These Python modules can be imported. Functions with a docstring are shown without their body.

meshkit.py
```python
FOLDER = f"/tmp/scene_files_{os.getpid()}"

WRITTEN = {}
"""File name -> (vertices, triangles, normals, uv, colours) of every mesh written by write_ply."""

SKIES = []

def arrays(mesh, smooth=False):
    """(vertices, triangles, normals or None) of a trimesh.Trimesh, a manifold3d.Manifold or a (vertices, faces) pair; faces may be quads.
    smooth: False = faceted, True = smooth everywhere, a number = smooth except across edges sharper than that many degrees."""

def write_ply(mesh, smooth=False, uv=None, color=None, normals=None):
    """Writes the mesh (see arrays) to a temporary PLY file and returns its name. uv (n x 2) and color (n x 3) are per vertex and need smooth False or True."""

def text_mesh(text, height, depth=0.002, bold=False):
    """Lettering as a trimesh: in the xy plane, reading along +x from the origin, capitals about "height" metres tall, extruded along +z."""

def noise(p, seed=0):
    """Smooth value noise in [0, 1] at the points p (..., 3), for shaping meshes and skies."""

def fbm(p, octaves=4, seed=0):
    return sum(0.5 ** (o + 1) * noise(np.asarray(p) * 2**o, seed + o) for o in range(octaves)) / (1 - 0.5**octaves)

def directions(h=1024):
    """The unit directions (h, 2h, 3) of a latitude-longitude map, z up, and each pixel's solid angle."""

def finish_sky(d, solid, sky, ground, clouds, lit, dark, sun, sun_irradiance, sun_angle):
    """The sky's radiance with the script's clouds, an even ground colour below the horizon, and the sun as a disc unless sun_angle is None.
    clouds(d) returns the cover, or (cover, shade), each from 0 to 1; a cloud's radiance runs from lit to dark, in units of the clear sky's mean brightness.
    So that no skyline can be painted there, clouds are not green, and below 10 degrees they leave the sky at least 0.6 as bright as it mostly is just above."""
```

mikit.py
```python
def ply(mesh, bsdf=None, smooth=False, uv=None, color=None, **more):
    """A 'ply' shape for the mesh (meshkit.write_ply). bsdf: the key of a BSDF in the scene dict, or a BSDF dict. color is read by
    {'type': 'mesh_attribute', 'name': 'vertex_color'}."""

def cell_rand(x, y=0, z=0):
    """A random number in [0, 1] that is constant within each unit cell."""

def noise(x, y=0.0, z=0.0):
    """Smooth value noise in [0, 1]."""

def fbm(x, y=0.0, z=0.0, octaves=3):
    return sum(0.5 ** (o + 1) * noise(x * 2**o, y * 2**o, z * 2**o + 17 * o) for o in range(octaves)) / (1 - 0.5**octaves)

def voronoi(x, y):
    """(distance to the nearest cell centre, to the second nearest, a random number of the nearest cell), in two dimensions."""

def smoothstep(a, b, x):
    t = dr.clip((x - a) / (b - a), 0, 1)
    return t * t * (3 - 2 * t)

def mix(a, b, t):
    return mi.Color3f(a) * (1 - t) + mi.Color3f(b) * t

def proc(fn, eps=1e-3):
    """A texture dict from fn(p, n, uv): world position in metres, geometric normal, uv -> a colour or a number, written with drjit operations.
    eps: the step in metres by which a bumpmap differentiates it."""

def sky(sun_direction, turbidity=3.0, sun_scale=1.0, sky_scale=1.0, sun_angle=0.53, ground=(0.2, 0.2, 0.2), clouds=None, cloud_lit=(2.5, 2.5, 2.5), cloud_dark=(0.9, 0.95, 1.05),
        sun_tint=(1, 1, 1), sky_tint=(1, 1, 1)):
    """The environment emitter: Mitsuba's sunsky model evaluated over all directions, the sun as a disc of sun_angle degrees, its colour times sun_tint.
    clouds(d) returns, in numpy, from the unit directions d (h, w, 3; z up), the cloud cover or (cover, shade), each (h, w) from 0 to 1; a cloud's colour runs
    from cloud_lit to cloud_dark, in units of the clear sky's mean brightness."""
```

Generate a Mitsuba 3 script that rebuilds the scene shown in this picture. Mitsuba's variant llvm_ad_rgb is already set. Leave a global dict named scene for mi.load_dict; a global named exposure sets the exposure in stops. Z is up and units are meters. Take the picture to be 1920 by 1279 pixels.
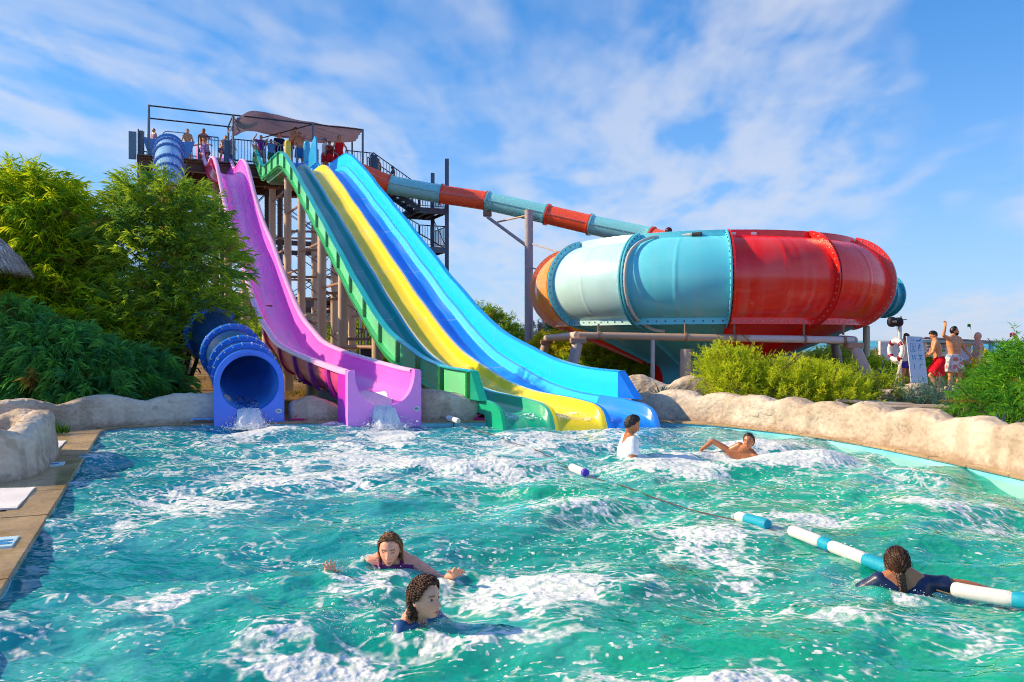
import math
import numpy as np, trimesh, mitsuba as mi, drjit as dr
import manifold3d as m3
from scipy.interpolate import PchipInterpolator
from scipy.spatial import cKDTree
from shapely.geometry import Polygon, Point, LineString, box as sbox
import shapely, shapely.affinity
import mikit, meshkit
from mikit import proc, noise, fbm, voronoi, smoothstep, mix
T = mi.ScalarTransform4f
scene, labels = {}, {}

# ---------------------------------------------------------------- camera, sky, exposure
scene['camera'] = {'type': 'perspective', 'fov': 65.24, 'fov_axis': 'x', 'near_clip': 0.05, 'far_clip': 60000.0,
                   'to_world': T().look_at(origin=[0, 0, 1.45], target=[0, 1, 1.45], up=[0, 0, 1])}
exposure = 2.5

def clouds(d):
    z = np.maximum(d[..., 2], 0.0)
    az = np.arctan2(d[..., 0], d[..., 1])
    el = np.arcsin(np.clip(d[..., 2], -1, 1))
    # cirrus on a high plane, seen in perspective: streaks run away from the viewer
    k = 1.0 / (z + 0.10)
    x, y = d[..., 0] * k, d[..., 1] * k
    sa, ca = math.sin(0.16), math.cos(0.16)
    u, v = x * sa + y * ca, x * ca - y * sa
    P = lambda a, b, s: np.stack([a, b, np.full_like(a, s)], -1)
    wx = meshkit.fbm(P(x * 0.9, y * 0.6, 3.0), 5, 5) - 0.5
    wy = meshkit.fbm(P(x * 0.9, y * 0.6, 9.0), 5, 6) - 0.5
    big = meshkit.fbm(P(u * 0.28 + 0.6 * wx + 2.3, v * 0.85 + 1.3 * wy + 4.25, 1.5), 5, 11)
    fib = meshkit.fbm(P(u * 2.4 + 3.2 * wx, v * 8.5 + 6.0 * wy, 4.2), 7, 21)
    puff = meshkit.fbm(P(x * 9.0 + 5 * wx, y * 6.0 + 5 * wy, 7.7), 6, 31)
    c = np.clip((big - 0.31) / 0.24, 0, 1) * np.clip((0.58 * fib + 0.42 * puff - 0.36) / 0.26, 0, 1) ** 1.25
    c = 0.86 * (1 - np.exp(-1.35 * c))
    low = np.exp(-np.maximum(el, 0) / 0.15)                      # thin veil towards the horizon
    c = 1 - (1 - c) * (1 - 0.80 * low)
    return np.clip(c, 0, 0.94), np.clip(0.04 + 0.9 * low, 0, 1)

SUN = np.array([-0.862, 0.05, 0.505]); SUN /= np.linalg.norm(SUN)
scene['sky'] = mikit.sky(SUN.tolist(), turbidity=2.2, sun_scale=0.74, sky_scale=1.0, sky_tint=(0.20, 0.70, 1.14), sun_tint=(1.06, 1.0, 0.87),
                         clouds=clouds, cloud_lit=(2.3, 2.36, 2.55), cloud_dark=(1.95, 2.06, 2.45), ground=(0.25, 0.24, 0.2))

# ---------------------------------------------------------------- helpers
rng = np.random.default_rng(7)
def srgb(h):
    c = np.array([int(h[i:i + 2], 16) for i in (1, 3, 5)]) / 255.0
    return np.where(c <= 0.04045, c / 12.92, ((c + 0.055) / 1.055) ** 2.4)
def num(name):
    """name, then name_001 ... : a free key"""
    used = lambda k: k in labels or k in scene or any(q.startswith(k + '__') for q in scene)
    if not used(name): return name
    i = 1
    while used(f'{name}_{i:03d}'): i += 1
    return f'{name}_{i:03d}'
PARTN = {}
def part(thing, name):
    k = f'{thing}__{name}'
    n = PARTN.get(k, -1) + 1; PARTN[k] = n
    return k if n == 0 else f'{k}_{n:03d}'
def L(key, label, cat=None, group=None, kind=None):
    d = labels.setdefault(key, {})
    if label: d['label'] = label
    if cat: d['category'] = cat
    if group: d['group'] = group
    if kind: d['kind'] = kind
    return key
def col_noise(v, base, amt=0.12, scale=2.0, seed=1, chalk=0.0):
    base = np.asarray(base, float)
    n = meshkit.fbm(v * scale, 3, seed)[:, None] - 0.5
    c = base * (1 + 2 * amt * n)
    if chalk:
        m = np.clip((meshkit.fbm(v * np.array([1.1, 1.1, 1.9]) * scale * 0.4, 4, seed + 9) - 0.45) * 3, 0, 1)[:, None] * chalk
        c = c * (1 - m) + m * (0.35 * base + 0.45 * (base.mean() + 0.12))
    return np.clip(c, 0.002, 0.95)
def add(key, mesh, mat, col=None, smooth=35, amt=0.1, scale=2.0, chalk=0.0, uv=None, stuff=False):
    v, f, n = meshkit.arrays(mesh, smooth)
    if col is None: c = None
    elif callable(col): c = col(v)
    else:
        col = np.asarray(col, float)
        c = col if col.ndim == 2 else col_noise(v, col, amt, scale, 1 + (hash_s(key) % 97), chalk)
    path = meshkit.write_ply((v, f), False, uv, c, normals=n)
    scene[key] = {'type': 'ply', 'filename': path, 'face_normals': n is None, 'bsdf': {'type': 'ref', 'id': mat}}
    if stuff: labels.setdefault(key, {})['kind'] = 'stuff'
    return key
def hash_s(s):
    h = 5381
    for ch in s: h = (h * 33 + ord(ch)) & 0xFFFFFF
    return h
def cat(ms):
    vs, fs, o = [], [], 0
    for m in ms:
        v, f = (m if isinstance(m, tuple) else (np.asarray(m.vertices), np.asarray(m.faces)))
        f = np.asarray(f)
        if f.shape[1] == 4: f = np.vstack([f[:, [0, 1, 2]], f[:, [0, 2, 3]]])
        vs.append(v); fs.append(f + o); o += len(v)
    return np.vstack(vs), np.vstack(fs)
def man(m):
    q = m.to_mesh(); return np.array(q.vert_properties[:, :3], float), np.array(q.tri_verts, int)
def grid(P, cu=False, cv=False):
    """(nu, nv, 3) points -> quads"""
    nu, nv = P.shape[:2]
    i = np.arange(nu if cu else nu - 1)[:, None]; j = np.arange(nv if cv else nv - 1)[None, :]
    a = i * nv + j; b = ((i + 1) % nu) * nv + j; c = ((i + 1) % nu) * nv + (j + 1) % nv; d = i * nv + (j + 1) % nv
    q = np.stack([a, b, c, d], -1).reshape(-1, 4)
    return P.reshape(-1, 3), np.vstack([q[:, [0, 1, 2]], q[:, [0, 2, 3]]])
def flip(m): return m[0], m[1][:, ::-1]
def tube(path, r, n=10, caps=True, closed=False):
    p = np.asarray(path, float); r = np.broadcast_to(r, (len(p),)).astype(float)
    t = np.gradient(p, axis=0) if not closed else np.roll(p, -1, 0) - np.roll(p, 1, 0)
    t /= np.linalg.norm(t, axis=1, keepdims=True) + 1e-12
    a = np.cross(t[0], [0, 0, 1.0] if abs(t[0, 2]) < 0.9 else [1.0, 0, 0]); a /= np.linalg.norm(a)
    A = [a]
    for k in range(1, len(p)):
        a = a - t[k] * (a @ t[k]); a /= np.linalg.norm(a) + 1e-12; A.append(a)
    A = np.array(A); B = np.cross(t, A)
    th = np.arange(n) * 2 * np.pi / n
    P = p[:, None] + r[:, None, None] * (np.cos(th)[None, :, None] * A[:, None] + np.sin(th)[None, :, None] * B[:, None])
    v, f = grid(P, closed, True)
    f = f[:, ::-1]
    if caps and not closed:
        m0, m1 = len(v), len(v) + 1
        v = np.vstack([v, p[0], p[-1]]); j = np.arange(n); e = (len(p) - 1) * n
        f = np.vstack([f, np.stack([j, (j + 1) % n, j * 0 + m0], 1)[:, ::-1], np.stack([e + j, e + (j + 1) % n, j * 0 + m1], 1)])
    return v, f
def bar(p, q, r, n=8): return tube([p, q], r, n)
def hull(pts): return man(m3.Manifold.hull_points(np.asarray(pts, float)))
def cbox(c, s, ch=0.01, ax=None):
    """box with chamfered edges: centre, full size, chamfer, rows of ax = its axes"""
    s = np.asarray(s, float) / 2; ch = min(ch, 0.45 * s.min())
    pts = []
    for sx in (-1, 1):
        for sy in (-1, 1):
            for sz in (-1, 1):
                for k in range(3):
                    q = np.array([sx, sy, sz]) * s; q = q - np.array([sx, sy, sz]) * ch * (np.arange(3) != k); pts.append(q)
    pts = np.array(pts)
    if ax is not None: pts = pts @ np.asarray(ax, float)
    return hull(pts + np.asarray(c, float))
def beam(p, q, wd, ht, ch=0.006):
    p, q = np.asarray(p, float), np.asarray(q, float); t = q - p; l = np.linalg.norm(t); t = t / l
    sd = np.cross(t, [0, 0, 1.0]); sd = np.array([1.0, 0, 0]) if np.linalg.norm(sd) < 1e-3 else sd / np.linalg.norm(sd)
    return cbox((p + q) / 2, (l, wd, ht), ch, [t, sd, np.cross(sd, t)])
def extrude(poly, d, org, ax, ay, az):
    """shapely polygon in (ax, ay), extruded by d along az from org"""
    m = trimesh.creation.extrude_polygon(poly, d, engine='earcut')
    v = np.asarray(m.vertices) @ np.array([ax, ay, az], float) + np.asarray(org, float)
    f = np.asarray(m.faces)
    if np.dot(np.cross(ax, ay), az) < 0: f = f[:, ::-1]
    return v, f
def sphere(c, r, n=2):
    m = trimesh.creation.icosphere(n, 1.0)
    return np.asarray(m.vertices) * r + np.asarray(c, float), np.asarray(m.faces)
ICO1 = trimesh.creation.icosphere(1, 1.0); ICO0 = trimesh.creation.icosphere(0, 1.0)
def balls(C, R, lo=True):
    m = ICO0 if lo else ICO1
    C = np.asarray(C, float); R = np.broadcast_to(R, (len(C),))
    v = C[:, None] + R[:, None, None] * np.asarray(m.vertices)[None]
    f = np.asarray(m.faces)[None] + (np.arange(len(C)) * len(m.vertices))[:, None, None]
    return v.reshape(-1, 3), f.reshape(-1, 3)

# ---------------------------------------------------------------- materials
VC = {'type': 'mesh_attribute', 'name': 'vertex_color'}
def two(b): return {'type': 'twosided', 'bsdf': b}
scene['gelcoat'] = two({'type': 'principled', 'base_color': VC, 'roughness': 0.24, 'specular': 0.55, 'clearcoat': 1.0, 'clearcoat_gloss': 0.95})
scene['paint'] = two({'type': 'principled', 'base_color': VC, 'roughness': 0.45, 'specular': 0.4})
scene['steel'] = two({'type': 'principled', 'base_color': VC, 'roughness': 0.4, 'metallic': 0.55, 'specular': 0.5})
scene['matte'] = two({'type': 'diffuse', 'reflectance': VC})
scene['cloth'] = two({'type': 'principled', 'base_color': VC, 'roughness': 0.85, 'specular': 0.2, 'sheen': 0.3})
scene['wetcloth'] = two({'type': 'principled', 'base_color': VC, 'roughness': 0.38, 'specular': 0.5})
scene['skin'] = two({'type': 'principled', 'base_color': VC, 'roughness': 0.42, 'specular': 0.45})
scene['wetskin'] = two({'type': 'principled', 'base_color': VC, 'roughness': 0.36, 'specular': 0.5, 'clearcoat': 0.45, 'clearcoat_gloss': 0.9})
scene['hair'] = two({'type': 'principled', 'base_color': VC, 'roughness': 0.4, 'specular': 0.5})
scene['leaf'] = {'type': 'principledthin', 'base_color': VC, 'roughness': 0.5, 'diff_trans': 1.0}
scene['sailcloth'] = {'type': 'principledthin', 'base_color': VC, 'roughness': 0.8, 'diff_trans': 0.55}
scene['frp'] = {'type': 'principledthin', 'base_color': VC, 'roughness': 0.25, 'diff_trans': 0.8, 'eta': 1.5}
scene['rubber'] = two({'type': 'principled', 'base_color': VC, 'roughness': 0.6, 'specular': 0.4})

def f_plaster(p, n, uv):
    big = fbm(p.x * 1.3, p.y * 1.3, p.z * 2.0, 4)
    fine = fbm(p.x * 22, p.y * 22, p.z * 22, 3)
    spk = smoothstep(0.60, 0.72, noise(p.x * 26, p.y * 30, p.z * 30)) * smoothstep(0.42, 0.62, big)
    base = mix((0.70, 0.61, 0.50), (0.52, 0.43, 0.34), smoothstep(0.35, 0.7, big))
    base = base * (0.78 + 0.44 * fine)
    streak = smoothstep(0.55, 0.8, noise(p.x * 7, p.y * 7, p.z * 0.8))
    base = mix(base, (0.30, 0.22, 0.15), 0.35 * streak + 0.30 * spk)
    pit = smoothstep(0.70, 0.76, noise(p.x * 11, p.y * 11, p.z * 9)) * smoothstep(0.5, 0.7, noise(p.x * 1.9, p.y * 1.9, p.z * 3 + 4))
    base = mix(base, (0.26, 0.18, 0.11), 0.35 * pit)
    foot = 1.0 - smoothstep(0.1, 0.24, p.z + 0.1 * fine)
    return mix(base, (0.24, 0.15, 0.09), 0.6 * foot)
def b_plaster(p, n, uv):
    return fbm(p.x * 14, p.y * 14, p.z * 14, 4) - 0.3 * (1 - smoothstep(0.0, 0.035, dr.abs(fbm(p.x * 2.6, p.y * 2.6, p.z * 2.6, 4) - 0.5))) * smoothstep(0.45, 0.6, noise(p.x * 1.1, p.y * 1.1, p.z * 1.7))
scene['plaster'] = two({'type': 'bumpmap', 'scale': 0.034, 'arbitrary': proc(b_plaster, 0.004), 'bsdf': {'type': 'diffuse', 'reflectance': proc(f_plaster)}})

def f_soil(p, n, uv):
    a = fbm(p.x * 0.8, p.y * 0.8, 0.0, 4); b = fbm(p.x * 9, p.y * 9, 2.0, 4); g = noise(p.x * 40, p.y * 40, 1.0)
    c = mix((0.36, 0.26, 0.17), (0.20, 0.13, 0.075), smoothstep(0.3, 0.7, a))
    return mix(c, (0.12, 0.09, 0.045), smoothstep(0.5, 0.8, b)) * (0.75 + 0.5 * g)
scene['soil'] = two({'type': 'diffuse', 'reflectance': proc(f_soil)})
def f_slab(p, n, uv):
    a = fbm(p.x * 1.7, p.y * 1.7, 0.3, 4); w = fbm(p.x * 5 + 3, p.y * 2 + 3, 0.0, 3); g = fbm(p.x * 45, p.y * 45, 0.0, 2)
    c = mix((0.40, 0.29, 0.16), (0.27, 0.19, 0.10), smoothstep(0.3, 0.7, a))
    return c * (0.62 + 0.4 * g + 0.35 * w)
def r_slab(p, n, uv):
    return 0.12 + 0.55 * smoothstep(0.42, 0.62, fbm(p.x * 2.2, p.y * 1.3, 5.0, 3))
scene['slabstone'] = two({'type': 'principled', 'base_color': proc(f_slab), 'roughness': proc(r_slab), 'specular': 0.45})
def f_liner(p, n, uv):
    a = fbm(p.x * 2, p.y * 2, p.z * 6, 3)
    c = mix((0.16, 0.60, 0.74), (0.30, 0.72, 0.80), smoothstep(0.3, 0.7, a))
    return mix(c, (0.30, 0.42, 0.36), 0.5 * (1 - smoothstep(-0.02, 0.03, p.z + 0.04 * a)))
scene['liner'] = two({'type': 'principled', 'base_color': proc(f_liner), 'roughness': 0.35, 'specular': 0.4})
def f_conc(p, n, uv):
    a = fbm(p.x * 2.5, p.y * 2.5, p.z * 1.2, 4); b = fbm(p.x * 30, p.y * 30, p.z * 30, 2)
    return mix((0.50, 0.44, 0.38), (0.36, 0.29, 0.24), smoothstep(0.35, 0.7, a)) * (0.75 + 0.5 * b)
scene['concrete'] = two({'type': 'diffuse', 'reflectance': proc(f_conc)})
# ---------------------------------------------------------------- pool outline (metres; z = 0 is the still water)
POOL = np.array([(-1.2, 0.62), (-2.88, 4.5), (-4.75, 8.7), (-6.35, 12.3), (-6.42, 12.62), (-6.28, 12.86), (-5.95, 13.05), (-4.93, 13.37), (-3.26, 13.62), (-0.9, 13.74), (1.2, 13.84), (2.2, 13.84),
                 (2.85, 13.63), (3.36, 13.28), (3.75, 12.73), (4.15, 12.1), (4.54, 11.34), (4.83, 10.3), (5.02, 9.2), (5.17, 8.08), (5.34, 6.4), (5.45, 4.5), (5.5, 2.5), (5.5, 0.62)])
def resample(pts, step, closed=False):
    p = np.asarray(pts, float)
    if closed: p = np.vstack([p, p[:1]])
    d = np.r_[0, np.cumsum(np.linalg.norm(np.diff(p, axis=0), axis=1))]
    n = max(2, int(round(d[-1] / step)) + 1)
    s = np.linspace(0, d[-1], n)
    q = np.stack([np.interp(s, d, p[:, k]) for k in range(p.shape[1])], 1)
    return q[:-1] if closed else q
def smooth_path(p, it=6, closed=False):
    p = np.array(p, float)
    for _ in range(it):
        q = p.copy()
        if closed: q = 0.5 * p + 0.25 * (np.roll(p, 1, 0) + np.roll(p, -1, 0))
        else: q[1:-1] = 0.5 * p[1:-1] + 0.25 * (p[:-2] + p[2:])
        p = q
    return p
edge = smooth_path(resample(POOL, 0.15, True), 3, True)
pool_poly = Polygon(edge)
def flat(poly, z):
    v, f = trimesh.creation.triangulate_polygon(poly, engine='earcut')
    return np.c_[v, np.full(len(v), z)], f
def up(m):
    v, f = m
    n = np.cross(v[f[0, 1]] - v[f[0, 0]], v[f[0, 2]] - v[f[0, 0]])
    return m if n[2] > 0 else (v, f[:, ::-1])

# ground: one sheet round the pool, out to the shore
gpoly = sbox(-260, -25, 320, 78).difference(pool_poly.buffer(0.1))
gv, gf = trimesh.creation.triangulate_polygon(gpoly, engine='earcut')
shore = np.array([(-260, 78, 0.06), (320, 78, 0.06), (320, 96, -2.0), (-260, 96, -2.0)])
add('ground', cat([up((np.c_[gv, np.full(len(gv), 0.06)], gf)), (shore, np.array([[0, 1, 2], [0, 2, 3]]))]), 'soil', smooth=False)
L('ground', 'dry brown soil round the pool and under the slides', kind='structure')
def f_sea(p, n, uv):
    a = fbm(p.x * 0.05, p.y * 0.012, 0.0, 4)
    return mix((0.01, 0.20, 0.30), (0.03, 0.33, 0.42), smoothstep(0.35, 0.65, a))
scene['seawater'] = {'type': 'principled', 'base_color': proc(f_sea), 'roughness': 0.35, 'specular': 0.3}
add('sea', (np.array([(-30000, 84, -1.0), (30000, 84, -1.0), (30000, 45000, -1.0), (-30000, 45000, -1.0)]), np.array([[0, 1, 2], [0, 2, 3]])), 'seawater', smooth=False)
L('sea', 'turquoise sea reaching the horizon behind the bushes', kind='structure')

# pool basin: wall and floor
ring = np.array(pool_poly.exterior.coords)[:-1]
if pool_poly.exterior.is_ccw: ring = ring[::-1]
out_ring = np.array(pool_poly.buffer(0.12).exterior.coords)
wall = np.stack([np.c_[ring, np.full(len(ring), z)] for z in (0.055, 0.03, 0.0, -0.05, -1.2)], 1)
add('pool_basin', cat([grid(wall, cu=True), up(flat(pool_poly.buffer(0.05), -1.2))]), 'liner', smooth=30)
L('pool_basin', 'pale cyan painted pool wall and floor', kind='structure')

# ---------------------------------------------------------------- water
FOAM = [(-2.99, 7.12, 0.57, 0.7, 1), (-2.23, 8.35, 0.78, 0.81, 0.8), (-1.64, 9.44, 1.26, 1.04, 0.8), (-0.48, 9.04, 0.9, 0.95, 0.9), (0.18, 4.62, 0.52, 0.45, 1.2), (-0.8, 4.62, 0.4, 0.25, 0.8),
        (1.49, 5.72, 0.38, 0.69, 1.05), (1.32, 4.83, 0.19, 0.32, 0.8), (-0.88, 3.68, 0.39, 0.22, 1.15), (3.42, 9.86, 0.92, 1.13, 1), (1.82, 9.44, 0.69, 1.25, 1), (0.3, 11.13, 1.48, 1.15, 0.75),
        (2.33, 6.48, 0.43, 0.29, 0.8), (3.8, 6.79, 0.54, 0.64, 0.6), (2.39, 4.02, 0.27, 0.3, 0.9), (1.02, 3.49, 0.51, 0.11, 0.95), (-1.86, 4.43, 0.15, 0.23, 0.8), (-0.26, 3.92, 0.44, 0.07, 0.95),
        (-1.94, 12.39, 0.5, 1.07, 1), (-4.12, 12.61, 0.42, 0.88, 1), (-2.48, 10.33, 1.52, 1.24, 0.5), (0.86, 6.79, 1.45, 1.08, 0.3), (1.82, 4.26, 0.43, 0.29, 0.6), (0.83, 12.39, 0.99, 0.71, 0.6),
        (-2.94, 6.21, 0.25, 0.36, 0.45), (4.46, 9.04, 0.36, 0.76, 0.5)]
BATHERS = [(-0.763, 5.06, 0.17), (-0.53, 4.12, 0.17), (2.30, 4.70, 0.17), (1.42, 9.98, 0.2), (2.97, 10.3, 0.25), (-1.0, 4.8, 0.06), (-0.45, 4.8, 0.06)]
FOAM += [(-0.76, 4.86, 0.22, 0.07, 0.75), (-0.62, 3.95, 0.22, 0.05, 0.7), (2.28, 4.52, 0.25, 0.06, 0.7), (1.45, 9.75, 0.3, 0.14, 1.0), (2.9, 10.0, 0.5, 0.2, 1.2), (-1.0, 4.72, 0.08, 0.05, 0.8), (-0.40, 4.8, 0.1, 0.05, 0.8)]
wr = np.random.default_rng(42)
NW = 46
lam = np.exp(wr.uniform(math.log(0.16), math.log(2.3), NW))
wdir = wr.normal(1.9, 0.85, NW); wph = wr.uniform(0, 6.28, NW)
wamp = 0.0072 * lam ** 1.0 * wr.uniform(0.5, 1.3, NW) * np.where((lam > 0.22) & (lam < 0.9), 1.35, 1.0)
def wave(x, y):
    """height of the water surface (numpy)"""
    p = np.stack([x, y, np.zeros_like(x)], -1)
    w1 = 0.35 * (meshkit.fbm(p * 0.9, 3, 3) - 0.5); w2 = 0.35 * (meshkit.fbm(p * 0.9 + 7.0, 3, 4) - 0.5)
    h = np.zeros_like(x)
    xs, ys = x + w1, y + w2
    for l, d, ph, a in zip(lam, wdir, wph, wamp):
        t = 2 * np.pi / l * (xs * math.cos(d) + ys * math.sin(d)) + ph
        h += a * (0.6 * np.sin(t) + 0.8 * (0.55 - np.abs(np.sin(0.5 * t)))) if l < 0.9 else a * (np.sin(t) + 0.25 * np.cos(2 * t))
    gain = 0.55 + 0.9 * meshkit.fbm(p * 0.45 + 2.0, 2, 8)
    h *= gain
    h += 0.012 * (np.abs(meshkit.fbm(p * 6.5, 3, 12) - 0.5) * -2 + 0.5)
    for bx, by, amp, sx, sy in ((3.75, 9.4, 0.15, 0.6, 0.4), (2.9, 9.2, 0.05, 0.5, 0.5), (3.9, 7.6, 0.08, 0.5, 0.4), (-0.45, 9.0, 0.07, 0.8, 0.3), (1.9, 9.2, 0.05, 0.7, 0.4), (-1.4, 8.4, 0.06, 0.9, 0.25), (0.2, 4.75, 0.03, 0.5, 0.2)):
        h += amp * np.exp(-((x - bx) / sx) ** 2 - ((y - by) / sy) ** 2)
    for bx, by, rr in BATHERS:
        d_ = np.hypot(x - bx, y - by); h += 0.016 * np.cos(21 * (d_ - rr)) * np.exp(-np.abs(d_ - rr) / 0.28) * np.clip(1.6 - d_, 0, 1)
    h += 0.025 * np.clip((-0.435 * y - 0.9 + 0.9 - x) / 1.0, 0, 1)
    h -= 0.07 * np.clip((x - 3.6) / 1.2, 0, 1) * np.clip((12.5 - y) / 2, 0, 1)
    return h
def f_wbase(p, n, uv):
    a = fbm(p.x * 0.55 + 3.1, p.y * 0.55, 0.0, 3)
    aer = fbm(p.x * 1.6, p.y * 1.3 + 5.0, 1.0, 4)
    c = mix((0.004, 0.30, 0.205), (0.006, 0.40, 0.235), smoothstep(0.3, 0.7, a))
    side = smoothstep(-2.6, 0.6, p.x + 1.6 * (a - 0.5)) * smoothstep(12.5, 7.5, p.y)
    c = mix(mi.Color3f(0.005, 0.24, 0.33), c, 0.1 + 0.9 * side)  # left and far water bluer: sky reflection put into the base colour
    return mix(c, (0.06, 0.46, 0.43), 0.6 * smoothstep(0.52, 0.76, aer))
def f_foam(p, n, uv):
    x, y = p.x, p.y
    w1, w2 = fbm(x * 1.4, y * 1.4, 4.0, 3) - 0.5, fbm(x * 1.4, y * 1.4, 8.0, 3) - 0.5
    qx, qy = x + 0.55 * w1, y + 0.55 * w2
    m = mi.Float(0.0)
    for bx, by, sx, sy, s in FOAM:
        m = dr.maximum(m, s * dr.exp(-(dr.square((qx - bx) / sx) + dr.square((qy - by) / sy))))
    far = smoothstep(5.5, 9.5, y)
    fx, fy = qx + 0.12 * (noise(x * 9, y * 9, 2.0) - 0.5), qy + 0.12 * (noise(x * 9, y * 9, 5.0) - 0.5)
    big = fbm(fx * 0.95, fy * 1.15, 0.7, 4)
    r1 = 1.0 - dr.abs(2 * fbm(fx * 3.1, fy * 4.2, 2.0, 3) - 1.0)
    r2 = 1.0 - dr.abs(2 * noise(fx * 11, fy * 13, 3.0) - 1.0)
    fleck = noise(x * 34 + 3 * w1, y * 44, 6.0)
    str_ = 1.0 - dr.abs(2 * fbm(qx * 1.5 + 0.9 * w2, qy * 4.6 + 2.0 * w1, 12.0, 4) - 1.0)      # drawn-out streaks
    v = 0.50 * m + 0.50 * (big - 0.5) + 0.36 * (r1 - 0.72) + 0.24 * (r2 - 0.6) + 0.17 * (fleck - 0.5) + 0.08 * far + 0.34 * (str_ - 0.78) + 0.3 * smoothstep(0.03, 0.12, p.z)
    thick = smoothstep(0.30, 0.42, v)
    lace = 0.62 * smoothstep(0.14, 0.28, v) * smoothstep(0.50, 0.74, noise(x * 30, y * 42, 1.5) * 0.5 + r2 * 0.5)
    dots = 0.75 * smoothstep(0.76, 0.82, noise(x * 34 + 11, y * 52, 9.0)) * smoothstep(-0.10, 0.10, v) * smoothstep(0.4, 0.6, noise(x * 3.3, y * 3.9, 13.0))
    return dr.clip(dr.maximum(dr.maximum(thick * (0.72 + 0.28 * smoothstep(0.3, 0.5, fleck)), lace), dots), 0, 1)
def b_water(p, n, uv):
    w = fbm(p.x * 2, p.y * 2, 0.0, 2)
    return noise(p.x * 9 + 2 * w, p.y * 13, 1.0) + 0.45 * noise(p.x * 21, p.y * 30 + 3 * w, 2.0) + 0.2 * noise(p.x * 48, p.y * 60, 3.0)
def b_foam(p, n, uv): return fbm(p.x * 26, p.y * 26, 1.0, 3)
scene['poolwater'] = {'type': 'blendbsdf', 'weight': proc(f_foam),
    'bsdf_0': {'type': 'bumpmap', 'scale': 0.010, 'arbitrary': proc(b_water, 0.006), 'bsdf': {'type': 'principled', 'base_color': proc(f_wbase), 'roughness': 0.04, 'specular': 0.5}},
    'bsdf_1': {'type': 'bumpmap', 'scale': 0.02, 'arbitrary': proc(b_foam, 0.006), 'bsdf': {'type': 'diffuse', 'reflectance': {'type': 'rgb', 'value': [0.80, 0.86, 0.88]}}}}
ys = [0.55]
while ys[-1] < 14.0: ys.append(ys[-1] + (0.045 if ys[-1] < 3.2 else 0.0046 * ys[-1]))
ys = np.array(ys); xs = np.arange(-6.7, 5.75, 0.021)
GX, GY = np.meshgrid(xs, ys)
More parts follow.
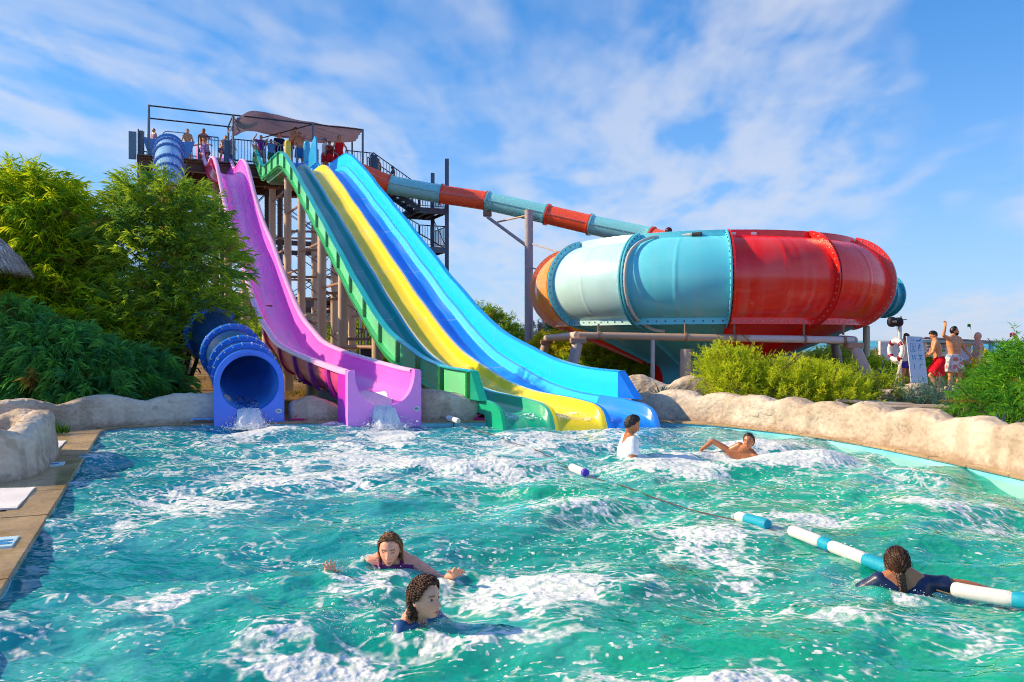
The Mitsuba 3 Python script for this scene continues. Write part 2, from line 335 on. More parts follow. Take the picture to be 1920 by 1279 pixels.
wv, wf = grid(np.stack([GX, GY, wave(GX, GY)], -1))
cen = wv[wf].mean(1)
keep = shapely.contains_xy(pool_poly.buffer(0.045), cen[:, 0], cen[:, 1])
wf = wf[keep]; usedv = np.unique(wf); rem = np.zeros(len(wv), int); rem[usedv] = np.arange(len(usedv))
wv, wf = wv[usedv], rem[wf]
add('pool_water', up((wv, wf)), 'poolwater', smooth=True, uv=wv[:, :2].copy())
L('pool_water', 'choppy turquoise pool water streaked with white foam', kind='structure')

# ---------------------------------------------------------------- coping stones
cl = LineString(np.vstack([ring, ring[:1]]))
Lc = cl.length
def cop(s): q = cl.interpolate(s % Lc); return np.array([q.x, q.y])
k = 0; s = 0.0
crng = np.random.default_rng(3)
while s < Lc - 0.2:
    ln = min(0.62 + crng.uniform(-0.03, 0.03), Lc - s)
    a, m, b = cop(s + 0.006), cop(s + ln / 2), cop(s + ln - 0.006)
    if m[1] > 2.0 or True:
        t = (b - a) / np.linalg.norm(b - a); nrm = np.array([t[1], -t[0]])
        if pool_poly.contains(Point(*(m + nrm * 0.1))): nrm = -nrm
        wd = 0.30
        zt = 0.078 + crng.uniform(-0.003, 0.003)
        ins = -0.03
        pts = []
        for q in (a, m, b):
            for (off, z) in ((ins, 0.05), (ins, zt - 0.012), (ins + 0.012, zt), (wd, zt), (wd, 0.03)):
                pts.append([*(q + nrm * off), z])
        P = np.array(pts).reshape(3, 5, 3)
        v, f = grid(P)
        ends = np.array([[0, 1, 2], [0, 2, 3], [0, 3, 4], [10, 12, 11], [10, 13, 12], [10, 14, 13]])
        add(part('pool_coping', 'slab'), (v, np.vstack([f, ends])), 'slabstone', smooth=False)
    s += ln
L('pool_coping', 'wet tan stone coping round the pool edge', kind='structure')

# paved strip on the left behind the coping
dv = np.array([-0.4, 0.9165]); du = np.array([-0.9165, -0.4])
def leftp(s, a, z): q = np.array([-2.88, 4.5]) + dv * s + du * a; return [q[0], q[1], z]
for r in range(2):
    for k in range(-5, 14):
        a0, a1 = 0.315 + r * 0.72, 0.315 + r * 0.72 + 0.70
        s0 = k * 0.66 + 0.2 * r; s1 = s0 + 0.645; zt = 0.075 + crng.uniform(-0.003, 0.003)
        top = [leftp(s0, a0, zt), leftp(s1, a0, zt), leftp(s1, a1, zt), leftp(s0, a1, zt)]
        bot = [[q[0], q[1], 0.02] for q in top]
        add(part('poolside_paving', 'slab'), hull(top + bot), 'slabstone', smooth=False)
L('poolside_paving', 'wet brown paving slabs along the left pool edge', kind='structure')
def white_mat(s0, s1, a0, a1, label, twist=0.0):
    k = num('white_mat')
    P = np.array([[leftp(s0 + (s1 - s0) * i / 8, a0 + (a1 - a0) * j / 8 + twist * i / 8, 0.094 + 0.006 * math.sin(i * 1.3 + j)) for j in range(9)] for i in range(9)])
    B = P.copy(); B[..., 2] = 0.083
    m = cat([grid(P), grid(B), grid(np.stack([np.vstack([P[0], P[1:, -1], P[-1, -2::-1], P[-2:0:-1, 0]]), np.vstack([B[0], B[1:, -1], B[-1, -2::-1], B[-2:0:-1, 0]])], 0), cv=True)])
    add(k, m, 'cloth', (0.72, 0.70, 0.68), smooth=30, amt=0.08)
    L(k, label, 'mat', None)
white_mat(2.30, 3.35, 0.25, 1.0, 'white mat on wet paving, in front of the planter end at the left edge')
white_mat(6.25, 7.2, 0.37, 0.85, 'small white mat on paving, between planter and back rock wall')
def tile_mark(s0, s1, a0, a1, label):
    k = num('marker_tile')
    top = [leftp(s0, a0, 0.092), leftp(s1, a0, 0.092), leftp(s1, a1, 0.092), leftp(s0, a1, 0.092)]
    add(k, hull(top + [[q[0], q[1], 0.078] for q in top]), 'paint', (0.50, 0.72, 0.82), smooth=False)
    ms = []
    r2 = np.random.default_rng(int(s0 * 100))
    for i in range(7):
        ss = s0 + (s1 - s0) * (0.25 + 0.5 * r2.random()); aa = a0 + (a1 - a0) * (0.15 + 0.7 * r2.random())
        e = [leftp(ss + 0.03 * math.cos(t) , aa + 0.045 * math.sin(t), 0.0945) for t in np.linspace(0, 6.28, 8)[:-1]]
        ms.append((np.array(e), np.array([[0, i1, i1 + 1] for i1 in range(1, 6)])))
    add(part(k, 'print'), cat(ms), 'paint', (0.03, 0.25, 0.55), smooth=False)
    L(k, label, 'tile')
tile_mark(0.92, 1.22, 0.08, 0.40, 'pale blue printed tile on the coping nearest the camera at left')
tile_mark(4.75, 5.0, 0.17, 0.42, 'pale blue printed tile on the coping farther back at left')

# ---------------------------------------------------------------- sprayed-concrete rock walls
def rock_wall(key, path, h0, thick, seed, label, wl=1.0, amp=0.09, base=0.05, taper=(0.5, 0.5), h1=None):
    p = smooth_path(resample(path, 0.06), 8)
    n = len(p); d = np.r_[0, np.cumsum(np.linalg.norm(np.diff(p, axis=0), axis=1))]
    t = np.gradient(p, axis=0); t /= np.linalg.norm(t, axis=1, keepdims=True); nr = np.c_[t[:, 1], -t[:, 0]]
    r = np.random.default_rng(seed); ph = r.uniform(0, 6.28, 4)
    hh = h0 if h1 is None else h0 + (h1 - h0) * d / d[-1]
    wv_ = np.abs(np.sin(np.pi * d / wl + ph[0] + 0.5 * np.sin(d * 1.3 + ph[1])))
    h = hh + amp * (1.3 * wv_ - 0.8) + 0.25 * amp * np.sin(d * 5.1 + ph[2])
    h *= 1 - taper[0] * np.exp(-d / 0.12) * 0.35 - taper[1] * np.exp(-(d[-1] - d) / 0.12) * 0.35
    sec = np.array([(-0.62, 0.0), (-0.58, 0.12), (-0.53, 0.3), (-0.5, 0.5), (-0.48, 0.7), (-0.46, 0.84), (-0.40, 0.93), (-0.26, 0.985), (0.0, 1.0), (0.26, 0.985), (0.40, 0.93), (0.46, 0.84), (0.48, 0.7), (0.5, 0.5), (0.53, 0.3), (0.58, 0.12), (0.62, 0.0)])
    P = np.zeros((n, len(sec), 3))
    P[..., :2] = p[:, None] + nr[:, None] * (sec[None, :, :1] * thick)
    P[..., 2] = base + sec[None, :, 1] * h[:, None]
    # round both ends off
    def endcap(i, sgn):
        outp = []
        for a in np.linspace(0.25, 1.0, 4):
            q = P[i].copy(); c = p[i]
            q[:, :2] = c + (q[:, :2] - c) * math.sqrt(max(0.0, 1 - a * a * 0.98)) + sgn * t[i] * thick * 0.42 * a
            q[:, 2] = base + (q[:, 2] - base) * (1 - 0.16 * a ** 3)
            outp.append(q)
        return outp
    e0, e1 = endcap(0, -1)[::-1], endcap(n - 1, 1)
    P = np.concatenate([np.array(e0), P, np.array(e1)])
    v, f = grid(P)
    nn = meshkit.fbm(v * np.array([2.4, 2.4, 2.0]), 4, seed) - 0.5
    n2 = meshkit.fbm(v * 9.0, 3, seed + 5) - 0.5
    _, _, nm = meshkit.arrays((v, f), True)
    v = v + nm * (0.12 * nn + 0.045 * n2)[:, None]
    v[:, 2] = np.maximum(v[:, 2], base - 0.02)
    add(key, (v, f), 'plaster', smooth=True)
    L(key, label, 'rock wall')
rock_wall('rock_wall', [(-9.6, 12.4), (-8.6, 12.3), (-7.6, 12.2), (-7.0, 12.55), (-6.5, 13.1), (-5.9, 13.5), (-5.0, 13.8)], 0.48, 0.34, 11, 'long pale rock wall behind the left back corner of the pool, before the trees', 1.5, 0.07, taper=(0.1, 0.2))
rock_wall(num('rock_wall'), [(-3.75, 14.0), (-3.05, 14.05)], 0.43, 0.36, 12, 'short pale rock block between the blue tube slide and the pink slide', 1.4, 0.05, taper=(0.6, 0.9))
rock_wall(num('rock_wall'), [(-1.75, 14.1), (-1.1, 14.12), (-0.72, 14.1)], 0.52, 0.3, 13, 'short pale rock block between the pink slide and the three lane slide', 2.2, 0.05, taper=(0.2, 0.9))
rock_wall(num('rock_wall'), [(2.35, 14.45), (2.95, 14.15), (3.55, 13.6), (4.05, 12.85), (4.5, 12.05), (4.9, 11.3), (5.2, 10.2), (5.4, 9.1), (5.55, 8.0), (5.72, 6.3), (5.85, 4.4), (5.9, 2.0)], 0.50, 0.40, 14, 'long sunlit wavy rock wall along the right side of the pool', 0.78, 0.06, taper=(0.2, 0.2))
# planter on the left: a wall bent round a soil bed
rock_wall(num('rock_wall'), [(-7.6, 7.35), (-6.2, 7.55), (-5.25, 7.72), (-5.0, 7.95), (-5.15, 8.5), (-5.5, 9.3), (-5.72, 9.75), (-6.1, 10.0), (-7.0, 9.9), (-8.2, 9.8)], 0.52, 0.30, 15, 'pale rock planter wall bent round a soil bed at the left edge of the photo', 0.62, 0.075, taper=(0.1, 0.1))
add('planter_soil', hull([(-8.2, 7.5, 0.06), (-5.3, 7.9, 0.06), (-5.9, 9.8, 0.06), (-8.2, 9.7, 0.06), (-8.2, 7.6, 0.42), (-5.4, 8.0, 0.36), (-5.9, 9.6, 0.36), (-8.2, 9.6, 0.42)]), 'soil', smooth=False)
L('planter_soil', 'brown soil filling the rock planter at left', kind='structure')
# wavy retaining wall farther back on the right of the three-lane slide, and the pale parapet by the shower
rock_wall(num('rock_wall'), [(2.3, 16.8), (3.2, 16.4), (4.2, 16.3), (5.2, 16.6), (6.3, 16.9), (7.2, 17.3)], 0.62, 0.4, 16, 'brown wavy rock wall in the shade beneath the bowl slide', 1.0, 0.12, taper=(0.3, 0.5))
rock_wall(num('rock_wall'), [(7.6, 16.6), (8.3, 16.4), (9.2, 16.3)], 0.48, 0.3, 17, 'low white wavy parapet below the life ring post', 0.9, 0.08, taper=(0.4, 0.4))
# ---------------------------------------------------------------- slides
WD = np.array([-0.4462, 0.8949, 0.0]); UD = np.array([0.8949, 0.4462, 0.0]); ZD = np.array([0, 0, 1.0])
ZP = PchipInterpolator([-0.6, 0, 1.4, 2.7, 4.8, 6.7, 7.7, 8.8, 9.7, 10.7, 11.7, 12.6, 13.6, 15.3, 17, 18.2, 19.1, 20.0, 20.8, 21.8, 22.8, 23.6, 24.6, 25.6],
                       [0.95, 0.95, 1.01, 1.09, 1.24, 1.46, 1.72, 2.03, 2.4, 2.92, 3.48, 4.02, 4.62, 5.5, 6.62, 7.55, 8.2, 8.62, 8.78, 8.74, 8.86, 9.25, 9.9, 10.4])
ZT = PchipInterpolator([-1, 0, .5, 1.6, 2.7, 4, 5.2, 5.95, 6.6, 7.7, 8.4, 9.45, 10.4, 11.9, 12.7, 13.6, 14.7, 15.4, 16.6, 17.4, 18.2, 18.9, 19.8, 21.2, 22.4, 23.2, 24.2, 25.4],
                       [.88, .88, .9, .93, 1.04, 1.32, 1.63, 1.92, 2.22, 2.8, 3.15, 3.77, 4.28, 5.15, 5.58, 6.1, 6.68, 7.1, 7.74, 8.15, 8.5, 8.66, 8.7, 8.74, 8.8, 9.15, 9.75, 10.3])
bolt_m = hull(np.vstack([[(0.014 * math.cos(a), 0.014 * math.sin(a), 0) for a in np.arange(6) * 1.047], [(0.009 * math.cos(a), 0.009 * math.sin(a), 0.012) for a in np.arange(6) * 1.047]]))
def bolts(pts, nrm, sc=1.0):
    ms = []
    for p, n in zip(pts, nrm):
        n = n / np.linalg.norm(n); a = np.cross(n, [0.3, 0.2, 0.9]); a /= np.linalg.norm(a); b = np.cross(n, a)
        ms.append((bolt_m[0] * sc @ np.array([a, b, n]) + p, bolt_m[1]))
    return cat(ms)

# --- pink slide
pk = L(num('pink_slide'), 'pink body slide of one open trough, nearest the blue tube slide', 'water slide')
PP = np.array([-2.2, 13.55, 0.0])
def PK(s, a, z): return PP + WD * s + UD * a + ZD * z
HW = 0.52
def pk_z(s): return ZP(s)
th = np.linspace(0, np.pi, 25)
def usec(hw, dep, off=0.0):
    a = -np.sign(np.cos(th)) * np.abs(np.cos(th)) ** 0.8 * (hw + off); h = -np.sin(th) ** 0.85 * (dep + off)
    return a, h
S = np.r_[np.linspace(0.0, 3, 16)[:-1], np.linspace(3, 25.6, 96)]
a_in, h_in = usec(HW, 0.66); a_o, h_o = usec(HW, 0.66, 0.035)
Pin = np.array([[PK(s, a, pk_z(s) + h) for a, h in zip(a_in, h_in)] for s in S])
Pou = np.array([[PK(s, a, pk_z(s) + h) for a, h in zip(a_o, h_o)] for s in S])
PINK = srgb('#f070e0'); PINKL = srgb('#fcb4e8'); PINKD = srgb('#c4187a')
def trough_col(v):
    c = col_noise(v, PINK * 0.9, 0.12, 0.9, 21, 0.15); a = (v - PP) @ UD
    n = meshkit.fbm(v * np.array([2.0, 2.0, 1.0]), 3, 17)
    w = (np.exp(-((a - 0.02) / 0.13) ** 2) * (0.35 + 0.6 * n))[:, None]            # sky reflection painted as a pale band down the middle
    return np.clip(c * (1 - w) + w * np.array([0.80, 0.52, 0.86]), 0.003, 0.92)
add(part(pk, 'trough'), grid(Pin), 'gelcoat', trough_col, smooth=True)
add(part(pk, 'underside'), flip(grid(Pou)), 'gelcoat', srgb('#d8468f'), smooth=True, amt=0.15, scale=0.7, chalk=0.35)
def rim(thing, fn, ss, zf, a0, sg, col, name='rim', w=0.1):
    sec = [(-0.03, 0.0), (0.0, 0.022), (w * 0.5, 0.03), (w, 0.018), (w + 0.012, 0.0), (w + 0.012, -0.06), (w - 0.01, -0.06), (w - 0.012, -0.012), (0.0, -0.012), (-0.03, -0.03)]
    P = np.array([[fn(s, a0 + sg * a, zf(s) + h) for a, h in sec] for s in ss])
    m = grid(P, cv=True)
    add(part(thing, name), m if sg < 0 else flip(m), 'gelcoat', col, smooth=40, amt=0.1, scale=0.8, chalk=0.25)
rim(pk, PK, S, pk_z, -HW, -1, PINKL); rim(pk, PK, S, pk_z, HW, 1, PINKL)
for s in list(np.arange(1.5, 5.2, 1.55)) + list(np.arange(6.3, 24, 2.05)):     # outer stiffening flanges with bolts
    for wd, hh in ((0.10, 0.05),):
        Q = []
        for ds in (-wd, wd):
            for off in (0.035, 0.035 + hh):
                a, h = usec(HW, 0.66, off); Q.append([PK(s + ds, x, pk_z(s + ds) + y - 0.03) for x, y in zip(a, h)])
        Q = np.array(Q); P = np.stack([Q[0], Q[1], Q[3], Q[2]], 1)
        fk = part(pk, 'flange')
        add(fk, grid(P, cv=True), 'gelcoat', PINKD if s > 5.5 else srgb('#b31fb8'), smooth=30, chalk=0.1)
        ia = np.arange(1, 24, 3); a, h = usec(HW, 0.66, 0.035 + hh)
        pts, nn = [], []
        for i in ia:
            q = PK(s, a[i], pk_z(s) + h[i] - 0.03); n = UD * a[i] + ZD * (h[i] * 0.6); pts.append(q); nn.append(n)
        add(part(fk, 'bolts'), bolts(pts, nn), 'steel', (0.5, 0.5, 0.5), smooth=False, stuff=True)
# exit block: flat front panel with the trough cut out of it
fr = sbox(-0.635, -0.01, 0.635, 0.97).buffer(-0.05).buffer(0.05)
ua, uh = usec(HW, 0.62)
cut = Polygon([(x, 0.99 + y) for x, y in zip(ua, uh)] + [(0.6, 1.2), (-0.6, 1.2)])
notch = sbox(-0.21, 0.19, 0.13, 0.6)
frp = fr.difference(cut).difference(notch.buffer(-0.03).buffer(0.03))
frp = max(getattr(frp, 'geoms', [frp]), key=lambda g: g.area)
add(part(pk, 'exit_panel'), extrude(frp, 0.16, PK(-0.02, 0, 0), UD, ZD, -WD), 'gelcoat', srgb('#e884ea'), smooth=30, amt=0.06)
for sg in (-1, 1):
    add(part(pk, 'exit_side'), cbox(PK(0.26, sg * 0.60, 0.46), (0.05, 0.54, 0.9), 0.012, [UD, WD, ZD]), 'gelcoat', srgb('#c026c0'), smooth=30)
def oval_mark(thing, org, ax, ay, az, w, h, seed):
    e = Point(0, 0).buffer(1.0, 12); e = shapely.affinity.scale(e, w / 2, h / 2)
    k = part(thing, 'emblem')
    add(k, extrude(e, 0.004, org, ax, ay, az), 'paint', (0.72, 0.80, 0.84), smooth=False, amt=0)
    marks = [Point(-0.22 * w, 0.10 * h).buffer(0.13 * h), LineString([(-0.3 * w, -0.24 * h), (-0.27 * w, 0.1 * h), (-0.15 * w, 0.26 * h), (-0.06 * w, 0.14 * h), (-0.2 * w, 0.0)]).buffer(0.05 * h),
             LineString([(-0.02 * w, -0.02 * h), (0.02 * w, 0.14 * h), (0.08 * w, -0.02 * h), (0.14 * w, 0.16 * h), (0.2 * w, -0.04 * h), (0.3 * w, -0.02 * h)]).buffer(0.06 * h)]
    add(part(k, 'mark'), cat([extrude(m_, 0.003, org + az * 0.005, ax, ay, az) for m_ in marks]), 'paint', (0.05, 0.10, 0.25), smooth=False, amt=0)
    add(part(k, 'mark'), extrude(LineString([(-0.2 * w, -0.22 * h), (0.22 * w, -0.2 * h)]).buffer(0.08 * h), 0.003, org + az * 0.005, ax, ay, az), 'paint', (0.10, 0.45, 0.50), smooth=False, amt=0)
oval_mark(pk, PK(-0.182, 0.55, 0.30), UD, ZD, -WD, 0.10, 0.085, 1)
# start box of red panels
for a in (-0.62, 0.62):
    add(part(pk, 'start_panel'), cbox(PK(26.0, a, 9.92), (0.05, 0.9, 1.1), 0.01, [UD, WD, ZD]), 'gelcoat', srgb('#d8186c'), smooth=30)
# water running through the exit
def f_film(p, n, uv):
    a = fbm(p.x * 5 + 1.1 * p.y, p.y * 3, p.z * 6, 4); b = noise(p.x * 38, p.y * 30, p.z * 38)
    return smoothstep(0.26, 0.46, 0.7 * a + 0.3 * b)
scene['foamwater'] = two({'type': 'blendbsdf', 'weight': proc(f_film), 'bsdf_0': {'type': 'principled', 'base_color': {'type': 'rgb', 'value': [0.58, 0.70, 0.84]}, 'roughness': 0.08, 'specular': 0.45},
                          'bsdf_1': {'type': 'diffuse', 'reflectance': {'type': 'rgb', 'value': [0.84, 0.87, 0.92]}}})
def fl(a): return float(np.interp(a, a_in, h_in))
scene['clearwater'] = {'type': 'blendbsdf', 'weight': proc(lambda p, n, uv: 0.75 * smoothstep(0.52, 0.66, 0.6 * fbm(p.x * 9, p.y * 5, p.z * 9, 3) + 0.4 * noise(p.x * 40, p.y * 30, p.z * 40))), 'bsdf_0': {'type': 'thindielectric', 'int_ior': 1.33},
                       'bsdf_1': two({'type': 'diffuse', 'reflectance': {'type': 'rgb', 'value': [0.82, 0.88, 0.92]}})}
rf = np.random.default_rng(6)
def film_edges(s): return (-0.18 - 0.34 * math.exp(-((s - 1.0) / 0.8) ** 2) * (0.9 + 0.1 * math.sin(11 * s)) + 0.06 * max(0, s - 1.6) , min(0.13 + 0.42 * s, 0.37 + 0.03 * math.sin(7 * s) - 0.16 * max(0, s - 1.5)))
Pf = []
for s in np.linspace(-0.1, 3.1, 60):
    a0, a1 = film_edges(s); k_ = 1.0 if s < 2.2 else max(0.08, 1 - (s - 2.2) / 0.9); c_ = 0.12; a0, a1 = c_ + (a0 - c_) * k_, c_ + (a1 - c_) * k_
    Pf.append([PK(s, a, pk_z(s) + fl(a) + 0.012 + 0.010 * math.sin(9 * a + 5 * s) * math.sin(7 * s)) for a in np.linspace(a0, a1, 22)])
Pf = np.array(Pf)
wk = num('slide_water')
add(wk, grid(Pf), 'foamwater', smooth=True)
L(wk, 'white frothy water sliding out over the pink trough floor', 'water', kind='stuff')
def waterfall(key, fn, a0, a1, z0, reach, label, seed, n=95):
    r = np.random.default_rng(seed); ms = []
    for i in range(n):                                                      # strands of falling water
        a = r.uniform(a0, a1); v = reach * r.uniform(0.5, 1.15); tt = np.linspace(0, 1, 8)
        ctr = (a0 + a1) / 2
        pth = np.array([fn(0.02 - v * t, ctr + (a - ctr) * (1 + 0.55 * t * r.uniform(0.5, 1.3)) + 0.012 * math.sin(9 * t + i), max(-0.03, z0 * (1 - t ** 1.7) + 0.03 * (1 - t) * r.uniform(-1, 1))) for t in tt])
        ms.append(tube(pth, np.interp(tt, [0, 0.4, 1], [0.016, 0.012, 0.005]) * r.uniform(0.5, 1.3), 6))
    hw_ = (a1 - a0) / 2; c0 = (a0 + a1) / 2
    for sh in range(3):                                                     # rippled sheets of falling water
        P = np.array([[fn(0.02 - reach * t * (0.75 + 0.22 * sh + 0.16 * math.sin(7 * q + 3 * sh)), c0 + hw_ * q * (1 + 0.35 * t) + 0.012 * math.sin(17 * t + 5 * q + sh), max(-0.03, z0 * (1 - t ** (1.6 + 0.15 * sh)) + 0.03 - 0.03 * t + 0.022 * math.sin(23 * q + 9 * t + 2 * sh) * math.sin(13 * t + 31 * q))) for q in np.linspace(-1, 1, 26)] for t in np.linspace(0, 1, 22)])
        ms.append(grid(P))
    C = []; R = []
    for i in range(420):
        t = r.uniform(0.15, 1.0); a = r.uniform(a0, a1); ctr = (a0 + a1) / 2
        C.append(fn(0.02 - reach * t * r.uniform(0.5, 1.3), ctr + (a - ctr) * (1 + 1.0 * t) + r.normal(0, 0.03), max(0.01, z0 * (1 - t ** 1.7) + r.normal(0, 0.03)))); R.append(abs(r.normal(0.004, 0.003)) + 0.002)
    for i in range(1100):                                                    # splash where it lands
        q = r.normal(0, 1, 2); rad = abs(r.normal(0, 0.16))
        C.append(fn(-reach * 0.9 + q[1] * 0.16, (a0 + a1) / 2 + q[0] * 0.2, abs(r.normal(0, 0.06)) + 0.01)); R.append(abs(r.normal(0.004, 0.004)) + 0.002)
    ms.append(balls(C, R))
    add(key, cat(ms), 'foamwater', smooth=True)
    L(key, label, 'water', kind='stuff')
waterfall(num('slide_water'), lambda s, a, z: PK(s - 0.12, a, z), -0.19, 0.12, 0.33, 0.34, 'white water falling from the notch of the pink slide exit', 5)

# --- three lane slide
tl = L(num('three_lane_slide'), 'wide three lane slide with green, yellow and blue troughs side by side', 'water slide')
TP = np.array([-0.455, 13.7, 0.0]); TW = 2.24
def shear(s): return float(np.interp(s, [0, 18, 26], [1.34, 0.84, 0.6]))
def TL(s, a, z): return TP + UD * a + WD * (s - shear(s) * a / TW) + ZD * z
ST = np.r_[np.linspace(-0.66, 0.5, 20), np.linspace(0.6, 25.4, 110)]
def floor_z(s):
    f0 = float(ZT(max(s, 0.5))) - 0.65
    if s < 0.5:
        f0 = np.interp(s, [-0.66, -0.62, -0.55, -0.45, -0.2, 0.5], [-0.12, 0.0, 0.10, 0.16, 0.20, f0])
    return f0
def lip_h(s):
    return float(np.interp(s, [-0.66, -0.60, -0.52, -0.40, -0.22, 0.0, 0.5], [0.0, 0.06, 0.13, 0.18, 0.205, 0.21, 0.21]))
LP = 0.733; A0 = 0.03
lsec = [(0.0, 1.0), (0.045, 1.0), (0.06, 0.93), (0.09, 0.35), (0.115, 0.1), (0.16, 0.0), (0.26, -0.05), (0.366, -0.06), (0.47, -0.05), (0.573, 0.0), (0.618, 0.1), (0.643, 0.35), (0.673, 0.93), (0.688, 1.0), (0.733, 1.0)]
LC = [(srgb('#12a2a2'), srgb('#14ac80'), 'green lane'), (srgb('#ead61a'), srgb('#ecda10'), 'yellow lane'), (srgb('#0d86f8'), srgb('#0f86f6'), 'blue lane')]
for k in range(3):
    P = np.array([[TL(s, A0 + k * LP + a, floor_z(s) + h * lip_h(s)) for a, h in lsec] for s in ST])
    c1, c2, nm = LC[k]
    def lc(v, P=P, c1=c1, c2=c2):
        s = ((v - TP) @ WD) + 0.6
        t = np.clip((s - 1.6) / 0.5, 0, 1)[:, None] if k == 0 else np.ones((len(v), 1))
        b = c1 * t + c2 * (1 - t)
        al = np.tile(np.array([q[0] for q in lsec]), len(ST))[:len(v)] if len(v) == len(ST) * len(lsec) else None
        n = meshkit.fbm(v * 0.8, 3, 4 + k)[:, None] - 0.5
        sa = np.stack([s * 0.9, ((v - TP) @ UD) * 16, np.zeros(len(v))], -1)
        w = np.clip((meshkit.fbm(sa, 4, 9 + k) - 0.52) * 2.6, 0, 1)[:, None] * 0.4                # scuffs run along the lane
        return np.clip(b * (1 + 0.2 * n) * (1 - w) + w * (b * 0.5 + 0.32), 0.003, 0.9)
    lane = part(tl, 'lane')
    # finer columns so that the wear shows
    af = np.unique(np.r_[[q[0] for q in lsec], np.linspace(0.16, 0.573, 14)]); hf_ = np.interp(af, [q[0] for q in lsec], [q[1] for q in lsec])
    PF = np.array([[TL(s, A0 + k * LP + a, floor_z(s) + h * lip_h(s)) for a, h in zip(af, hf_)] for s in ST])
    add(lane, grid(PF), 'gelcoat', lc, smooth=32); L(lane, nm)
    for nm2, a0_, a1_, cc_ in {0: (('rim_strip', 0.683, 0.735, '#14b0cc'),), 1: (('rim_strip', -0.002, 0.055, '#d9d2a2'), ('rim_strip', 0.684, 0.735, '#dccf9c')), 2: (('side_lining', 0.60, 0.735, '#18c4f6'),)}[k]:
        ar = np.linspace(a0_, a1_, 5); hr = np.interp(ar, [q[0] for q in lsec], [q[1] for q in lsec])
        add(part(lane, nm2), grid(np.array([[TL(s, A0 + k * LP + a, floor_z(s) + h * lip_h(s) + 0.004) - UD * (0.003 if k == 2 else 0) for a, h in zip(ar, hr)] for s in ST[22:]])), 'gelcoat', srgb(cc_), smooth=32)
    Pu = P.copy(); Pu[..., 2] -= 0.045
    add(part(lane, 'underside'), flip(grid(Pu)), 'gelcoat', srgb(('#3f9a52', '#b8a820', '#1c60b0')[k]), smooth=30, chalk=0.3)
    # side skirts of the exit lip
    for aa in (0.0, LP):
        SS = ST[:24]
        Q = np.array([[TL(s, A0 + k * LP + aa + (0.004 if aa == 0 else -0.004), zz) for zz in (floor_z(s) + lip_h(s), -0.12 if s < 0.1 else floor_z(s) - 0.05)] for s in SS])
        add(part(lane, 'lip_side'), grid(Q), 'gelcoat', c2, smooth=30)
    # joints between moulded lengths
    for s in np.arange(2.2, 24, 2.6):
        J = np.array([[TL(s + ds, A0 + k * LP + a, floor_z(s + ds) + h * lip_h(s) + dz) for a, h in lsec[3:12]] for ds, dz in ((-0.016, 0.0005), (-0.012, 0.005), (0.012, 0.005), (0.016, 0.0005))])
        add(part(lane, 'joint'), grid(J), 'gelcoat', c1 * 0.6 + 0.25, smooth=30)
# outer wall on the left: green panel between flanges, with ribs
SW = np.r_[np.linspace(0.45, 25.4, 110)]
def wall_top(s): return float(ZT(s))
def plate(a0, a1, zf0, zf1, ss): 
    P = np.array([[TL(s, a0, zf0(s)), TL(s, a0, zf1(s)), TL(s, a1, zf1(s)), TL(s, a1, zf0(s))] for s in ss])
    return grid(P, cv=True)
add(part(tl, 'left_wall'), plate(-0.005, 0.03, lambda s: ZT(s) - 0.47, lambda s: ZT(s), SW), 'gelcoat', srgb('#66d49a'), smooth=30, amt=0.25, scale=1.1, chalk=0.45)
add(part(tl, 'left_wall_lining'), plate(0.032, 0.045, lambda s: ZT(s) - 0.44, lambda s: ZT(s) - 0.002, SW), 'gelcoat', srgb('#0c9db0'), smooth=30)
add(part(tl, 'left_rim'), plate(-0.075, 0.05, lambda s: ZT(s) + 0.004, lambda s: ZT(s) + 0.03, SW), 'gelcoat', srgb('#12a7b2'), smooth=30)
add(part(tl, 'left_bottom_flange'), plate(-0.085, -0.007, lambda s: ZT(s) - 0.50, lambda s: ZT(s) - 0.475, SW), 'gelcoat', srgb('#43bd7c'), smooth=30, chalk=0.3)
add(part(tl, 'left_bottom_flange'), plate(-0.075, -0.007, lambda s: ZT(s) - 0.60, lambda s: ZT(s) - 0.577, SW), 'gelcoat', srgb('#35a868'), smooth=30, chalk=0.3)
for s in np.r_[np.arange(0.62, 25, 1.32)]:
    P = np.array([[TL(s + ds, -0.075, ZT(s) - 0.475), TL(s + ds, -0.075, ZT(s) + 0.002), TL(s + ds, -0.006, ZT(s) + 0.002), TL(s + ds, -0.006, ZT(s) - 0.475)] for ds in (-0.04, 0.04)])
    add(part(tl, 'rib'), cat([grid(P, cv=True), (P[0], np.array([[0, 1, 2], [0, 2, 3]])), (P[1], np.array([[0, 2, 1], [0, 3, 2]]))]), 'gelcoat', srgb('#17803a'), smooth=False)
add(part(tl, 'wall_end'), hull([TL(0.45, a, z) for a in (-0.07, 0.05) for z in (0.42, 0.93)] + [TL(0.05, a, 0.42) for a in (-0.07, 0.05)]), 'gelcoat', srgb('#129a80'), smooth=False)
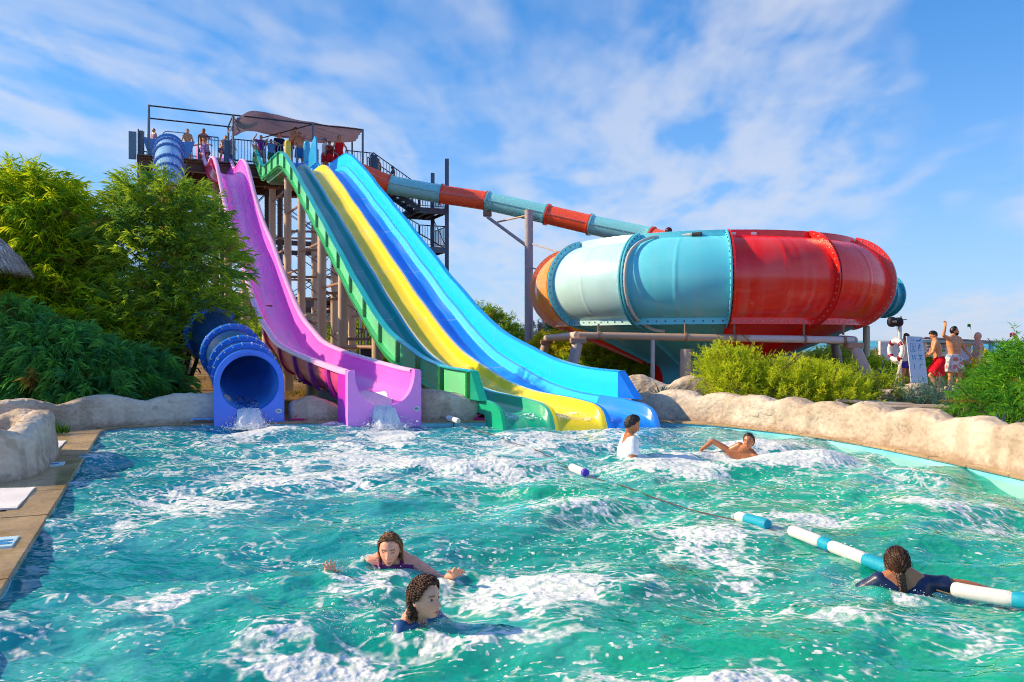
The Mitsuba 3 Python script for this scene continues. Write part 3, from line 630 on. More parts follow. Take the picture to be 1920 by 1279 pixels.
# outer wall on the right
SR = np.r_[np.linspace(0.6, 25.4, 110)]
P = np.array([[TL(s, TW - 0.012 + 0.05 * t * t, ZT(s) - 0.44 + 0.44 * t) for t in np.linspace(0, 1, 6)] for s in SR])
add(part(tl, 'right_wall'), grid(P), 'gelcoat', srgb('#18c8fa'), smooth=True, amt=0.08, scale=0.6)
P2 = P + UD * 0.03
add(part(tl, 'right_wall_back'), flip(grid(P2)), 'gelcoat', srgb('#0c84c0'), smooth=True)
add(part(tl, 'right_rim'), plate(TW + 0.02, TW + 0.11, lambda s: ZT(s) + 0.002, lambda s: ZT(s) + 0.025, SR), 'gelcoat', srgb('#159fe8'), smooth=30)
add(part(tl, 'wall_end'), hull([TL(0.6, a, z) for a in (TW - 0.01, TW + 0.1) for z in (0.46, 0.92)] + [TL(0.1, a, 0.46) for a in (TW - 0.01, TW + 0.1)]), 'gelcoat', srgb('#0a6fe0'), smooth=False)
for s in np.arange(3.0, 24, 2.6):
    J = np.array([[TL(s + ds, TW - 0.012 + 0.05 * t * t - 0.004, ZT(s + ds) - 0.44 + 0.44 * t) for t in np.linspace(0, 1, 6)] for ds in (-0.012, 0.012)])
    add(part(tl, 'wall_joint'), grid(J), 'gelcoat', srgb('#4fd4f4'), smooth=True)
# carrying beams under the lanes
for s in np.arange(4.2, 24, 2.45):
    add(part(tl, 'cross_beam'), beam(TL(s, 0.05, floor_z(s) - 0.16), TL(s, TW - 0.05, floor_z(s) - 0.16), 0.1, 0.14), 'paint', srgb('#8a9a78'), smooth=False)
# start of the lanes: raised cyan cheek and round turquoise hood seen at the top

cheek = Polygon([(0, 0), (1.5, 0), (1.35, 0.55), (0.75, 0.98), (0.3, 1.1), (0.05, 0.9)]).buffer(-0.05).buffer(0.05)
add(part(tl, 'start_cheek'), extrude(cheek, 0.06, TL(19.9, 1.5, 8.55), WD, ZD, UD), 'gelcoat', srgb('#2299d8'), smooth=30, amt=0.3, scale=3)
add(part(tl, 'start_cheek'), extrude(cheek, 0.06, TL(21.5, 0.75, 8.35), WD, ZD, UD), 'gelcoat', srgb('#1f8fd0'), smooth=30, amt=0.3, scale=3)
for k, q in ((1, '#e6c81a'), (2, '#22a0d8')):
    c = TL(21.6, A0 + LP * k, 8.9); add(part(tl, 'start_post'), cat([tube([c + [0, 0, 0], c + [0, 0, 0.75]], 0.13, 14), balls([c + [0, 0, 0.75]], 0.13, False)]), 'gelcoat', srgb(q), smooth=40)
for a in (0.95, 1.4):
    sg = [( -0.12 + 0.5 * t, 0.2 * math.sin(np.pi * t)) for t in np.linspace(0, 1, 9)]
# water curling over the exits
for k, nm, lb in ((0, 'slide_water', 'clear water sheet running over the green lane lip'), (1, 'slide_water', 'clear water sheet running over the yellow lane lip')):
    r = np.random.default_rng(20 + k)
    P = np.array([[TL(s, A0 + k * LP + a, floor_z(s) - 0.06 * lip_h(s) + 0.03 + 0.016 * math.sin(14 * a + 6 * s + k) + 0.012 * math.sin(23 * s)) for a in np.linspace(0.14, 0.6, 14)] for s in np.linspace(-0.5, -0.1 + 0.1 * k, 14)])
    kk = num(nm); add(kk, grid(P), 'clearwater', smooth=True); L(kk, lb, 'water', kind='stuff')

# --- blue tube slide
bt = L(num('blue_tube_slide'), 'enclosed blue tube slide coming out from under the tree', 'water slide')
MO = np.array([-4.40, 13.42, 0.0])                          # mouth centre, water level
mu = np.array([0.93, 0.37, 0.0]); mu /= np.linalg.norm(mu); mw = np.array([-mu[1], mu[0], 0.0])
mp = Point(0, 0.74).buffer(0.56, 24).union(sbox(-0.56, -0.03, 0.56, 0.70)).difference(Point(0, 0.74).buffer(0.47, 24))
mp = mp.difference(sbox(-0.17, 0.2, 0.17, 0.4))
mp = max(getattr(mp, 'geoms', [mp]), key=lambda g: g.area)
BLUE = srgb('#1560d8'); BLUED = srgb('#0b4fa0')
add(part(bt, 'mouth'), extrude(mp, 0.42, MO + mw * 0.42, mu, ZD, -mw), 'gelcoat', srgb('#2470f4'), smooth=30, amt=0.07)
bpath = smooth_path(resample(np.array([MO + [0, 0, 0.74] + mw * 0.05, MO + mw * 1.0 + [0, 0, 0.86], MO + mw * 2.2 + mu * -0.1 + [0, 0, 1.12], MO + mw * 3.6 + mu * -0.5 + [0, 0, 1.6], [-7.6, 18.3, 2.3], [-9.6, 21.0, 3.3], [-11.2, 24.2, 4.6], [-12.3, 27.6, 6.1], [-13.1, 30.6, 7.75], [-13.75, 32.0, 8.75], [-14.3, 33.3, 9.45], [-14.75, 34.4, 9.72]]), 0.25), 6)
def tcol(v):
    t = np.clip((v[:, 2] - 2.0) / 3.0, 0, 1)[:, None]  # paler up the tube: sun reflection put into the colour
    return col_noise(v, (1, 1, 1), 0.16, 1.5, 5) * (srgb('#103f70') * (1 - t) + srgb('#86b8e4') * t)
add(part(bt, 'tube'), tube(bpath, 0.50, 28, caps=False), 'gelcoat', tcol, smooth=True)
add(part(bt, 'tube_lining'), flip(tube(bpath[:40], 0.468, 32, caps=False)), 'gelcoat', srgb('#5aaae8'), smooth=True, amt=0.4, scale=2.2)
bt_t = np.gradient(bpath, axis=0); bt_t /= np.linalg.norm(bt_t, axis=1, keepdims=True)
bt_t = bt_t; bs = np.r_[0, np.cumsum(np.linalg.norm(np.diff(bpath, axis=0), axis=1))]
def ring_flange(thing, c, t, r0, r1, wd, col, nb=18, mat='gelcoat', bc=(0.55, 0.62, 0.68), nm='flange'):
    t = t / np.linalg.norm(t); a = np.cross(t, [0, 0, 1.0]); a /= np.linalg.norm(a); b = np.cross(a, t)
    th_ = np.arange(40) * 2 * np.pi / 40
    C = np.cos(th_)[:, None] * a + np.sin(th_)[:, None] * b
    P = np.stack([c + C * r0 - t * wd, c + C * r1 - t * wd, c + C * r1 + t * wd, c + C * r0 + t * wd], 1)
    k = part(thing, nm)
    add(k, flip(grid(P, cu=True, cv=True)), mat, col, smooth=30)
    if nb:
        pts, nn = [], []
        for i in range(nb):
            q = math.cos(6.283 * i / nb) * a + math.sin(6.283 * i / nb) * b
            for sg in (-1, 1): pts.append(c + q * (r0 * 0.3 + r1 * 0.7) + t * sg * wd); nn.append(t * sg)
            pts.append(c + q * r1); nn.append(q)
        add(part(k, 'bolts'), bolts(pts, nn, 1.2), 'steel', bc, smooth=False, stuff=True)
for sd in (0.62, 1.25, 2.35, 3.6, 5.2, 7.5, 10, 12.5, 15, 17, 18.6, 19.6, 20.6, 21.6, 22.7, 23.7):
    if sd < bs[-1]:
        i = int(np.searchsorted(bs, sd)); ring_flange(bt, bpath[i], bt_t[i], 0.5, 0.585, 0.05, srgb('#1f70e4') if sd < 16 else srgb('#3a72c4'), 22)
ring_flange(bt, bpath[-1], bt_t[-1], 0.47, 0.64, 0.04, srgb('#1c7fd0'), 0)
for sg in (-1, 1):     # start cheeks by the deck
    w_ = bpath[-1] + np.array([0.906, 0.4226, 0]) * sg * 0.55
    add(part(bt, 'start_cheek'), hull([w_ + [0, 0, 0.35], w_ + [0.906 * sg * 0.5, 0.4226 * sg * 0.5, 0.42], w_ + [0, 0, -0.6], w_ + [0.906 * sg * 0.16, 0.4226 * sg * 0.16, -0.6], w_ + [-0.03, 0.06, 0.35], w_ + [0.906 * sg * 0.5 - .03, 0.4226 * sg * 0.5 + .06, 0.42], w_ + [-.03, .06, -0.6]]), 'gelcoat', srgb('#1c7fd0'), smooth=False)
oval_mark(bt, MO - mw * 0.003 + mu * 0.47 + ZD * 0.26, mu, ZD, -mw, 0.11, 0.075, 2)
waterfall(num('slide_water'), lambda s, a, z: MO + mw * s + mu * a + ZD * z, -0.17, 0.14, 0.28, 0.3, 'blue white water pouring out of the blue tube mouth', 8)
Pf = np.array([[MO + mw * s + mu * (0.46 * math.sin(q)) + ZD * (0.74 + 0.13 * max(0, s - 0.05) - 0.455 * math.cos(q) + 0.01 * math.sin(8 * s + 5 * q)) for q in np.linspace(-0.4 - 0.25 * math.sin(s * 2), 0.35 + 0.15 * math.sin(s * 3), 14) * (1 - s / 2.4)] for s in np.linspace(0.0, 2.2, 30)])
kk = num('slide_water'); add(kk, grid(Pf), 'clearwater', smooth=True); L(kk, 'thin stream of water along the floor inside the blue tube', 'water', kind='stuff')
for k in [q for q in labels if q == 'part']: del labels[k]

# support columns of tan fibre cement
COLM = srgb('#c8b09a')
def column(x, y, ztop, label, r=0.14, col=COLM, cap=True):
    k = num('support_column')
    add(part(k, 'shaft'), tube([[x, y, 0.0], [x, y, ztop - 0.08]], r, 18), 'paint', col, smooth=40, amt=0.25, scale=1.6)
    add(part(k, 'base_plate'), cbox((x, y, 0.09), (3 * r, 3 * r, 0.06), 0.01), 'paint', srgb('#7d6a5c'), smooth=False)
    add(part(k, 'head'), cat([cbox((x, y, ztop - 0.05), (2.6 * r, 2.6 * r, 0.05), 0.01), beam([x - 0.3, y - 0.15, ztop], [x + 0.3, y + 0.15, ztop], 0.08, 0.09)]), 'paint', srgb('#8b5a3c'), smooth=False)
    L(k, label, 'column', 'columns under the three lane slide' if 'three lane' in label else None)
    return np.array([x, y])
colL, colR = {}, {}
nth = ['nearest', 'second', 'third', 'fourth', 'fifth', 'sixth', 'seventh']
for i, s in enumerate((7.4, 10.8, 13.4, 16.5, 19.0, 22.3)):
    q = TL(s, 0.3, 0); colL[s] = column(q[0], q[1], floor_z(s) - 0.22, f'tan column under the green edge of the three lane slide, {nth[i]} from the pool')
    q = TL(s, 1.95, 0); colR[s] = column(q[0], q[1], floor_z(s) - 0.22, f'tan column under the blue edge of the three lane slide, {nth[i]} from the pool')
tie_k = L(num('tie_frame'), 'rusty horizontal ties and thin braces between the three lane slide columns', 'bracing')
ks = sorted(colL)
for s in ks:
    zt = floor_z(s) - 0.6; z = zt
    while z > 0.8:
        a, b = colL[s], colR[s]
        add(part(tie_k, 'tie'), bar([*a, z], [*b, z], 0.045, 8), 'paint', srgb('#a08070'), smooth=40, amt=0.25); z -= 1.75
for s0, s1 in zip(ks[:-1], ks[1:]):
    z = floor_z(s0) - 0.7
    while z > 1.0:
        for cc in (colL, colR): add(part(tie_k, 'tie'), bar([*cc[s0], z], [*cc[s1], z], 0.045, 8), 'paint', srgb('#a08070'), smooth=40, amt=0.25)
        add(part(tie_k, 'brace'), bar([*colR[s0], z], [*colR[s1], z - 0.9], 0.016, 6), 'paint', srgb('#4a4c58'), smooth=40)
        add(part(tie_k, 'brace'), bar([*colL[s1], z], [*colR[s1], z - 1.2], 0.016, 6), 'paint', srgb('#4a4c58'), smooth=40)
        z -= 2.3
pcs = []
for i, s in enumerate((5.2, 8.2, 11.3, 15.7, 20.3, 24.7)):
    q = PK(s, 0, 0); pcs.append(column(q[0], q[1], float(pk_z(s)) - 0.72, f'tan column under the pink slide, {nth[i]} from the pool', 0.15))
pt = L(num('tie_frame'), 'rusty ties and braces between the tall pink slide columns', 'bracing')
for i, z in ((4, 6.9), (4, 4.4), (3, 3.2)):
    if i + 1 < len(pcs):
        add(part(pt, 'tie'), bar([*pcs[i], z], [*pcs[i + 1], z], 0.045, 8), 'paint', srgb('#a08070'), smooth=40)
        add(part(pt, 'brace'), bar([*pcs[i], z], [*pcs[i + 1], z - 1.6], 0.016, 6), 'paint', srgb('#4a4c58'), smooth=40)
for i, q in enumerate([(-7.6, 18.6, 1.6), (-10.6, 22.7, 3.6), (-13.1, 28.5, 6.8)]):
    column(*q, f'tan column under the blue tube slide, {nth[i]} from the pool')
add(part(bt, 'cradle'), cat([beam([-7.9, 18.45, 1.68], [-7.3, 18.75, 1.68], 0.1, 0.12)]), 'paint', srgb('#7d6a5c'), smooth=False)
# ---------------------------------------------------------------- tower
UT = np.array([0.9063, 0.4226, 0.0]); VT = np.array([-0.4226, 0.9063, 0.0])
TO = np.array([-15.3, 33.7, 0.0])
def TT(t, d, z): return TO + UT * t + VT * d + ZD * z
STEEL = srgb('#55606e'); RUST = srgb('#5a4038'); DARK = srgb('#3d4652')
tw = L(num('slide_tower'), 'tall steel slide tower with dark deck, railings and canopy frame', 'tower')
ZDK = 9.3
for t in (-0.3, 2.97, 5.4, 9.5):
    for d in (0.15, 4.2):
        add(part(tw, 'column'), beam(TT(t, d, 0.05), TT(t, d, ZDK + (1.0 if (t < 0) else 0.0)), 0.2, 0.2), 'paint', srgb('#5a4a4c') if t > 0 else srgb('#5b6876'), smooth=False, amt=0.2)
for d in (0.0, 2.1, 4.2):
    add(part(tw, 'main_beam'), beam(TT(-0.45, d, ZDK - 0.38), TT(9.75, d, ZDK - 0.38), 0.14, 0.42), 'paint', RUST, smooth=False, amt=0.3)
for d in (-0.08, 4.28):
    for z in (ZDK - 0.18, ZDK - 0.58):
        add(part(tw, 'beam_flange'), beam(TT(-0.45, d, z), TT(9.75, d, z), 0.26, 0.03), 'paint', srgb('#6b5048'), smooth=False, amt=0.3)
for t in np.arange(0.1, 9.7, 0.85):
    add(part(tw, 'joist'), beam(TT(t, 0.1, ZDK - 0.3), TT(t, 4.1, ZDK - 0.3), 0.08, 0.2), 'paint', srgb('#4c3a36'), smooth=False)
for i in range(14):
    add(part(tw, 'deck_board'), cbox(TT(4.65, 0.0 + 0.32 * i, ZDK - 0.06), (10.2, 0.305, 0.06), 0.008, [UT, VT, ZD]), 'paint', srgb('#6d5a4c'), smooth=False, amt=0.3)
# second, lower gallery and cross beams seen between the columns
for z in (3.0, 5.9):
    for d in (0.15, 4.2):
        add(part(tw, 'cross_beam'), beam(TT(-0.3, d, z), TT(9.5, d, z), 0.12, 0.22), 'paint', srgb('#51454a'), smooth=False, amt=0.25)
for t0, t1 in ((-0.3, 2.97), (2.97, 5.4), (5.4, 9.5)):
    for d in (0.15, 4.2):
        for z0, z1 in ((3.1, 5.8), (6.0, 8.8)):
            add(part(tw, 'brace'), bar(TT(t0, d, z0), TT(t1, d, z1), 0.022, 6), 'paint', DARK, smooth=40)
            add(part(tw, 'brace'), bar(TT(t0, d, z1), TT(t1, d, z0), 0.022, 6), 'paint', DARK, smooth=40)
def railing(thing, p, q, h=1.02, step=0.125, col=srgb('#3e5468'), rails=(1.0,), base=0.08, posts=True):
    p, q = np.asarray(p, float), np.asarray(q, float); l = np.linalg.norm((q - p)[:2]); n = max(2, int(l / step))
    k = part(thing, 'railing')
    ms = [bar(p + ZD * h, q + ZD * h, 0.026, 8), bar(p + ZD * base, q + ZD * base, 0.018, 6)]
    if posts: ms += [bar(p, p + ZD * h, 0.026, 8), bar(q, q + ZD * h, 0.026, 8)]
    add(k, cat(ms), 'paint', col, smooth=40)
    add(part(k, 'balusters'), cat([bar(p + (q - p) * i / n + ZD * base, p + (q - p) * i / n + ZD * h, 0.013, 5) for i in range(1, n)]), 'paint', col, smooth=40, stuff=True)
def hoop(thing, p, q, h=1.0, col=srgb('#8fa3b0')):
    p, q = np.asarray(p, float), np.asarray(q, float); dq = (q - p) * 0.1
    add(part(thing, 'guard_hoop'), tube(smooth_path(resample([p, p + ZD * (h - 0.12), p + ZD * h + dq, q + ZD * h - dq, q + ZD * (h - 0.12), q], 0.06), 2), 0.022, 7), 'paint', col, smooth=40)
railing(tw, TT(-0.3, 4.2, ZDK), TT(9.7, 4.2, ZDK), rails=(1,))
railing(tw, TT(-0.4, 0, ZDK), TT(-0.4, 4.2, ZDK))
railing(tw, TT(1.95, 0, ZDK), TT(2.75, 0, ZDK))
railing(tw, TT(3.45, 0, ZDK), TT(4.75, 0, ZDK)); railing(tw, TT(3.3, 0.05, ZDK), TT(3.3, 1.2, ZDK))
railing(tw, TT(6.5, 0.4, ZDK), TT(7.15, 0.4, ZDK)); railing(tw, TT(8.35, 0, ZDK), TT(9.6, 0, ZDK))
hoop(tw, TT(0.55, 0.9, ZDK), TT(1.75, 0.9, ZDK), 1.28); hoop(tw, TT(2.2, 1.0, ZDK), TT(3.4, 1.0, ZDK), 1.12)
hoop(tw, TT(4.7, 0.5, ZDK), TT(5.5, 0.6, ZDK), 1.2); hoop(tw, TT(5.35, 0.5, ZDK), TT(6.2, 0.6, ZDK), 1.1); hoop(tw, TT(6.0, 0.5, ZDK), TT(6.5, 0.5, ZDK), 1.15); hoop(tw, TT(7.3, 0.4, ZDK), TT(8.1, 0.4, ZDK), 0.95)
for t in (3.18, 9.75):
    add(part(tw, 'side_panel'), cbox(TT(t, 0.25, ZDK + 0.5), (0.34, 0.12, 1.0), 0.01, [UT, VT, ZD]), 'paint', srgb('#3f6186'), smooth=False)
add(part(tw, 'side_panel'), cbox(TT(-0.62, 0.1, ZDK + 0.35), (0.3, 0.14, 1.15), 0.01, [UT, VT, ZD]), 'paint', srgb('#5d7f9a'), smooth=False)
add(part(tw, 'back_panel'), cbox(TT(2.75, 3.9, ZDK + 0.5), (0.8, 0.05, 0.9), 0.01, [UT, VT, ZD]), 'paint', srgb('#6f9bb5'), smooth=False)
# canopy frame
ZC = 11.37
for t in (0.0, 3.37, 6.84, 9.15):
    for d in (0.0, 2.1):
        if d > 0 and t == 6.84: continue
        add(part(tw, 'canopy_post'), bar(TT(t, d, ZDK), TT(t, d, ZC + 0.03), 0.05, 10), 'paint', srgb('#66778a'), smooth=40)
for d in (0.0, 2.1):
    add(part(tw, 'canopy_rail'), bar(TT(0.0, d, ZC), TT(9.15, d, ZC), 0.034, 8), 'paint', DARK, smooth=40)
for t in (0.0, 3.37, 9.15):
    add(part(tw, 'canopy_rail'), bar(TT(t, 0, ZC), TT(t, 2.1, ZC), 0.034, 8), 'paint', DARK, smooth=40)
add(part(tw, 'canopy_brace'), bar(TT(6.84, 0, ZC), TT(4.9, 2.1, ZC - 0.35), 0.03, 8), 'paint', DARK, smooth=40)
# shade sail: slack cloth over the right part of the frame, bunched at the left
t_, d_ = np.meshgrid(np.linspace(3.5, 9.1, 70), np.linspace(-0.05, 2.15, 34), indexing='ij')
bl = np.exp(-((t_ - 4.55) / 0.95) ** 2)
zz = ZC + 0.05 - 0.36 * np.sin(np.pi * np.clip((d_ + .05) / 2.2, 0, 1)) * (0.7 + 0.3 * np.sin(t_ * 1.7)) + 0.42 * bl * np.sin(np.pi * np.clip((d_ - 0.1) / 1.5, 0, 1)) + 0.6 * bl * 0.35
zz -= 0.30 * np.clip((d_ - 1.2) / 0.9, 0, 1) * np.clip((9.0 - t_) / 1.2, 0, 1)
zz += 0.05 * np.sin(d_ * 17 + 2.5 * np.sin(t_ * 1.3)) + 0.02 * np.sin(d_ * 41 + t_ * 3)
zz -= 0.28 * np.exp(-((t_ - 3.5) / 0.35) ** 2)
d2 = d_ - 0.35 * np.exp(-((t_ - 4.3) / 0.7) ** 2) * np.clip(1 - d_, 0, 1)
P = np.array([[TT(t_[i, j], d2[i, j], zz[i, j]) for j in range(34)] for i in range(70)])
sk = L(num('shade_sail'), 'wrinkled grey purple shade cloth slung over the tower canopy frame', 'shade sail')
add(part(sk, 'cloth'), grid(P), 'sailcloth', srgb('#8c8096'), smooth=True, amt=0.12)
t_ = np.linspace(0, 1, 18)
P = np.array([[TT(3.36 + 0.10 * math.sin(5 * a) + 0.12 * b * math.sin(9 * a + 2), -0.05 + 0.5 * b, ZC + 0.02 - 0.75 * a + 0.05 * math.sin(12 * b)) for b in np.linspace(0, 1, 10)] for a in t_])
add(part(sk, 'bunched_end'), grid(P), 'sailcloth', srgb('#94858e'), smooth=True)
P = np.array([[TT(3.45 + 1.0 * a, 0.3 + 0.35 * b, ZC - 0.05 - 0.22 * math.sin(np.pi * a) - 0.12 * b + 0.03 * math.sin(10 * b + 4 * a)) for b in np.linspace(0, 1, 8)] for a in np.linspace(0, 1, 16)])
add(part(sk, 'loose_flap'), grid(P), 'sailcloth', srgb('#a0acb8'), smooth=True)

# --- stairs at the back right of the tower
st = L(num('steel_staircase'), 'grey steel staircase zigzagging down behind the blue lane', 'staircase')
SG = srgb('#56657a')
for t, d, z1 in ((13.35, 0.0, 10.4), (13.35, 2.1, 10.1), (11.9, 2.1, 7.9)):
    add(part(st, 'column'), beam(TT(t, d, 0.05), TT(t, d, z1), 0.19, 0.19), 'steel', SG, smooth=False, amt=0.12)
add(part(st, 'column'), beam(TT(10.0, 0.3, 0.05), TT(10.0, 0.3, 8.6), 0.19, 0.19), 'steel', SG, smooth=False)
def flight(a, b, d0, d1, n=8):
    """stairs from point a=(t,z) down to b=(t,z) between depths d0 and d1"""
    for d in (d0, d1):
        add(part(st, 'stringer'), beam(TT(a[0], d, a[1] - 0.1), TT(b[0], d, b[1] - 0.1), 0.06, 0.24), 'steel', srgb('#4a5b72'), smooth=False)
        railing(st, TT(a[0], d, a[1]), TT(b[0], d, b[1]), 1.05, 0.15)
    for i in range(n):
        f = (i + 0.5) / n
        add(part(st, 'step'), cbox(TT(a[0] + (b[0] - a[0]) * f, (d0 + d1) / 2, a[1] + (b[1] - a[1]) * f - 0.02), (abs(b[0] - a[0]) / n * 1.05, abs(d1 - d0) - 0.06, 0.04), 0.006, [UT, VT, ZD]), 'steel', srgb('#6a7484'), smooth=False)
def landing(t0, t1, d0, d1, z):
    add(part(st, 'landing'), cbox(TT((t0 + t1) / 2, (d0 + d1) / 2, z - 0.03), (t1 - t0, d1 - d0, 0.05), 0.008, [UT, VT, ZD]), 'steel', srgb('#6a6470'), smooth=False)
    for d in (d0, d1): add(part(st, 'landing_beam'), beam(TT(t0, d, z - 0.17), TT(t1, d, z - 0.17), 0.08, 0.24), 'steel', SG, smooth=False)
    for t in np.linspace(t0, t1, 4): add(part(st, 'landing_beam'), beam(TT(t, d0, z - 0.17), TT(t, d1, z - 0.17), 0.06, 0.16), 'steel', srgb('#4a4048'), smooth=False)
flight((9.65, 9.3), (11.9, 7.95), 0.0, 1.0); landing(11.9, 13.35, 0.0, 2.1, 7.95)
railing(st, TT(11.95, 0, 7.95), TT(13.3, 0, 7.95)); railing(st, TT(13.35, 0, 7.95), TT(13.35, 2.1, 7.95)); railing(st, TT(11.9, 2.1, 7.95), TT(13.35, 2.1, 7.95))
flight((11.9, 7.95), (9.9, 7.0), 1.1, 2.1, 6); landing(8.8, 9.9, 0.0, 2.1, 7.0)
flight((9.9, 7.0), (11.9, 6.05), 0.0, 1.0, 6); landing(11.9, 13.35, 0.0, 2.1, 6.05)
railing(st, TT(11.95, 0, 6.05), TT(13.3, 0, 6.05)); railing(st, TT(13.35, 0, 6.05), TT(13.35, 2.1, 6.05)); railing(st, TT(11.9, 2.1, 5.0), TT(13.35, 2.1, 5.0))
flight((11.9, 6.05), (9.3, 4.4), 1.1, 2.1, 8); landing(8.2, 9.3, 0.0, 2.1, 4.4); flight((9.3, 4.4), (11.9, 3.0), 0.0, 1.0, 8); landing(11.9, 13.35, 0.0, 2.1, 3.0); flight((11.9, 3.0), (7.9, 0.1), 1.1, 2.1, 14)
add(part(st, 'brace'), bar(TT(10.1, 0.1, 7.6), TT(13.3, 0.1, 6.0), 0.03, 6), 'steel', srgb('#5a5058'), smooth=40)
add(part(st, 'brace'), bar(TT(13.35, 2.0, 7.7), TT(13.35, 0.1, 6.1), 0.025, 6), 'steel', srgb('#5a5058'), smooth=40)
add(part(st, 'cross_beam'), beam(TT(10.4, 1.05, 9.42), TT(13.3, 1.05, 9.3), 0.06, 0.1), 'steel', srgb('#4a5058'), smooth=False)
# lattice fence and white hut behind the columns
hut = L(num('white_hut'), 'plain white hut with brown wooden roof edge behind the columns', 'hut')
add(part(hut, 'wall'), cbox((-10.4, 44.5, 1.7), (4.2, 4.0, 3.3), 0.03), 'matte', (0.70, 0.69, 0.67), smooth=False, amt=0.05)
add(part(hut, 'roof'), cbox((-9.6, 44.4, 3.52), (6.4, 4.8, 0.22), 0.02), 'matte', srgb('#6d3e2c'), smooth=False, amt=0.3)
for i in range(20): add(part(hut, 'roof_plank'), cbox((-12.6 + i * 0.31, 41.95, 3.66 + 0.02 * (i % 3)), (0.28, 0.12, 0.16), 0.01), 'matte', srgb('#5d4338'), smooth=False, amt=0.4)
for i in range(6): add(part(hut, 'post'), cbox((-8.2 + 0.35 * i, 42.1, 3.2 - 0.0), (0.08, 0.08, 0.5), 0.01), 'matte', srgb('#5d3a2c'), smooth=False)
lf = L(num('lattice_fence'), 'grey upright lattice fence standing on the hut roof', 'fence')
railing(lf, (-9.3, 42.2, 3.66), (-7.9, 42.6, 3.66), 1.1, 0.09, srgb('#6a6668'))
k_ = L(num('door_panel'), 'dark metal gate panel under the slides, before green bushes', 'gate')
railing(k_, (-6.6, 33.0, 0.05), (-5.5, 33.3, 0.05), 1.9, 0.12, srgb('#2c2c30')); add(part(k_, 'plate'), cbox((-5.9, 33.1, 0.9), (0.7, 0.05, 0.7), 0.01), 'paint', srgb('#24262c'), smooth=False)
for i, (x, y) in enumerate(((-6.35, 33.5), (-6.15, 33.8))):
    k_ = num('steel_pole'); add(k_, bar((x, y, 0), (x, y, 3.4), 0.055, 10), 'steel', (0.6, 0.6, 0.62), smooth=40); L(k_, 'slim silver pole before the bushes between slide columns, ' + ('the left of two' if i == 0 else 'the right of two'), 'pole', 'silver poles between the slide columns')
k_ = num('steel_beam'); add(k_, beam((-11.6, 32.6, 3.05), (-8.4, 33.9, 3.05), 0.14, 0.3), 'paint', srgb('#6d6468'), smooth=False); L(k_, 'grey horizontal steel beam between columns left of the pink slide', 'beam')

# ---------------------------------------------------------------- red and turquoise flume
fm = L(num('tube_flume'), 'enclosed flume of red and turquoise tube sections leading into the bowl', 'water slide')
AQ = srgb('#84d8e2'); RED = srgb('#fc5a30')
fp = np.array([(-8.0, 36.9, 9.62), (-6.95, 37.6, 9.3), (-5.82, 37.95, 8.86), (-3.34, 37.9, 8.40), (-1.10, 37.5, 8.0), (1.55, 36.65, 7.26), (3.55, 36.0, 6.68), (6.1, 35.1, 6.0), (7.6, 33.6, 5.3), (8.4, 31.6, 4.5)])
fpath = smooth_path(resample(fp, 0.15), 10)
cuts = [0] + [int(np.argmin(np.linalg.norm(fpath - q, axis=1))) for q in fp[2:8]] + [len(fpath) - 1]
ft = np.gradient(fpath, axis=0); ft /= np.linalg.norm(ft, axis=1, keepdims=True)
for i in range(len(cuts) - 1):
    seg = fpath[cuts[i]:cuts[i + 1] + 1]; c = (RED if i % 2 == 0 else AQ)
    k_ = part(fm, 'section'); add(k_, tube(seg, 0.435, 32, caps=False), 'gelcoat', c, smooth=True, amt=0.08, scale=1.0, chalk=0.15); L(k_, ('red' if i % 2 == 0 else 'turquoise') + ' section')
    for sg in (-1, 1):                                                        # side seams
        sd = np.cross(ft[cuts[i]:cuts[i + 1] + 1], ZD); sd /= np.linalg.norm(sd, axis=1, keepdims=True)
        P = np.stack([seg + sd * sg * 0.425 + ZD * 0.02, seg + sd * sg * 0.475 + ZD * 0.02, seg + sd * sg * 0.475 - ZD * 0.02, seg + sd * sg * 0.425 - ZD * 0.02], 1)
        add(part(k_, 'seam'), grid(P, cv=True), 'gelcoat', c * 0.55, smooth=30)
    if i: 
        for sg, cc in ((-1, RED if (i - 1) % 2 == 0 else AQ), (1, c)):
            ring_flange(fm, fpath[cuts[i]] + ft[cuts[i]] * 0.035 * sg, ft[cuts[i]], 0.43, 0.50, 0.03, cc * 0.8, 0)
mast = L(num('support_mast'), 'tall grey round mast with bracket holding the tube flume', 'mast')
mx, my = 0.76, 36.1
MG = srgb('#a9a3ac')
add(part(mast, 'pole'), tube([[mx, my, 0], [mx, my, 7.32]], 0.19, 20), 'paint', MG, smooth=40, amt=0.08)
add(part(mast, 'cap'), tube([[mx, my, 7.32], [mx, my, 7.35]], 0.2, 20), 'paint', srgb('#c9a58a'), smooth=40)
add(part(mast, 'bracket_arm'), bar((mx - 0.1, my, 5.75), (-1.15, 37.4, 7.25), 0.075, 10), 'paint', MG, smooth=40)
add(part(mast, 'bracket_arm'), bar((mx - 0.15, my, 7.1), (-0.75, 37.1, 6.95), 0.04, 8), 'paint', srgb('#c9a58a'), smooth=40)
add(part(mast, 'saddle'), cbox((-1.15, 37.45, 7.4), (0.4, 0.3, 0.24), 0.03), 'paint', srgb('#8a6a5c'), smooth=False)
add(part(mast, 'stay_rod'), bar((mx + 0.1, my, 5.85), (2.9, 29.5, 4.35), 0.035, 8), 'paint', MG, smooth=40)
add(part(mast, 'stay_rod'), bar((mx + 0.1, my, 4.75), (2.0, 29.8, 3.9), 0.035, 8), 'paint', MG, smooth=40)

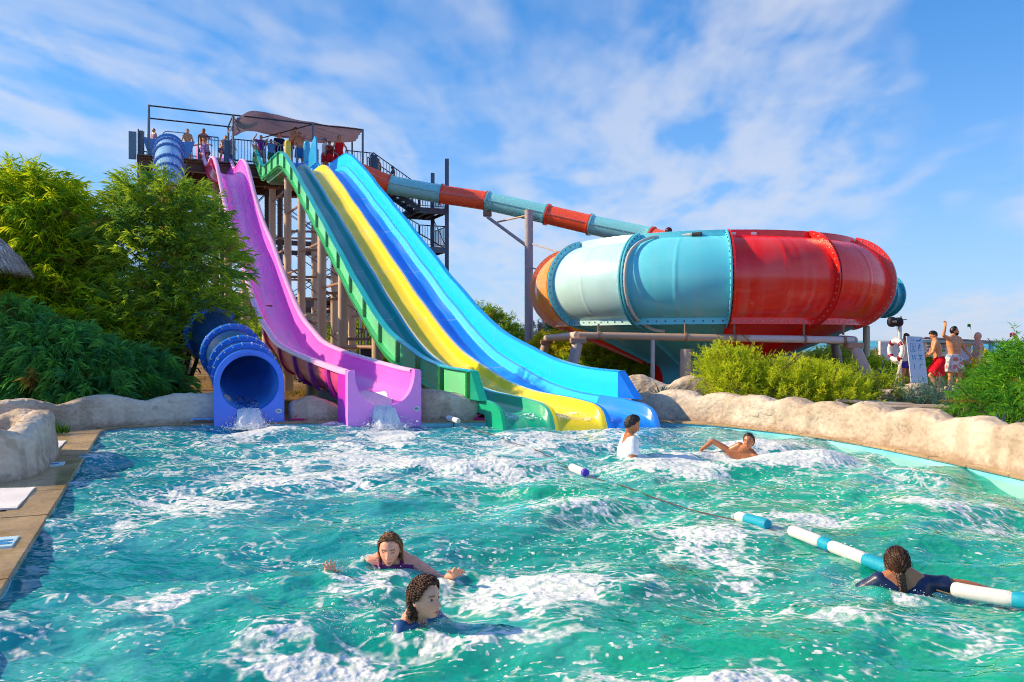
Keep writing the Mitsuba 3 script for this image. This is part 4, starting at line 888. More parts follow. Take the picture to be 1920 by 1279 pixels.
# ---------------------------------------------------------------- bowl slide
bw = L(num('bowl_slide'), 'huge drum shaped bowl slide of turquoise and red panels on a pipe frame', 'water slide')
BC = np.array([6.29, 26.05, 0.0]); R1 = 4.36; RB = 1.18; ZM = 3.13; HZ = 1.17
def BP(th_, r, z): return BC + np.array([r * math.sin(th_), -r * math.cos(th_), z])
OFF = -6.5
prof_a = np.linspace(math.radians(78), math.radians(-80), 40)
prof = [(R1 + RB * math.cos(a), ZM + HZ * math.sin(a)) for a in prof_a]
cols = {0: 'r', 1: 'r', 2: 'c', 3: 'r', 4: 'c', 5: 'c', 6: 'r', 7: 'r', 8: 'c', 9: 'r', 10: 'c', 11: 'c'}   # panel i spans OFF + 30 i
cols[9] = 'o'; cols[10] = 'p'  # left panels facing the sun: sunlight put into the red and turquoise
CQ = srgb('#62d2ea'); CP = srgb('#b6e2ea'); CR = srgb('#fc1c14'); CO = srgb('#ff9640')
CC = {'r': CR, 'c': CQ, 'o': CO, 'p': CP}
for i in range(12):
    a0, a1 = math.radians(OFF + 30 * i), math.radians(OFF + 30 * (i + 1)); c = CC[cols[i]]
    aa = np.linspace(a0 + 0.001, a1 - 0.001, 81 if i in (0, 1, 9, 10, 11) else 25)
    mid = 0.5 * (a0 + a1)
    P = np.array([[BP(a, r + 0.016 * math.exp(-((a - mid) / 0.008) ** 2) + 0.012 * math.sin((a - a0) / (a1 - a0) * math.pi), z) for r, z in prof] for a in aa])
    def pc(v, c=c):
        n = meshkit.fbm(v * np.array([1.2, 1.2, 0.35]) * 1.5, 4, 31)[:, None]
        az_ = np.arctan2(v[:, 0] - BC[0], v[:, 1] - BC[1])
        low = np.clip((3.2 - v[:, 2]) / 1.2, 0, 1)[:, None]
        streak = np.clip((meshkit.fbm(np.c_[az_ * 42, v[:, 2] * 0.7, v[:, 2] * 0], 3, 3) - 0.5) * 4, 0, 1)[:, None]
        scr = np.clip((meshkit.noise(np.c_[az_ * 9 + 0.9 * v[:, 2], az_ * 30 - 7 * v[:, 2], v[:, 2] * 0], 7) - 0.80) * 6, 0, 1)[:, None] * low
        w = np.clip((n - 0.5) * 2.2, 0, 1) * 0.22 + 0.20 * low * streak + 0.10 * streak + 0.3 * scr
        grime = np.clip((2.45 - v[:, 2]) / 0.4, 0, 1)[:, None] * (0.25 + 0.5 * streak) * 0.5
        c2 = c * (0.88 + 0.24 * n) * (1 - w) + w * (0.55 * c + 0.30)
        return np.clip(c2 * (1 - grime) + grime * np.array([0.22, 0.22, 0.16]), 0.003, 0.92)
    pk_ = part(bw, 'panel'); nu = 25
    # finer rows for the weathering colours
    add(pk_, grid(P), 'gelcoat', pc, smooth=True); L(pk_, {'r': 'red', 'c': 'turquoise', 'o': 'painted sunlit orange red', 'p': 'painted sunlit pale turquoise'}[cols[i]] + ' panel')
    Pi = np.array([[BP(a, r - 0.05, z) for r, z in prof] for a in aa[::4]])
    add(part(pk_, 'lining'), flip(grid(Pi)), 'gelcoat', c * 0.8, smooth=True)
    rt, zt = prof[0]
    # top band and bottom flange
    for nm, (ra, za, rb, zb) in {'top_band': (rt + 0.02, zt - 0.02, rt - 0.02, zt + 0.17), 'top_edge': (rt - 0.02, zt + 0.17, rt - 0.12, zt + 0.17), 'bottom_flange': (prof[-1][0] + 0.30, 2.07, prof[-1][0] + 0.32, 1.90), 'bottom_edge': (prof[-1][0] + 0.32, 1.90, prof[-1][0] - 0.05, 1.90), 'bottom_shelf': (prof[-1][0] - 0.02, 2.09, prof[-1][0] + 0.30, 2.07)}.items():
        Q = np.array([[BP(a, ra, za), BP(a, rb, zb)] for a in aa]); add(part(pk_, nm), grid(Q), 'gelcoat', c * 0.85, smooth=True)
    pts = [BP(a, prof[-1][0] + 0.31, 1.985) for a in np.linspace(a0 + 0.03, a1 - 0.03, 10)]
    add(part(pk_, 'bolts'), bolts(pts, [p_ - BC - ZD * p_[2] for p_ in pts], 1.9), 'steel', (0.12, 0.12, 0.13) if cols[i] in 'cp' else (0.55, 0.4, 0.4), smooth=False, stuff=True)
    # radial joint flanges
    for sg, cc in ((-1, CC[cols[i].replace('p', 'c')]), (1, CC[cols[i].replace('p', 'c')])):
        am = a0 if sg < 0 else a1; da = 0.007 * -sg
        W = 0.02; hh = 0.19
        P = np.array([[BP(am + da - 0.0035, R1 + (RB + o) * math.cos(q), ZM + (HZ + o) * math.sin(q)) for o in (0.0, hh)] + [BP(am + da + 0.0035, R1 + (RB + o) * math.cos(q), ZM + (HZ + o) * math.sin(q)) for o in (hh, 0.0)] for q in prof_a])
        fk = part(pk_, 'joint_flange'); add(fk, grid(P, cv=True), 'gelcoat', cc * 0.8, smooth=30, chalk=0.1)
        pts, nn = [], []
        for q in prof_a[2:-1:2]:
            e = np.array([-math.cos(am), -math.sin(am), 0]) * -sg * -1
            for dd in (-1, 1): pts.append(BP(am + da + dd * 0.0037, R1 + (RB + 0.12) * math.cos(q), ZM + (HZ + 0.12) * math.sin(q))); nn.append(np.array([math.cos(am), math.sin(am), 0]) * dd)
        add(part(fk, 'bolts'), bolts(pts, nn, 1.7), 'steel', (0.12, 0.14, 0.16) if cols[i] in 'cp' else (0.6, 0.45, 0.45), smooth=False, stuff=True)
# funnel below: sectors red and turquoise, drop tube at the bottom
fcol = {9: 'r', 10: 'c', 11: 'c', 0: 'r', 1: 'r', 2: 'c', 3: 'r', 4: 'c', 5: 'r', 6: 'c', 7: 'r', 8: 'r'}
for i in range(12):
    a0, a1 = math.radians(OFF + 30 * i), math.radians(OFF + 30 * (i + 1)); aa = np.linspace(a0, a1, 13); c = CC[fcol[i]]
    P = np.array([[BP(a, r, z) for r, z in ((4.62, 1.93), (4.3, 1.80), (3.6, 1.48), (2.8, 1.12), (2.0, 0.78), (1.75, 0.60), (1.65, 0.35), (1.62, 0.05))] for a in aa])
    k_ = part(bw, 'funnel_panel'); add(k_, grid(P), 'gelcoat', c * 0.85, smooth=True, chalk=0.25); L(k_, {'r': 'red', 'c': 'turquoise', 'o': 'red'}[fcol[i]] + ' funnel panel')
    Q = np.array([[BP(a0 + s_, r, z - o) for s_, o in ((-0.006, 0.0), (-0.006, 0.1), (0.006, 0.1), (0.006, 0.0))] for r, z in ((4.6, 1.93), (3.6, 1.48), (2.0, 0.78))])
    add(part(k_, 'joint_flange'), grid(Q, cv=True), 'gelcoat', c * 0.7, smooth=False)
# pipe frame and legs
PT = srgb('#c5b3a6')
A_, C_ = np.array([1.75, 21.2, 1.60]), np.array([9.05, 21.2, 1.47])
B_ = A_ + (C_ - A_) * 0.62
add(part(bw, 'frame_pipe'), tube([A_, B_], 0.095, 16), 'paint', srgb('#b79c88'), smooth=40, amt=0.25)
add(part(bw, 'frame_pipe'), tube([B_, C_], 0.095, 16), 'paint', srgb('#c9c2c4'), smooth=40, amt=0.15)
for p_, q_ in ((A_, np.array([1.2, 27.8, 1.55])), (C_, np.array([11.2, 27.8, 1.55])), (np.array([1.2, 27.8, 1.55]), np.array([6.3, 31.2, 1.55])), (np.array([11.2, 27.8, 1.55]), np.array([6.3, 31.2, 1.55]))):
    add(part(bw, 'frame_pipe'), tube([p_, q_], 0.11, 16), 'paint', PT, smooth=40)
for q_, foot in ((A_, (-0.35, -0.45)), (C_, (0.42, -0.45)), (np.array([1.2, 27.8, 1.55]), (-0.4, 0.3)), (np.array([11.2, 27.8, 1.55]), (0.4, 0.3)), (np.array([6.3, 31.2, 1.55]), (0, 0.4))):
    b = q_ + np.array([foot[0], foot[1], 0]) ; b[2] = 0.0
    k_ = part(bw, 'leg'); add(k_, tube([b, q_ - [0, 0, 0.12]], 0.15, 18), 'paint', srgb('#b5a4a0'), smooth=40, amt=0.2)
    add(part(k_, 'bracket'), cbox(q_ - [0, 0, 0.14], (0.42, 0.36, 0.16), 0.02), 'paint', srgb('#a8897a'), smooth=False)
for x, rr, yy, zt in ((4.60, 0.15, 21.2, 1.24), (3.73, 0.055, 21.2, 1.5)):
    k_ = part(bw, 'prop'); add(k_, tube([[x, yy, 0], [x, yy, zt]], rr, 16), 'paint', srgb('#c0a898') if rr > 0.1 else srgb('#b9b3b6'), smooth=40, amt=0.15)
    if rr > 0.15: add(part(k_, 'collar'), cat([tube([[x, yy, zt - 0.05], [x, yy, zt]], rr * 1.18, 16), cbox((x, yy, zt + 0.28), (0.07, 0.1, 0.6), 0.01)]), 'paint', srgb('#8b6a58'), smooth=40)
for x in (2.3, 4.6, 5.9, 7.75, 8.8):
    add(part(bw, 'pipe_clamp'), cat([tube([[x - 0.03, 21.2, 1.6 - 0.018 * (x - 1.75)], [x + 0.03, 21.2, 1.6 - 0.018 * (x - 1.75)]], 0.125, 14), cbox((x, 21.25, 1.76), (0.05, 0.06, 0.3), 0.01)]), 'paint', srgb('#8f7462'), smooth=40)
# entry hood showing beyond the right edge
ec = np.array([13.15, 28.3, 3.05]); et = np.array([0.8, 0.6, 0.0]); et /= np.linalg.norm(et)
add(part(bw, 'hood'), tube([ec - et * 3.6, ec - et * 1.0, ec], 0.70, 30), 'gelcoat', srgb('#2aa3b6'), smooth=40, chalk=0.3)
for o in (0.0, -0.5): ring_flange(bw, ec + et * o, et, 0.66, 0.79, 0.03, srgb('#2fa8c0'), 14, nm='hood_flange')
# water hose over the joint, white stickers, small lamp cap on the rim
ah = math.radians(OFF - 30 + 1.6)
hp = [BP(ah + 0.30, R1 + 0.25, ZM + HZ + 0.03)] + [BP(ah + 0.09 * max(0, math.sin(q)) ** 6, R1 + (RB + 0.20) * math.cos(q), ZM + (HZ + 0.05) * math.sin(q)) for q in np.linspace(1.45, -1.35, 24)] + [BP(ah + 0.06, R1 + 0.25, 1.75), BP(ah + 0.12, R1 + 0.05, 1.72)]
hk = num('water_hose'); add(part(hk, 'hose'), tube(smooth_path(resample(hp, 0.08), 4), 0.045, 10), 'rubber', (0.55, 0.53, 0.50), smooth=True)
add(part(hk, 'coupling'), bar(hp[0], hp[0] + (hp[0] - hp[1]) * 0.25, 0.06, 10), 'rubber', (0.03, 0.03, 0.035), smooth=40)
L(hk, 'white water hose running over the turquoise bowl panel joint', 'hose')
for a in (-4.5, 2.4):
    a = math.radians(a); k_ = num('white_sticker'); add(k_, cbox(BP(a, prof[0][0] + 0.025, prof[0][1] + 0.06), (0.13, 0.012, 0.07), 0.003, [[math.cos(a), math.sin(a), 0], [-math.sin(a), math.cos(a), 0], [0, 0, 1]]), 'paint', (0.8, 0.8, 0.8), smooth=False)
    L(k_, 'white sticker on the red top band of the bowl, ' + ('nearest the turquoise joint' if a < 0 else 'farther from the turquoise joint'), 'sticker')
k_ = num('rim_lamp'); add(k_, cat([sphere(BP(math.radians(-27), R1 - 0.1, 4.52), 0.1, 2), bar(BP(math.radians(-27), R1 - 0.1, 4.3), BP(math.radians(-27), R1 - 0.1, 4.5), 0.06, 10)]), 'paint', srgb('#5a1c3a'), smooth=40); L(k_, 'small dark round cap on top of the bowl rim', 'cap')
# ---------------------------------------------------------------- vegetation
def foliage(clumps, n, seed, twig=(0.35, 0.6), per=26, ll=(0.07, 0.14), lw=0.007, droop=0.5, ca='#5f8a1c', cb='#2f6a22', upw=0.35, spread=0.55, shell=0.45, tipw=0.0, flat=1.0):
    """sprays of narrow leaves through the volume of ellipsoid clumps: (vertices, faces, colours)"""
    r = np.random.default_rng(seed)
    C = np.array([c[0] for c in clumps], float); R = np.array([c[1] if np.ndim(c[1]) else [c[1]] * 3 for c in clumps], float)
    vol = np.prod(R, 1) ** (2 / 3); pick = r.choice(len(C), n, p=vol / vol.sum())
    d = r.normal(size=(n, 3)); d /= np.linalg.norm(d, axis=1, keepdims=True)
    rad = (shell + (1 - shell) * r.random(n) ** 0.6)
    base = C[pick] + d * R[pick] * rad[:, None]
    outw = d / R[pick]; outw /= np.linalg.norm(outw, axis=1, keepdims=True)
    dr_ = outw * 0.65 + r.normal(size=(n, 3)) * spread * 0.6 + np.array([0, 0, upw]); dr_ /= np.linalg.norm(dr_, axis=1, keepdims=True)
    tl = r.uniform(*twig, n)
    t = (np.arange(per) + r.random((n, per))) / per
    tt = 0.12 + 0.88 * t
    pos = base[:, None] + dr_[:, None] * (tl[:, None] * tt)[..., None]
    pos[..., 2] -= droop * (tl[:, None] * tt ** 2) * r.uniform(0.4, 1.0, (n, 1))
    tan = dr_[:, None] - np.array([0, 0, 1.0]) * (2 * droop * tt)[..., None] * 0.7
    ld = tan * 0.75 + r.normal(size=(n, per, 3)) * spread; ld[..., 2] -= 0.25 * droop
    ld /= np.linalg.norm(ld, axis=-1, keepdims=True)
    ln = r.uniform(*ll, (n, per))
    sd = np.cross(ld, r.normal(size=(n, per, 3))); sd /= np.linalg.norm(sd, axis=-1, keepdims=True) + 1e-9
    w = lw * r.uniform(0.6, 1.3, (n, per))
    b0, tip = pos, pos + ld * ln[..., None]; tip[..., 2] -= 0.22 * droop * ln
    mid = pos + ld * (ln * 0.5)[..., None]; mid[..., 2] += 0.05 * ln
    V = np.stack([b0, mid + sd * w[..., None], tip, mid - sd * w[..., None]], 2).reshape(-1, 3)
    k = np.arange(n * per)[:, None] * 4
    F = np.concatenate([k + [0, 1, 2], k + [0, 2, 3]])
    # twigs as slim strips
    s2 = np.cross(dr_, r.normal(size=(n, 3))); s2 /= np.linalg.norm(s2, axis=1, keepdims=True)
    e = base + dr_ * (tl * 0.95)[:, None]; e[:, 2] -= droop * tl * 0.6
    tv = np.stack([base + s2 * 0.004, e, base - s2 * 0.004], 1).reshape(-1, 3)
    F = np.vstack([F, np.arange(n * 3).reshape(-1, 3) + len(V)])
    mixv = np.clip(r.random((n, 1)) * 0.75 + r.random((n, per)) * 0.45 - 0.1, 0, 1)[..., None]
    col = srgb(ca) * mixv + srgb(cb) * (1 - mixv)
    dead = (r.random((n, 1, 1)) < 0.03); col = np.where(dead, srgb('#7a6a35') * np.ones_like(col), col)
    col = np.repeat(col.reshape(-1, 3), 4, 0) * r.uniform(0.8, 1.2, (n * per, 1)).repeat(4, 0)
    col = np.vstack([col * 1.8, np.tile(srgb('#6a5a3c'), (n * 3, 1))])
    return np.vstack([V, tv]), F, np.clip(col, 0.004, 0.9)
def add_foliage(key, fol):
    v, f, c = fol
    add(key, (v, f), 'leaf', c, smooth=False)
BARK = srgb('#5b4a3a')
def limbs(key, base, targets, r0, seed, col=BARK):
    r = np.random.default_rng(seed); ms = []
    for q in targets:
        b, q = np.array(base, float), np.array(q, float)
        m1 = b + (q - b) * 0.35 + r.normal(0, 0.1, 3); m2 = b + (q - b) * 0.7 + r.normal(0, 0.12, 3)
        p = smooth_path(resample([b + r.normal(0, 0.05, 3) * [1, 1, 0], m1, m2, q], 0.12), 4)
        ms.append(tube(p, np.linspace(r0, r0 * 0.16, len(p)), 7))
        for j in range(3):
            i = int(len(p) * r.uniform(0.35, 0.85)); e = p[i] + r.normal(0, 0.45, 3) + [0, 0, 0.3]
            ms.append(tube(resample([p[i], (p[i] + e) / 2 + r.normal(0, 0.06, 3), e], 0.12), r0 * 0.22, 5))
    add(key, cat(ms), 'matte', col, smooth=50, amt=0.3, scale=4)
def plant(name, cat_, label, clumps, n, seed, base=None, trunk_r=0.05, group=None, ntr=None, **kw):
    k = num(name)
    add_foliage(part(k, 'crown' if name == 'tree' else 'foliage'), foliage(clumps, n, seed, **kw))
    if base is not None:
        tg = [c[0] for c in clumps]
        limbs(part(k, 'trunk' if name == 'tree' else 'stems'), base, tg[:ntr] if ntr else tg, trunk_r, seed + 1)
    L(k, label, cat_, group)
    return k
plant('tree', 'tree', 'big feathery tamarisk tree at the far left, sunlit yellow on top',
      [((-10.9, 17.4, 4.0), (1.0, .9, .8)), ((-10.3, 17.2, 4.15), (.75, .8, .8)), ((-9.75, 17.0, 3.6), (.6, .8, .75)), ((-9.3, 16.9, 2.8), (.55, .7, .6)), ((-11.3, 17.4, 2.9), (1.0, .9, 1.0)), ((-10.1, 16.8, 2.6), (1.0, .9, .8)), ((-9.2, 16.6, 1.9), (.9, .8, .6)), ((-12.6, 17.2, 3.4), (1.1, 1, 1.4)),
       ((-10.6, 16.2, 1.6), (1.1, .8, .8)), ((-8.5, 16.3, 1.3), (.85, .7, .7)), ((-9.7, 15.7, 0.8), (1.1, .6, .55))],
      4000, 101, base=(-10.0, 17.0, 0.0), trunk_r=0.12, twig=(0.5, 0.95), per=26, ll=(0.16, 0.32), lw=0.0046, droop=0.65, ca='#b4b81a', cb='#4a7d26', upw=0.5, spread=0.2)
plant('tree', 'tree', 'tall slender tamarisk tree half hiding the blue tube slide',
      [((-7.75, 17.0, 4.3), (.5, .6, .45)), ((-7.2, 17.0, 4.25), (.42, .6, .42)), ((-7.9, 17.0, 3.7), (.5, .6, .55)), ((-6.95, 17.0, 3.75), (.6, .6, .65)), ((-7.5, 16.8, 3.2), (.75, .6, .7)), ((-6.35, 16.8, 3.0), (.42, .5, .55)), ((-6.9, 16.6, 2.2), (.65, .5, .7)), ((-7.7, 16.4, 1.9), (.6, .5, .7)), ((-6.25, 16.6, 1.95), (.35, .4, .5)), ((-7.5, 16.1, 1.1), (.55, .45, .5))],
      1450, 102, base=(-7.0, 16.6, 0.0), trunk_r=0.075, twig=(0.45, 0.85), per=24, ll=(0.14, 0.28), lw=0.0042, droop=0.5, ca='#98a822', cb='#34683a', upw=0.65, spread=0.2)
plant('bush', 'bush', 'low blue green feathery bush behind the left rock wall',
      [((-10.2, 14.6, 0.9), (.9, .6, .8)), ((-9.2, 14.7, 1.25), (.8, .6, .8)), ((-8.3, 14.6, .9), (.8, .6, .7)), ((-7.5, 14.9, .75), (.6, .5, .55)), ((-9.9, 14.0, .5), (1.0, .5, .45)), ((-8.0, 14.2, .45), (1.1, .4, .4)), ((-7.0, 15.2, .6), (.5, .4, .5))],
      1800, 103, base=(-8.9, 14.6, 0.0), trunk_r=0.04, twig=(0.4, 0.7), per=30, ll=(0.16, 0.30), lw=0.0046, droop=0.75, ca='#68a444', cb='#2f704c', upw=0.4, spread=0.22)
plant('bush', 'bush', 'yellow green spiky bush sunlit in front of the bowl slide',
      [((3.85, 14.7, .92), (.36, .4, .30)), ((4.2, 14.6, .85), (.4, .45, .28)), ((4.9, 14.5, .72), (.5, .5, .25)), ((5.5, 14.4, .66), (.45, .5, .22)), ((4.0, 14.3, .5), (.5, .4, .35)), ((4.8, 14.1, .42), (.7, .4, .32)), ((5.7, 14.0, .36), (.6, .4, .3))],
      1700, 104, base=(4.7, 14.3, 0.0), trunk_r=0.03, twig=(0.22, 0.4), per=24, ll=(0.06, 0.11), lw=0.0075, droop=0.15, ca='#b0b82a', cb='#7a8c26', upw=0.8, spread=0.5)
plant('bush', 'bush', 'rich green bush with arching leaves at the right edge',
      [((7.35, 12.3, .45), (.35, .4, .35)), ((7.75, 12.3, .75), (.4, .5, .42)), ((8.3, 12.4, 1.0), (.5, .6, .45)), ((7.5, 11.7, .35), (.4, .4, .3)), ((8.1, 11.6, .45), (.5, .4, .35)), ((8.9, 12.3, .95), (.5, .6, .6))],
      1300, 105, base=(7.6, 12.3, 0.0), trunk_r=0.03, twig=(0.3, 0.5), per=24, ll=(0.08, 0.14), lw=0.0085, droop=0.4, ca='#6f9c26', cb='#2f7030', upw=0.6, spread=0.5)
plant('bush', 'bush', 'small tangled bush at the foot of the far right bowl leg',
      [((6.55, 15.6, .5), (.5, .4, .4)), ((7.1, 15.5, .4), (.45, .4, .35)), ((6.2, 15.2, .4), (.4, .4, .35))], 620, 106, base=(6.6, 15.5, 0.0), trunk_r=0.02, twig=(0.2, 0.35), per=22, ll=(0.05, 0.09), lw=0.008, droop=0.2, ca='#a0a828', cb='#4f7428', upw=0.7)
plant('bush', 'bush', 'blue green rosemary like shrub under the sign board',
      [((7.6, 15.0, .22), (.45, .35, .2)), ((8.15, 15.2, .28), (.32, .35, .28)), ((8.3, 14.6, .16), (.4, .35, .15))], 420, 107, base=(8.1, 15.1, 0.0), trunk_r=0.02, twig=(0.2, 0.4), per=18, ll=(0.04, 0.07), lw=0.006, droop=0.05, ca='#5a7f74', cb='#355a4c', upw=1.0)
# vegetation farther back
far = dict(per=20, ll=(0.12, 0.24), lw=0.022, upw=0.5, spread=0.6)
plant('bush', 'bush', 'bright green bush behind the columns left of the pink slide', [((-14.2, 42, 1.9), (1.0, 1, 1.2)), ((-13.0, 42, 1.6), (.9, 1, 1.3)), ((-12.3, 42, 1.0), (.8, 1, 1.0)), ((-15.4, 42, 1.6), (1.0, 1, 1.3))], 1100, 110, base=(-13.6, 42, 0), trunk_r=0.07, twig=(0.4, 0.8), droop=0.3, ca='#8fae2a', cb='#4a7a28', **far)
plant('bush', 'bush', 'leafy bush with bare pale stems between the tube and pink slides', [((-9.6, 30.2, 1.35), (.6, .5, .5)), ((-9.2, 30.0, .9), (.5, .5, .5)), ((-10.1, 30.2, 1.0), (.5, .5, .5))], 420, 111, base=(-9.6, 30.1, 0), trunk_r=0.05, twig=(0.3, 0.6), droop=0.25, ca='#94a83a', cb='#55762c', **far)
plant('bush', 'bush', 'wide green bush behind the columns under the three lane slide', [((-8.0, 38.5, 1.3), (1.0, .8, .9)), ((-6.8, 38.2, 1.5), (1.0, .8, 1.0)), ((-5.6, 38, 1.2), (1.0, .8, .9)), ((-4.6, 37.5, .8), (1.0, .8, .7)), ((-6.4, 35.5, .6), (1.4, .7, .55))], 1300, 112, base=(-6.6, 38, 0), trunk_r=0.06, twig=(0.4, 0.7), droop=0.3, ca='#a4ab2e', cb='#4d7226', **far)
plant('tree', 'tree', 'rounded green tree showing above the blue lane beside the mast', [((-1.9, 44, 2.5), (1.1, 1, .7)), ((-.9, 44, 2.1), (1.0, 1, .7)), ((-2.6, 44, 1.7), (1.0, 1, .9)), ((-.2, 44, 1.4), (1.0, 1, .8)), ((.5, 44, .9), (.8, 1, .6))], 1100, 113, base=(-1.2, 44, 0), trunk_r=0.1, twig=(0.4, 0.8), droop=0.25, ca='#8da22c', cb='#46702a', **far)
plant('tree', 'tree', 'dark blue grey row of conifers behind the mast', [((1.6 + 1.0 * i, 56, 1.3 + 0.25 * (i % 3)), (.75, .8, 1.2)) for i in range(5)], 1100, 114, base=(3.5, 56, 0), trunk_r=0.1, twig=(0.4, 0.8), droop=0.1, ca='#54626e', cb='#38465a', **{**far, 'upw': 1.0})
plant('bush', 'bush', 'golden green bush at the foot of the mast', [((1.5, 31, 1.0), (.8, .7, .6)), ((2.3, 30.6, .9), (.8, .7, .6)), ((1.0, 30.5, .6), (.8, .7, .5)), ((2.0, 29.6, .4), (1.2, .7, .4))], 800, 115, base=(1.7, 30.6, 0), trunk_r=0.05, twig=(0.3, 0.6), droop=0.3, ca='#c2b52c', cb='#7f8c24', **far)
plant('tree', 'tree', 'dark green dense tree behind the left leg of the bowl slide', [((3.2, 35, 2.0), (1.1, .9, .8)), ((4.3, 35, 1.8), (1.1, .9, .9)), ((5.4, 35, 1.5), (1.1, .9, .9)), ((2.4, 35, 1.5), (.8, .9, .8)), ((3.6, 34, 1.0), (1.2, .8, .8)), ((5.0, 34, .8), (1.2, .8, .8))], 1900, 116, base=(3.9, 35, 0), trunk_r=0.1, twig=(0.4, 0.8), droop=0.4, ca='#4f8a2a', cb='#1f5524', **far)
plant('bush', 'bush', 'pale green low bush under the funnel of the bowl slide', [((3.6, 27.5, .6), (1.0, .6, .5)), ((2.4, 27.6, .5), (.8, .6, .45)), ((4.6, 30.5, .7), (1.2, .6, .6))], 620, 117, base=(3.4, 27.6, 0), trunk_r=0.04, twig=(0.3, 0.5), droop=0.3, ca='#9cb436', cb='#4e7a2a', **far)
plant('bush', 'bush', 'brown dry dune bush against the sea right of the bowl leg', [((20.5, 44, .35), (1.0, .9, .4)), ((21.8, 44, .45), (.9, .9, .4)), ((23.0, 44, .3), (.9, .9, .3)), ((19.3, 44, .3), (.9, .9, .3))], 900, 118, base=(21, 44, 0), trunk_r=0.06, twig=(0.25, 0.45), droop=0.2, ca='#8a7f5a', cb='#5d5a38', **far)
plant('bush', 'bush', 'olive green bush right behind the far bowl leg', [((12.6, 30.5, .6), (.6, .7, .45)), ((13.4, 30.8, .4), (.6, .7, .35)), ((12.0, 30.2, .5), (.6, .7, .4)), ((11.3, 28.6, .4), (.6, .6, .35))], 700, 119, base=(13, 30.5, 0), trunk_r=0.05, twig=(0.3, 0.6), droop=0.2, ca='#a9b045', cb='#6a7a32', **far)
plant('bush', 'bush', 'round yellow green bush below the life ring', [((11.0, 24.3, .35), (.7, .5, .38)), ((11.9, 24.4, .35), (.6, .5, .36)), ((10.2, 24.2, .3), (.5, .5, .3))], 520, 120, base=(11, 24.3, 0), trunk_r=0.03, twig=(0.2, 0.4), per=20, ll=(0.08, 0.15), lw=0.018, droop=0.15, ca='#c4c42c', cb='#7c9428', upw=0.7)
plant('bush', 'bush', 'leafy green plant between the sign and the men', [((13.95, 26.5, .45), (.3, .4, .4)), ((14.4, 26.6, .3), (.5, .4, .3)), ((15.4, 26.6, .25), (.5, .4, .25))], 380, 121, base=(14.3, 26.5, 0), trunk_r=0.03, twig=(0.2, 0.45), per=18, ll=(0.1, 0.18), lw=0.03, droop=0.3, ca='#9ab52a', cb='#5d8426', upw=0.7)
plant('hedge', 'hedge', 'clipped yellow green hedge behind the men', [((13.2 + 1.1 * i, 24.6, .25), (.7, .4, .26)) for i in range(5)], 800, 122, twig=(0.12, 0.25), per=20, ll=(0.06, 0.11), lw=0.016, droop=0.1, ca='#c9b82a', cb='#8a9a28', upw=0.7)
plant('hedge', 'hedge', 'long low green hedge along the shore on the right', [((15 + 2.2 * i, 60, .10 + 0.12 * (i % 2)), (1.4, 1, .25)) for i in range(14)], 1100, 123, twig=(0.2, 0.45), droop=0.2, ca='#90a040', cb='#5a7236', **far)
plant('hedge', 'hedge', 'long green hedge along the shore behind the slides', [((-46 + 2.4 * i, 66, .5 + 0.3 * (i % 3)), (1.6, 1, .7)) for i in range(29)], 2300, 124, twig=(0.4, 0.8), droop=0.2, ca='#7f9a38', cb='#486a30', **far)
# agaves
def agave(x, y, z, s, seed, label):
    r = np.random.default_rng(seed); ms = []
    for i in range(15):
        a = i * 2.4; e = r.uniform(0.35, 1.25); ln = s * r.uniform(0.75, 1.1); d = np.array([math.cos(a) * math.cos(e), math.sin(a) * math.cos(e), math.sin(e)])
        sd = np.array([-math.sin(a), math.cos(a), 0]); upn = np.cross(d, sd)
        rows = []
        for t in np.linspace(0, 1, 7):
            c = np.array([x, y, z]) + d * ln * t - ZD * 0.12 * ln * t * t; w = s * 0.10 * (0.55 + 1.3 * t - 1.85 * t ** 1.6 if t < 1 else 0.002)
            w = max(w, 0.002); rows.append([c - sd * w + upn * w * .35 , c - upn * 0.012 * s, c + sd * w + upn * w * .35])
        ms.append(grid(np.array(rows)))
    k = num('agave'); add(part(k, 'leaves'), cat(ms), 'leaf', srgb('#5d7f78'), smooth=40, amt=0.2)
    L(k, label, 'agave')
agave(2.75, 14.75, 0.35, 0.42, 1, 'spiky grey agave right beside the end of the blue lane')
agave(4.35, 15.3, 0.30, 0.42, 2, 'spiky agave at the foot of the thick bowl column')
agave(6.5, 10.6, 0.22, 0.4, 3, 'thin agave behind the sunlit right rock wall')
agave(9.7, 21.3, 0.2, 0.8, 4, 'large grey agave near the slanting right bowl leg')
# ground litter: dry grass and stones
def tufts(key, spots, seed, ca, cb, label, h=(0.08, 0.22), cat_='grass'):
    r = np.random.default_rng(seed); V = []; C = []
    for (x, y, z, rad, n) in spots:
        a = r.uniform(0, 6.28, n); q = rad * np.sqrt(r.random(n)); b = np.stack([x + q * np.cos(a), y + q * np.sin(a), np.full(n, z)], 1)
        hh = r.uniform(*h, n); ln = r.normal(0, 0.35, (n, 3)); ln[:, 2] = 1; t = b + ln * hh[:, None]; s = r.normal(size=(n, 3)); s[:, 2] = 0; s *= 0.006 / np.linalg.norm(s, axis=1, keepdims=True)
        V.append(np.stack([b - s, b + s, t], 1).reshape(-1, 3)); m = r.random((n, 1)); C.append(np.repeat(srgb(ca) * m + srgb(cb) * (1 - m), 3, 0))
    V = np.vstack(V); add(key, (V, np.arange(len(V)).reshape(-1, 3)), 'leaf', np.vstack(C), smooth=False); L(key, label, cat_, kind='stuff')
gr = np.random.default_rng(77)
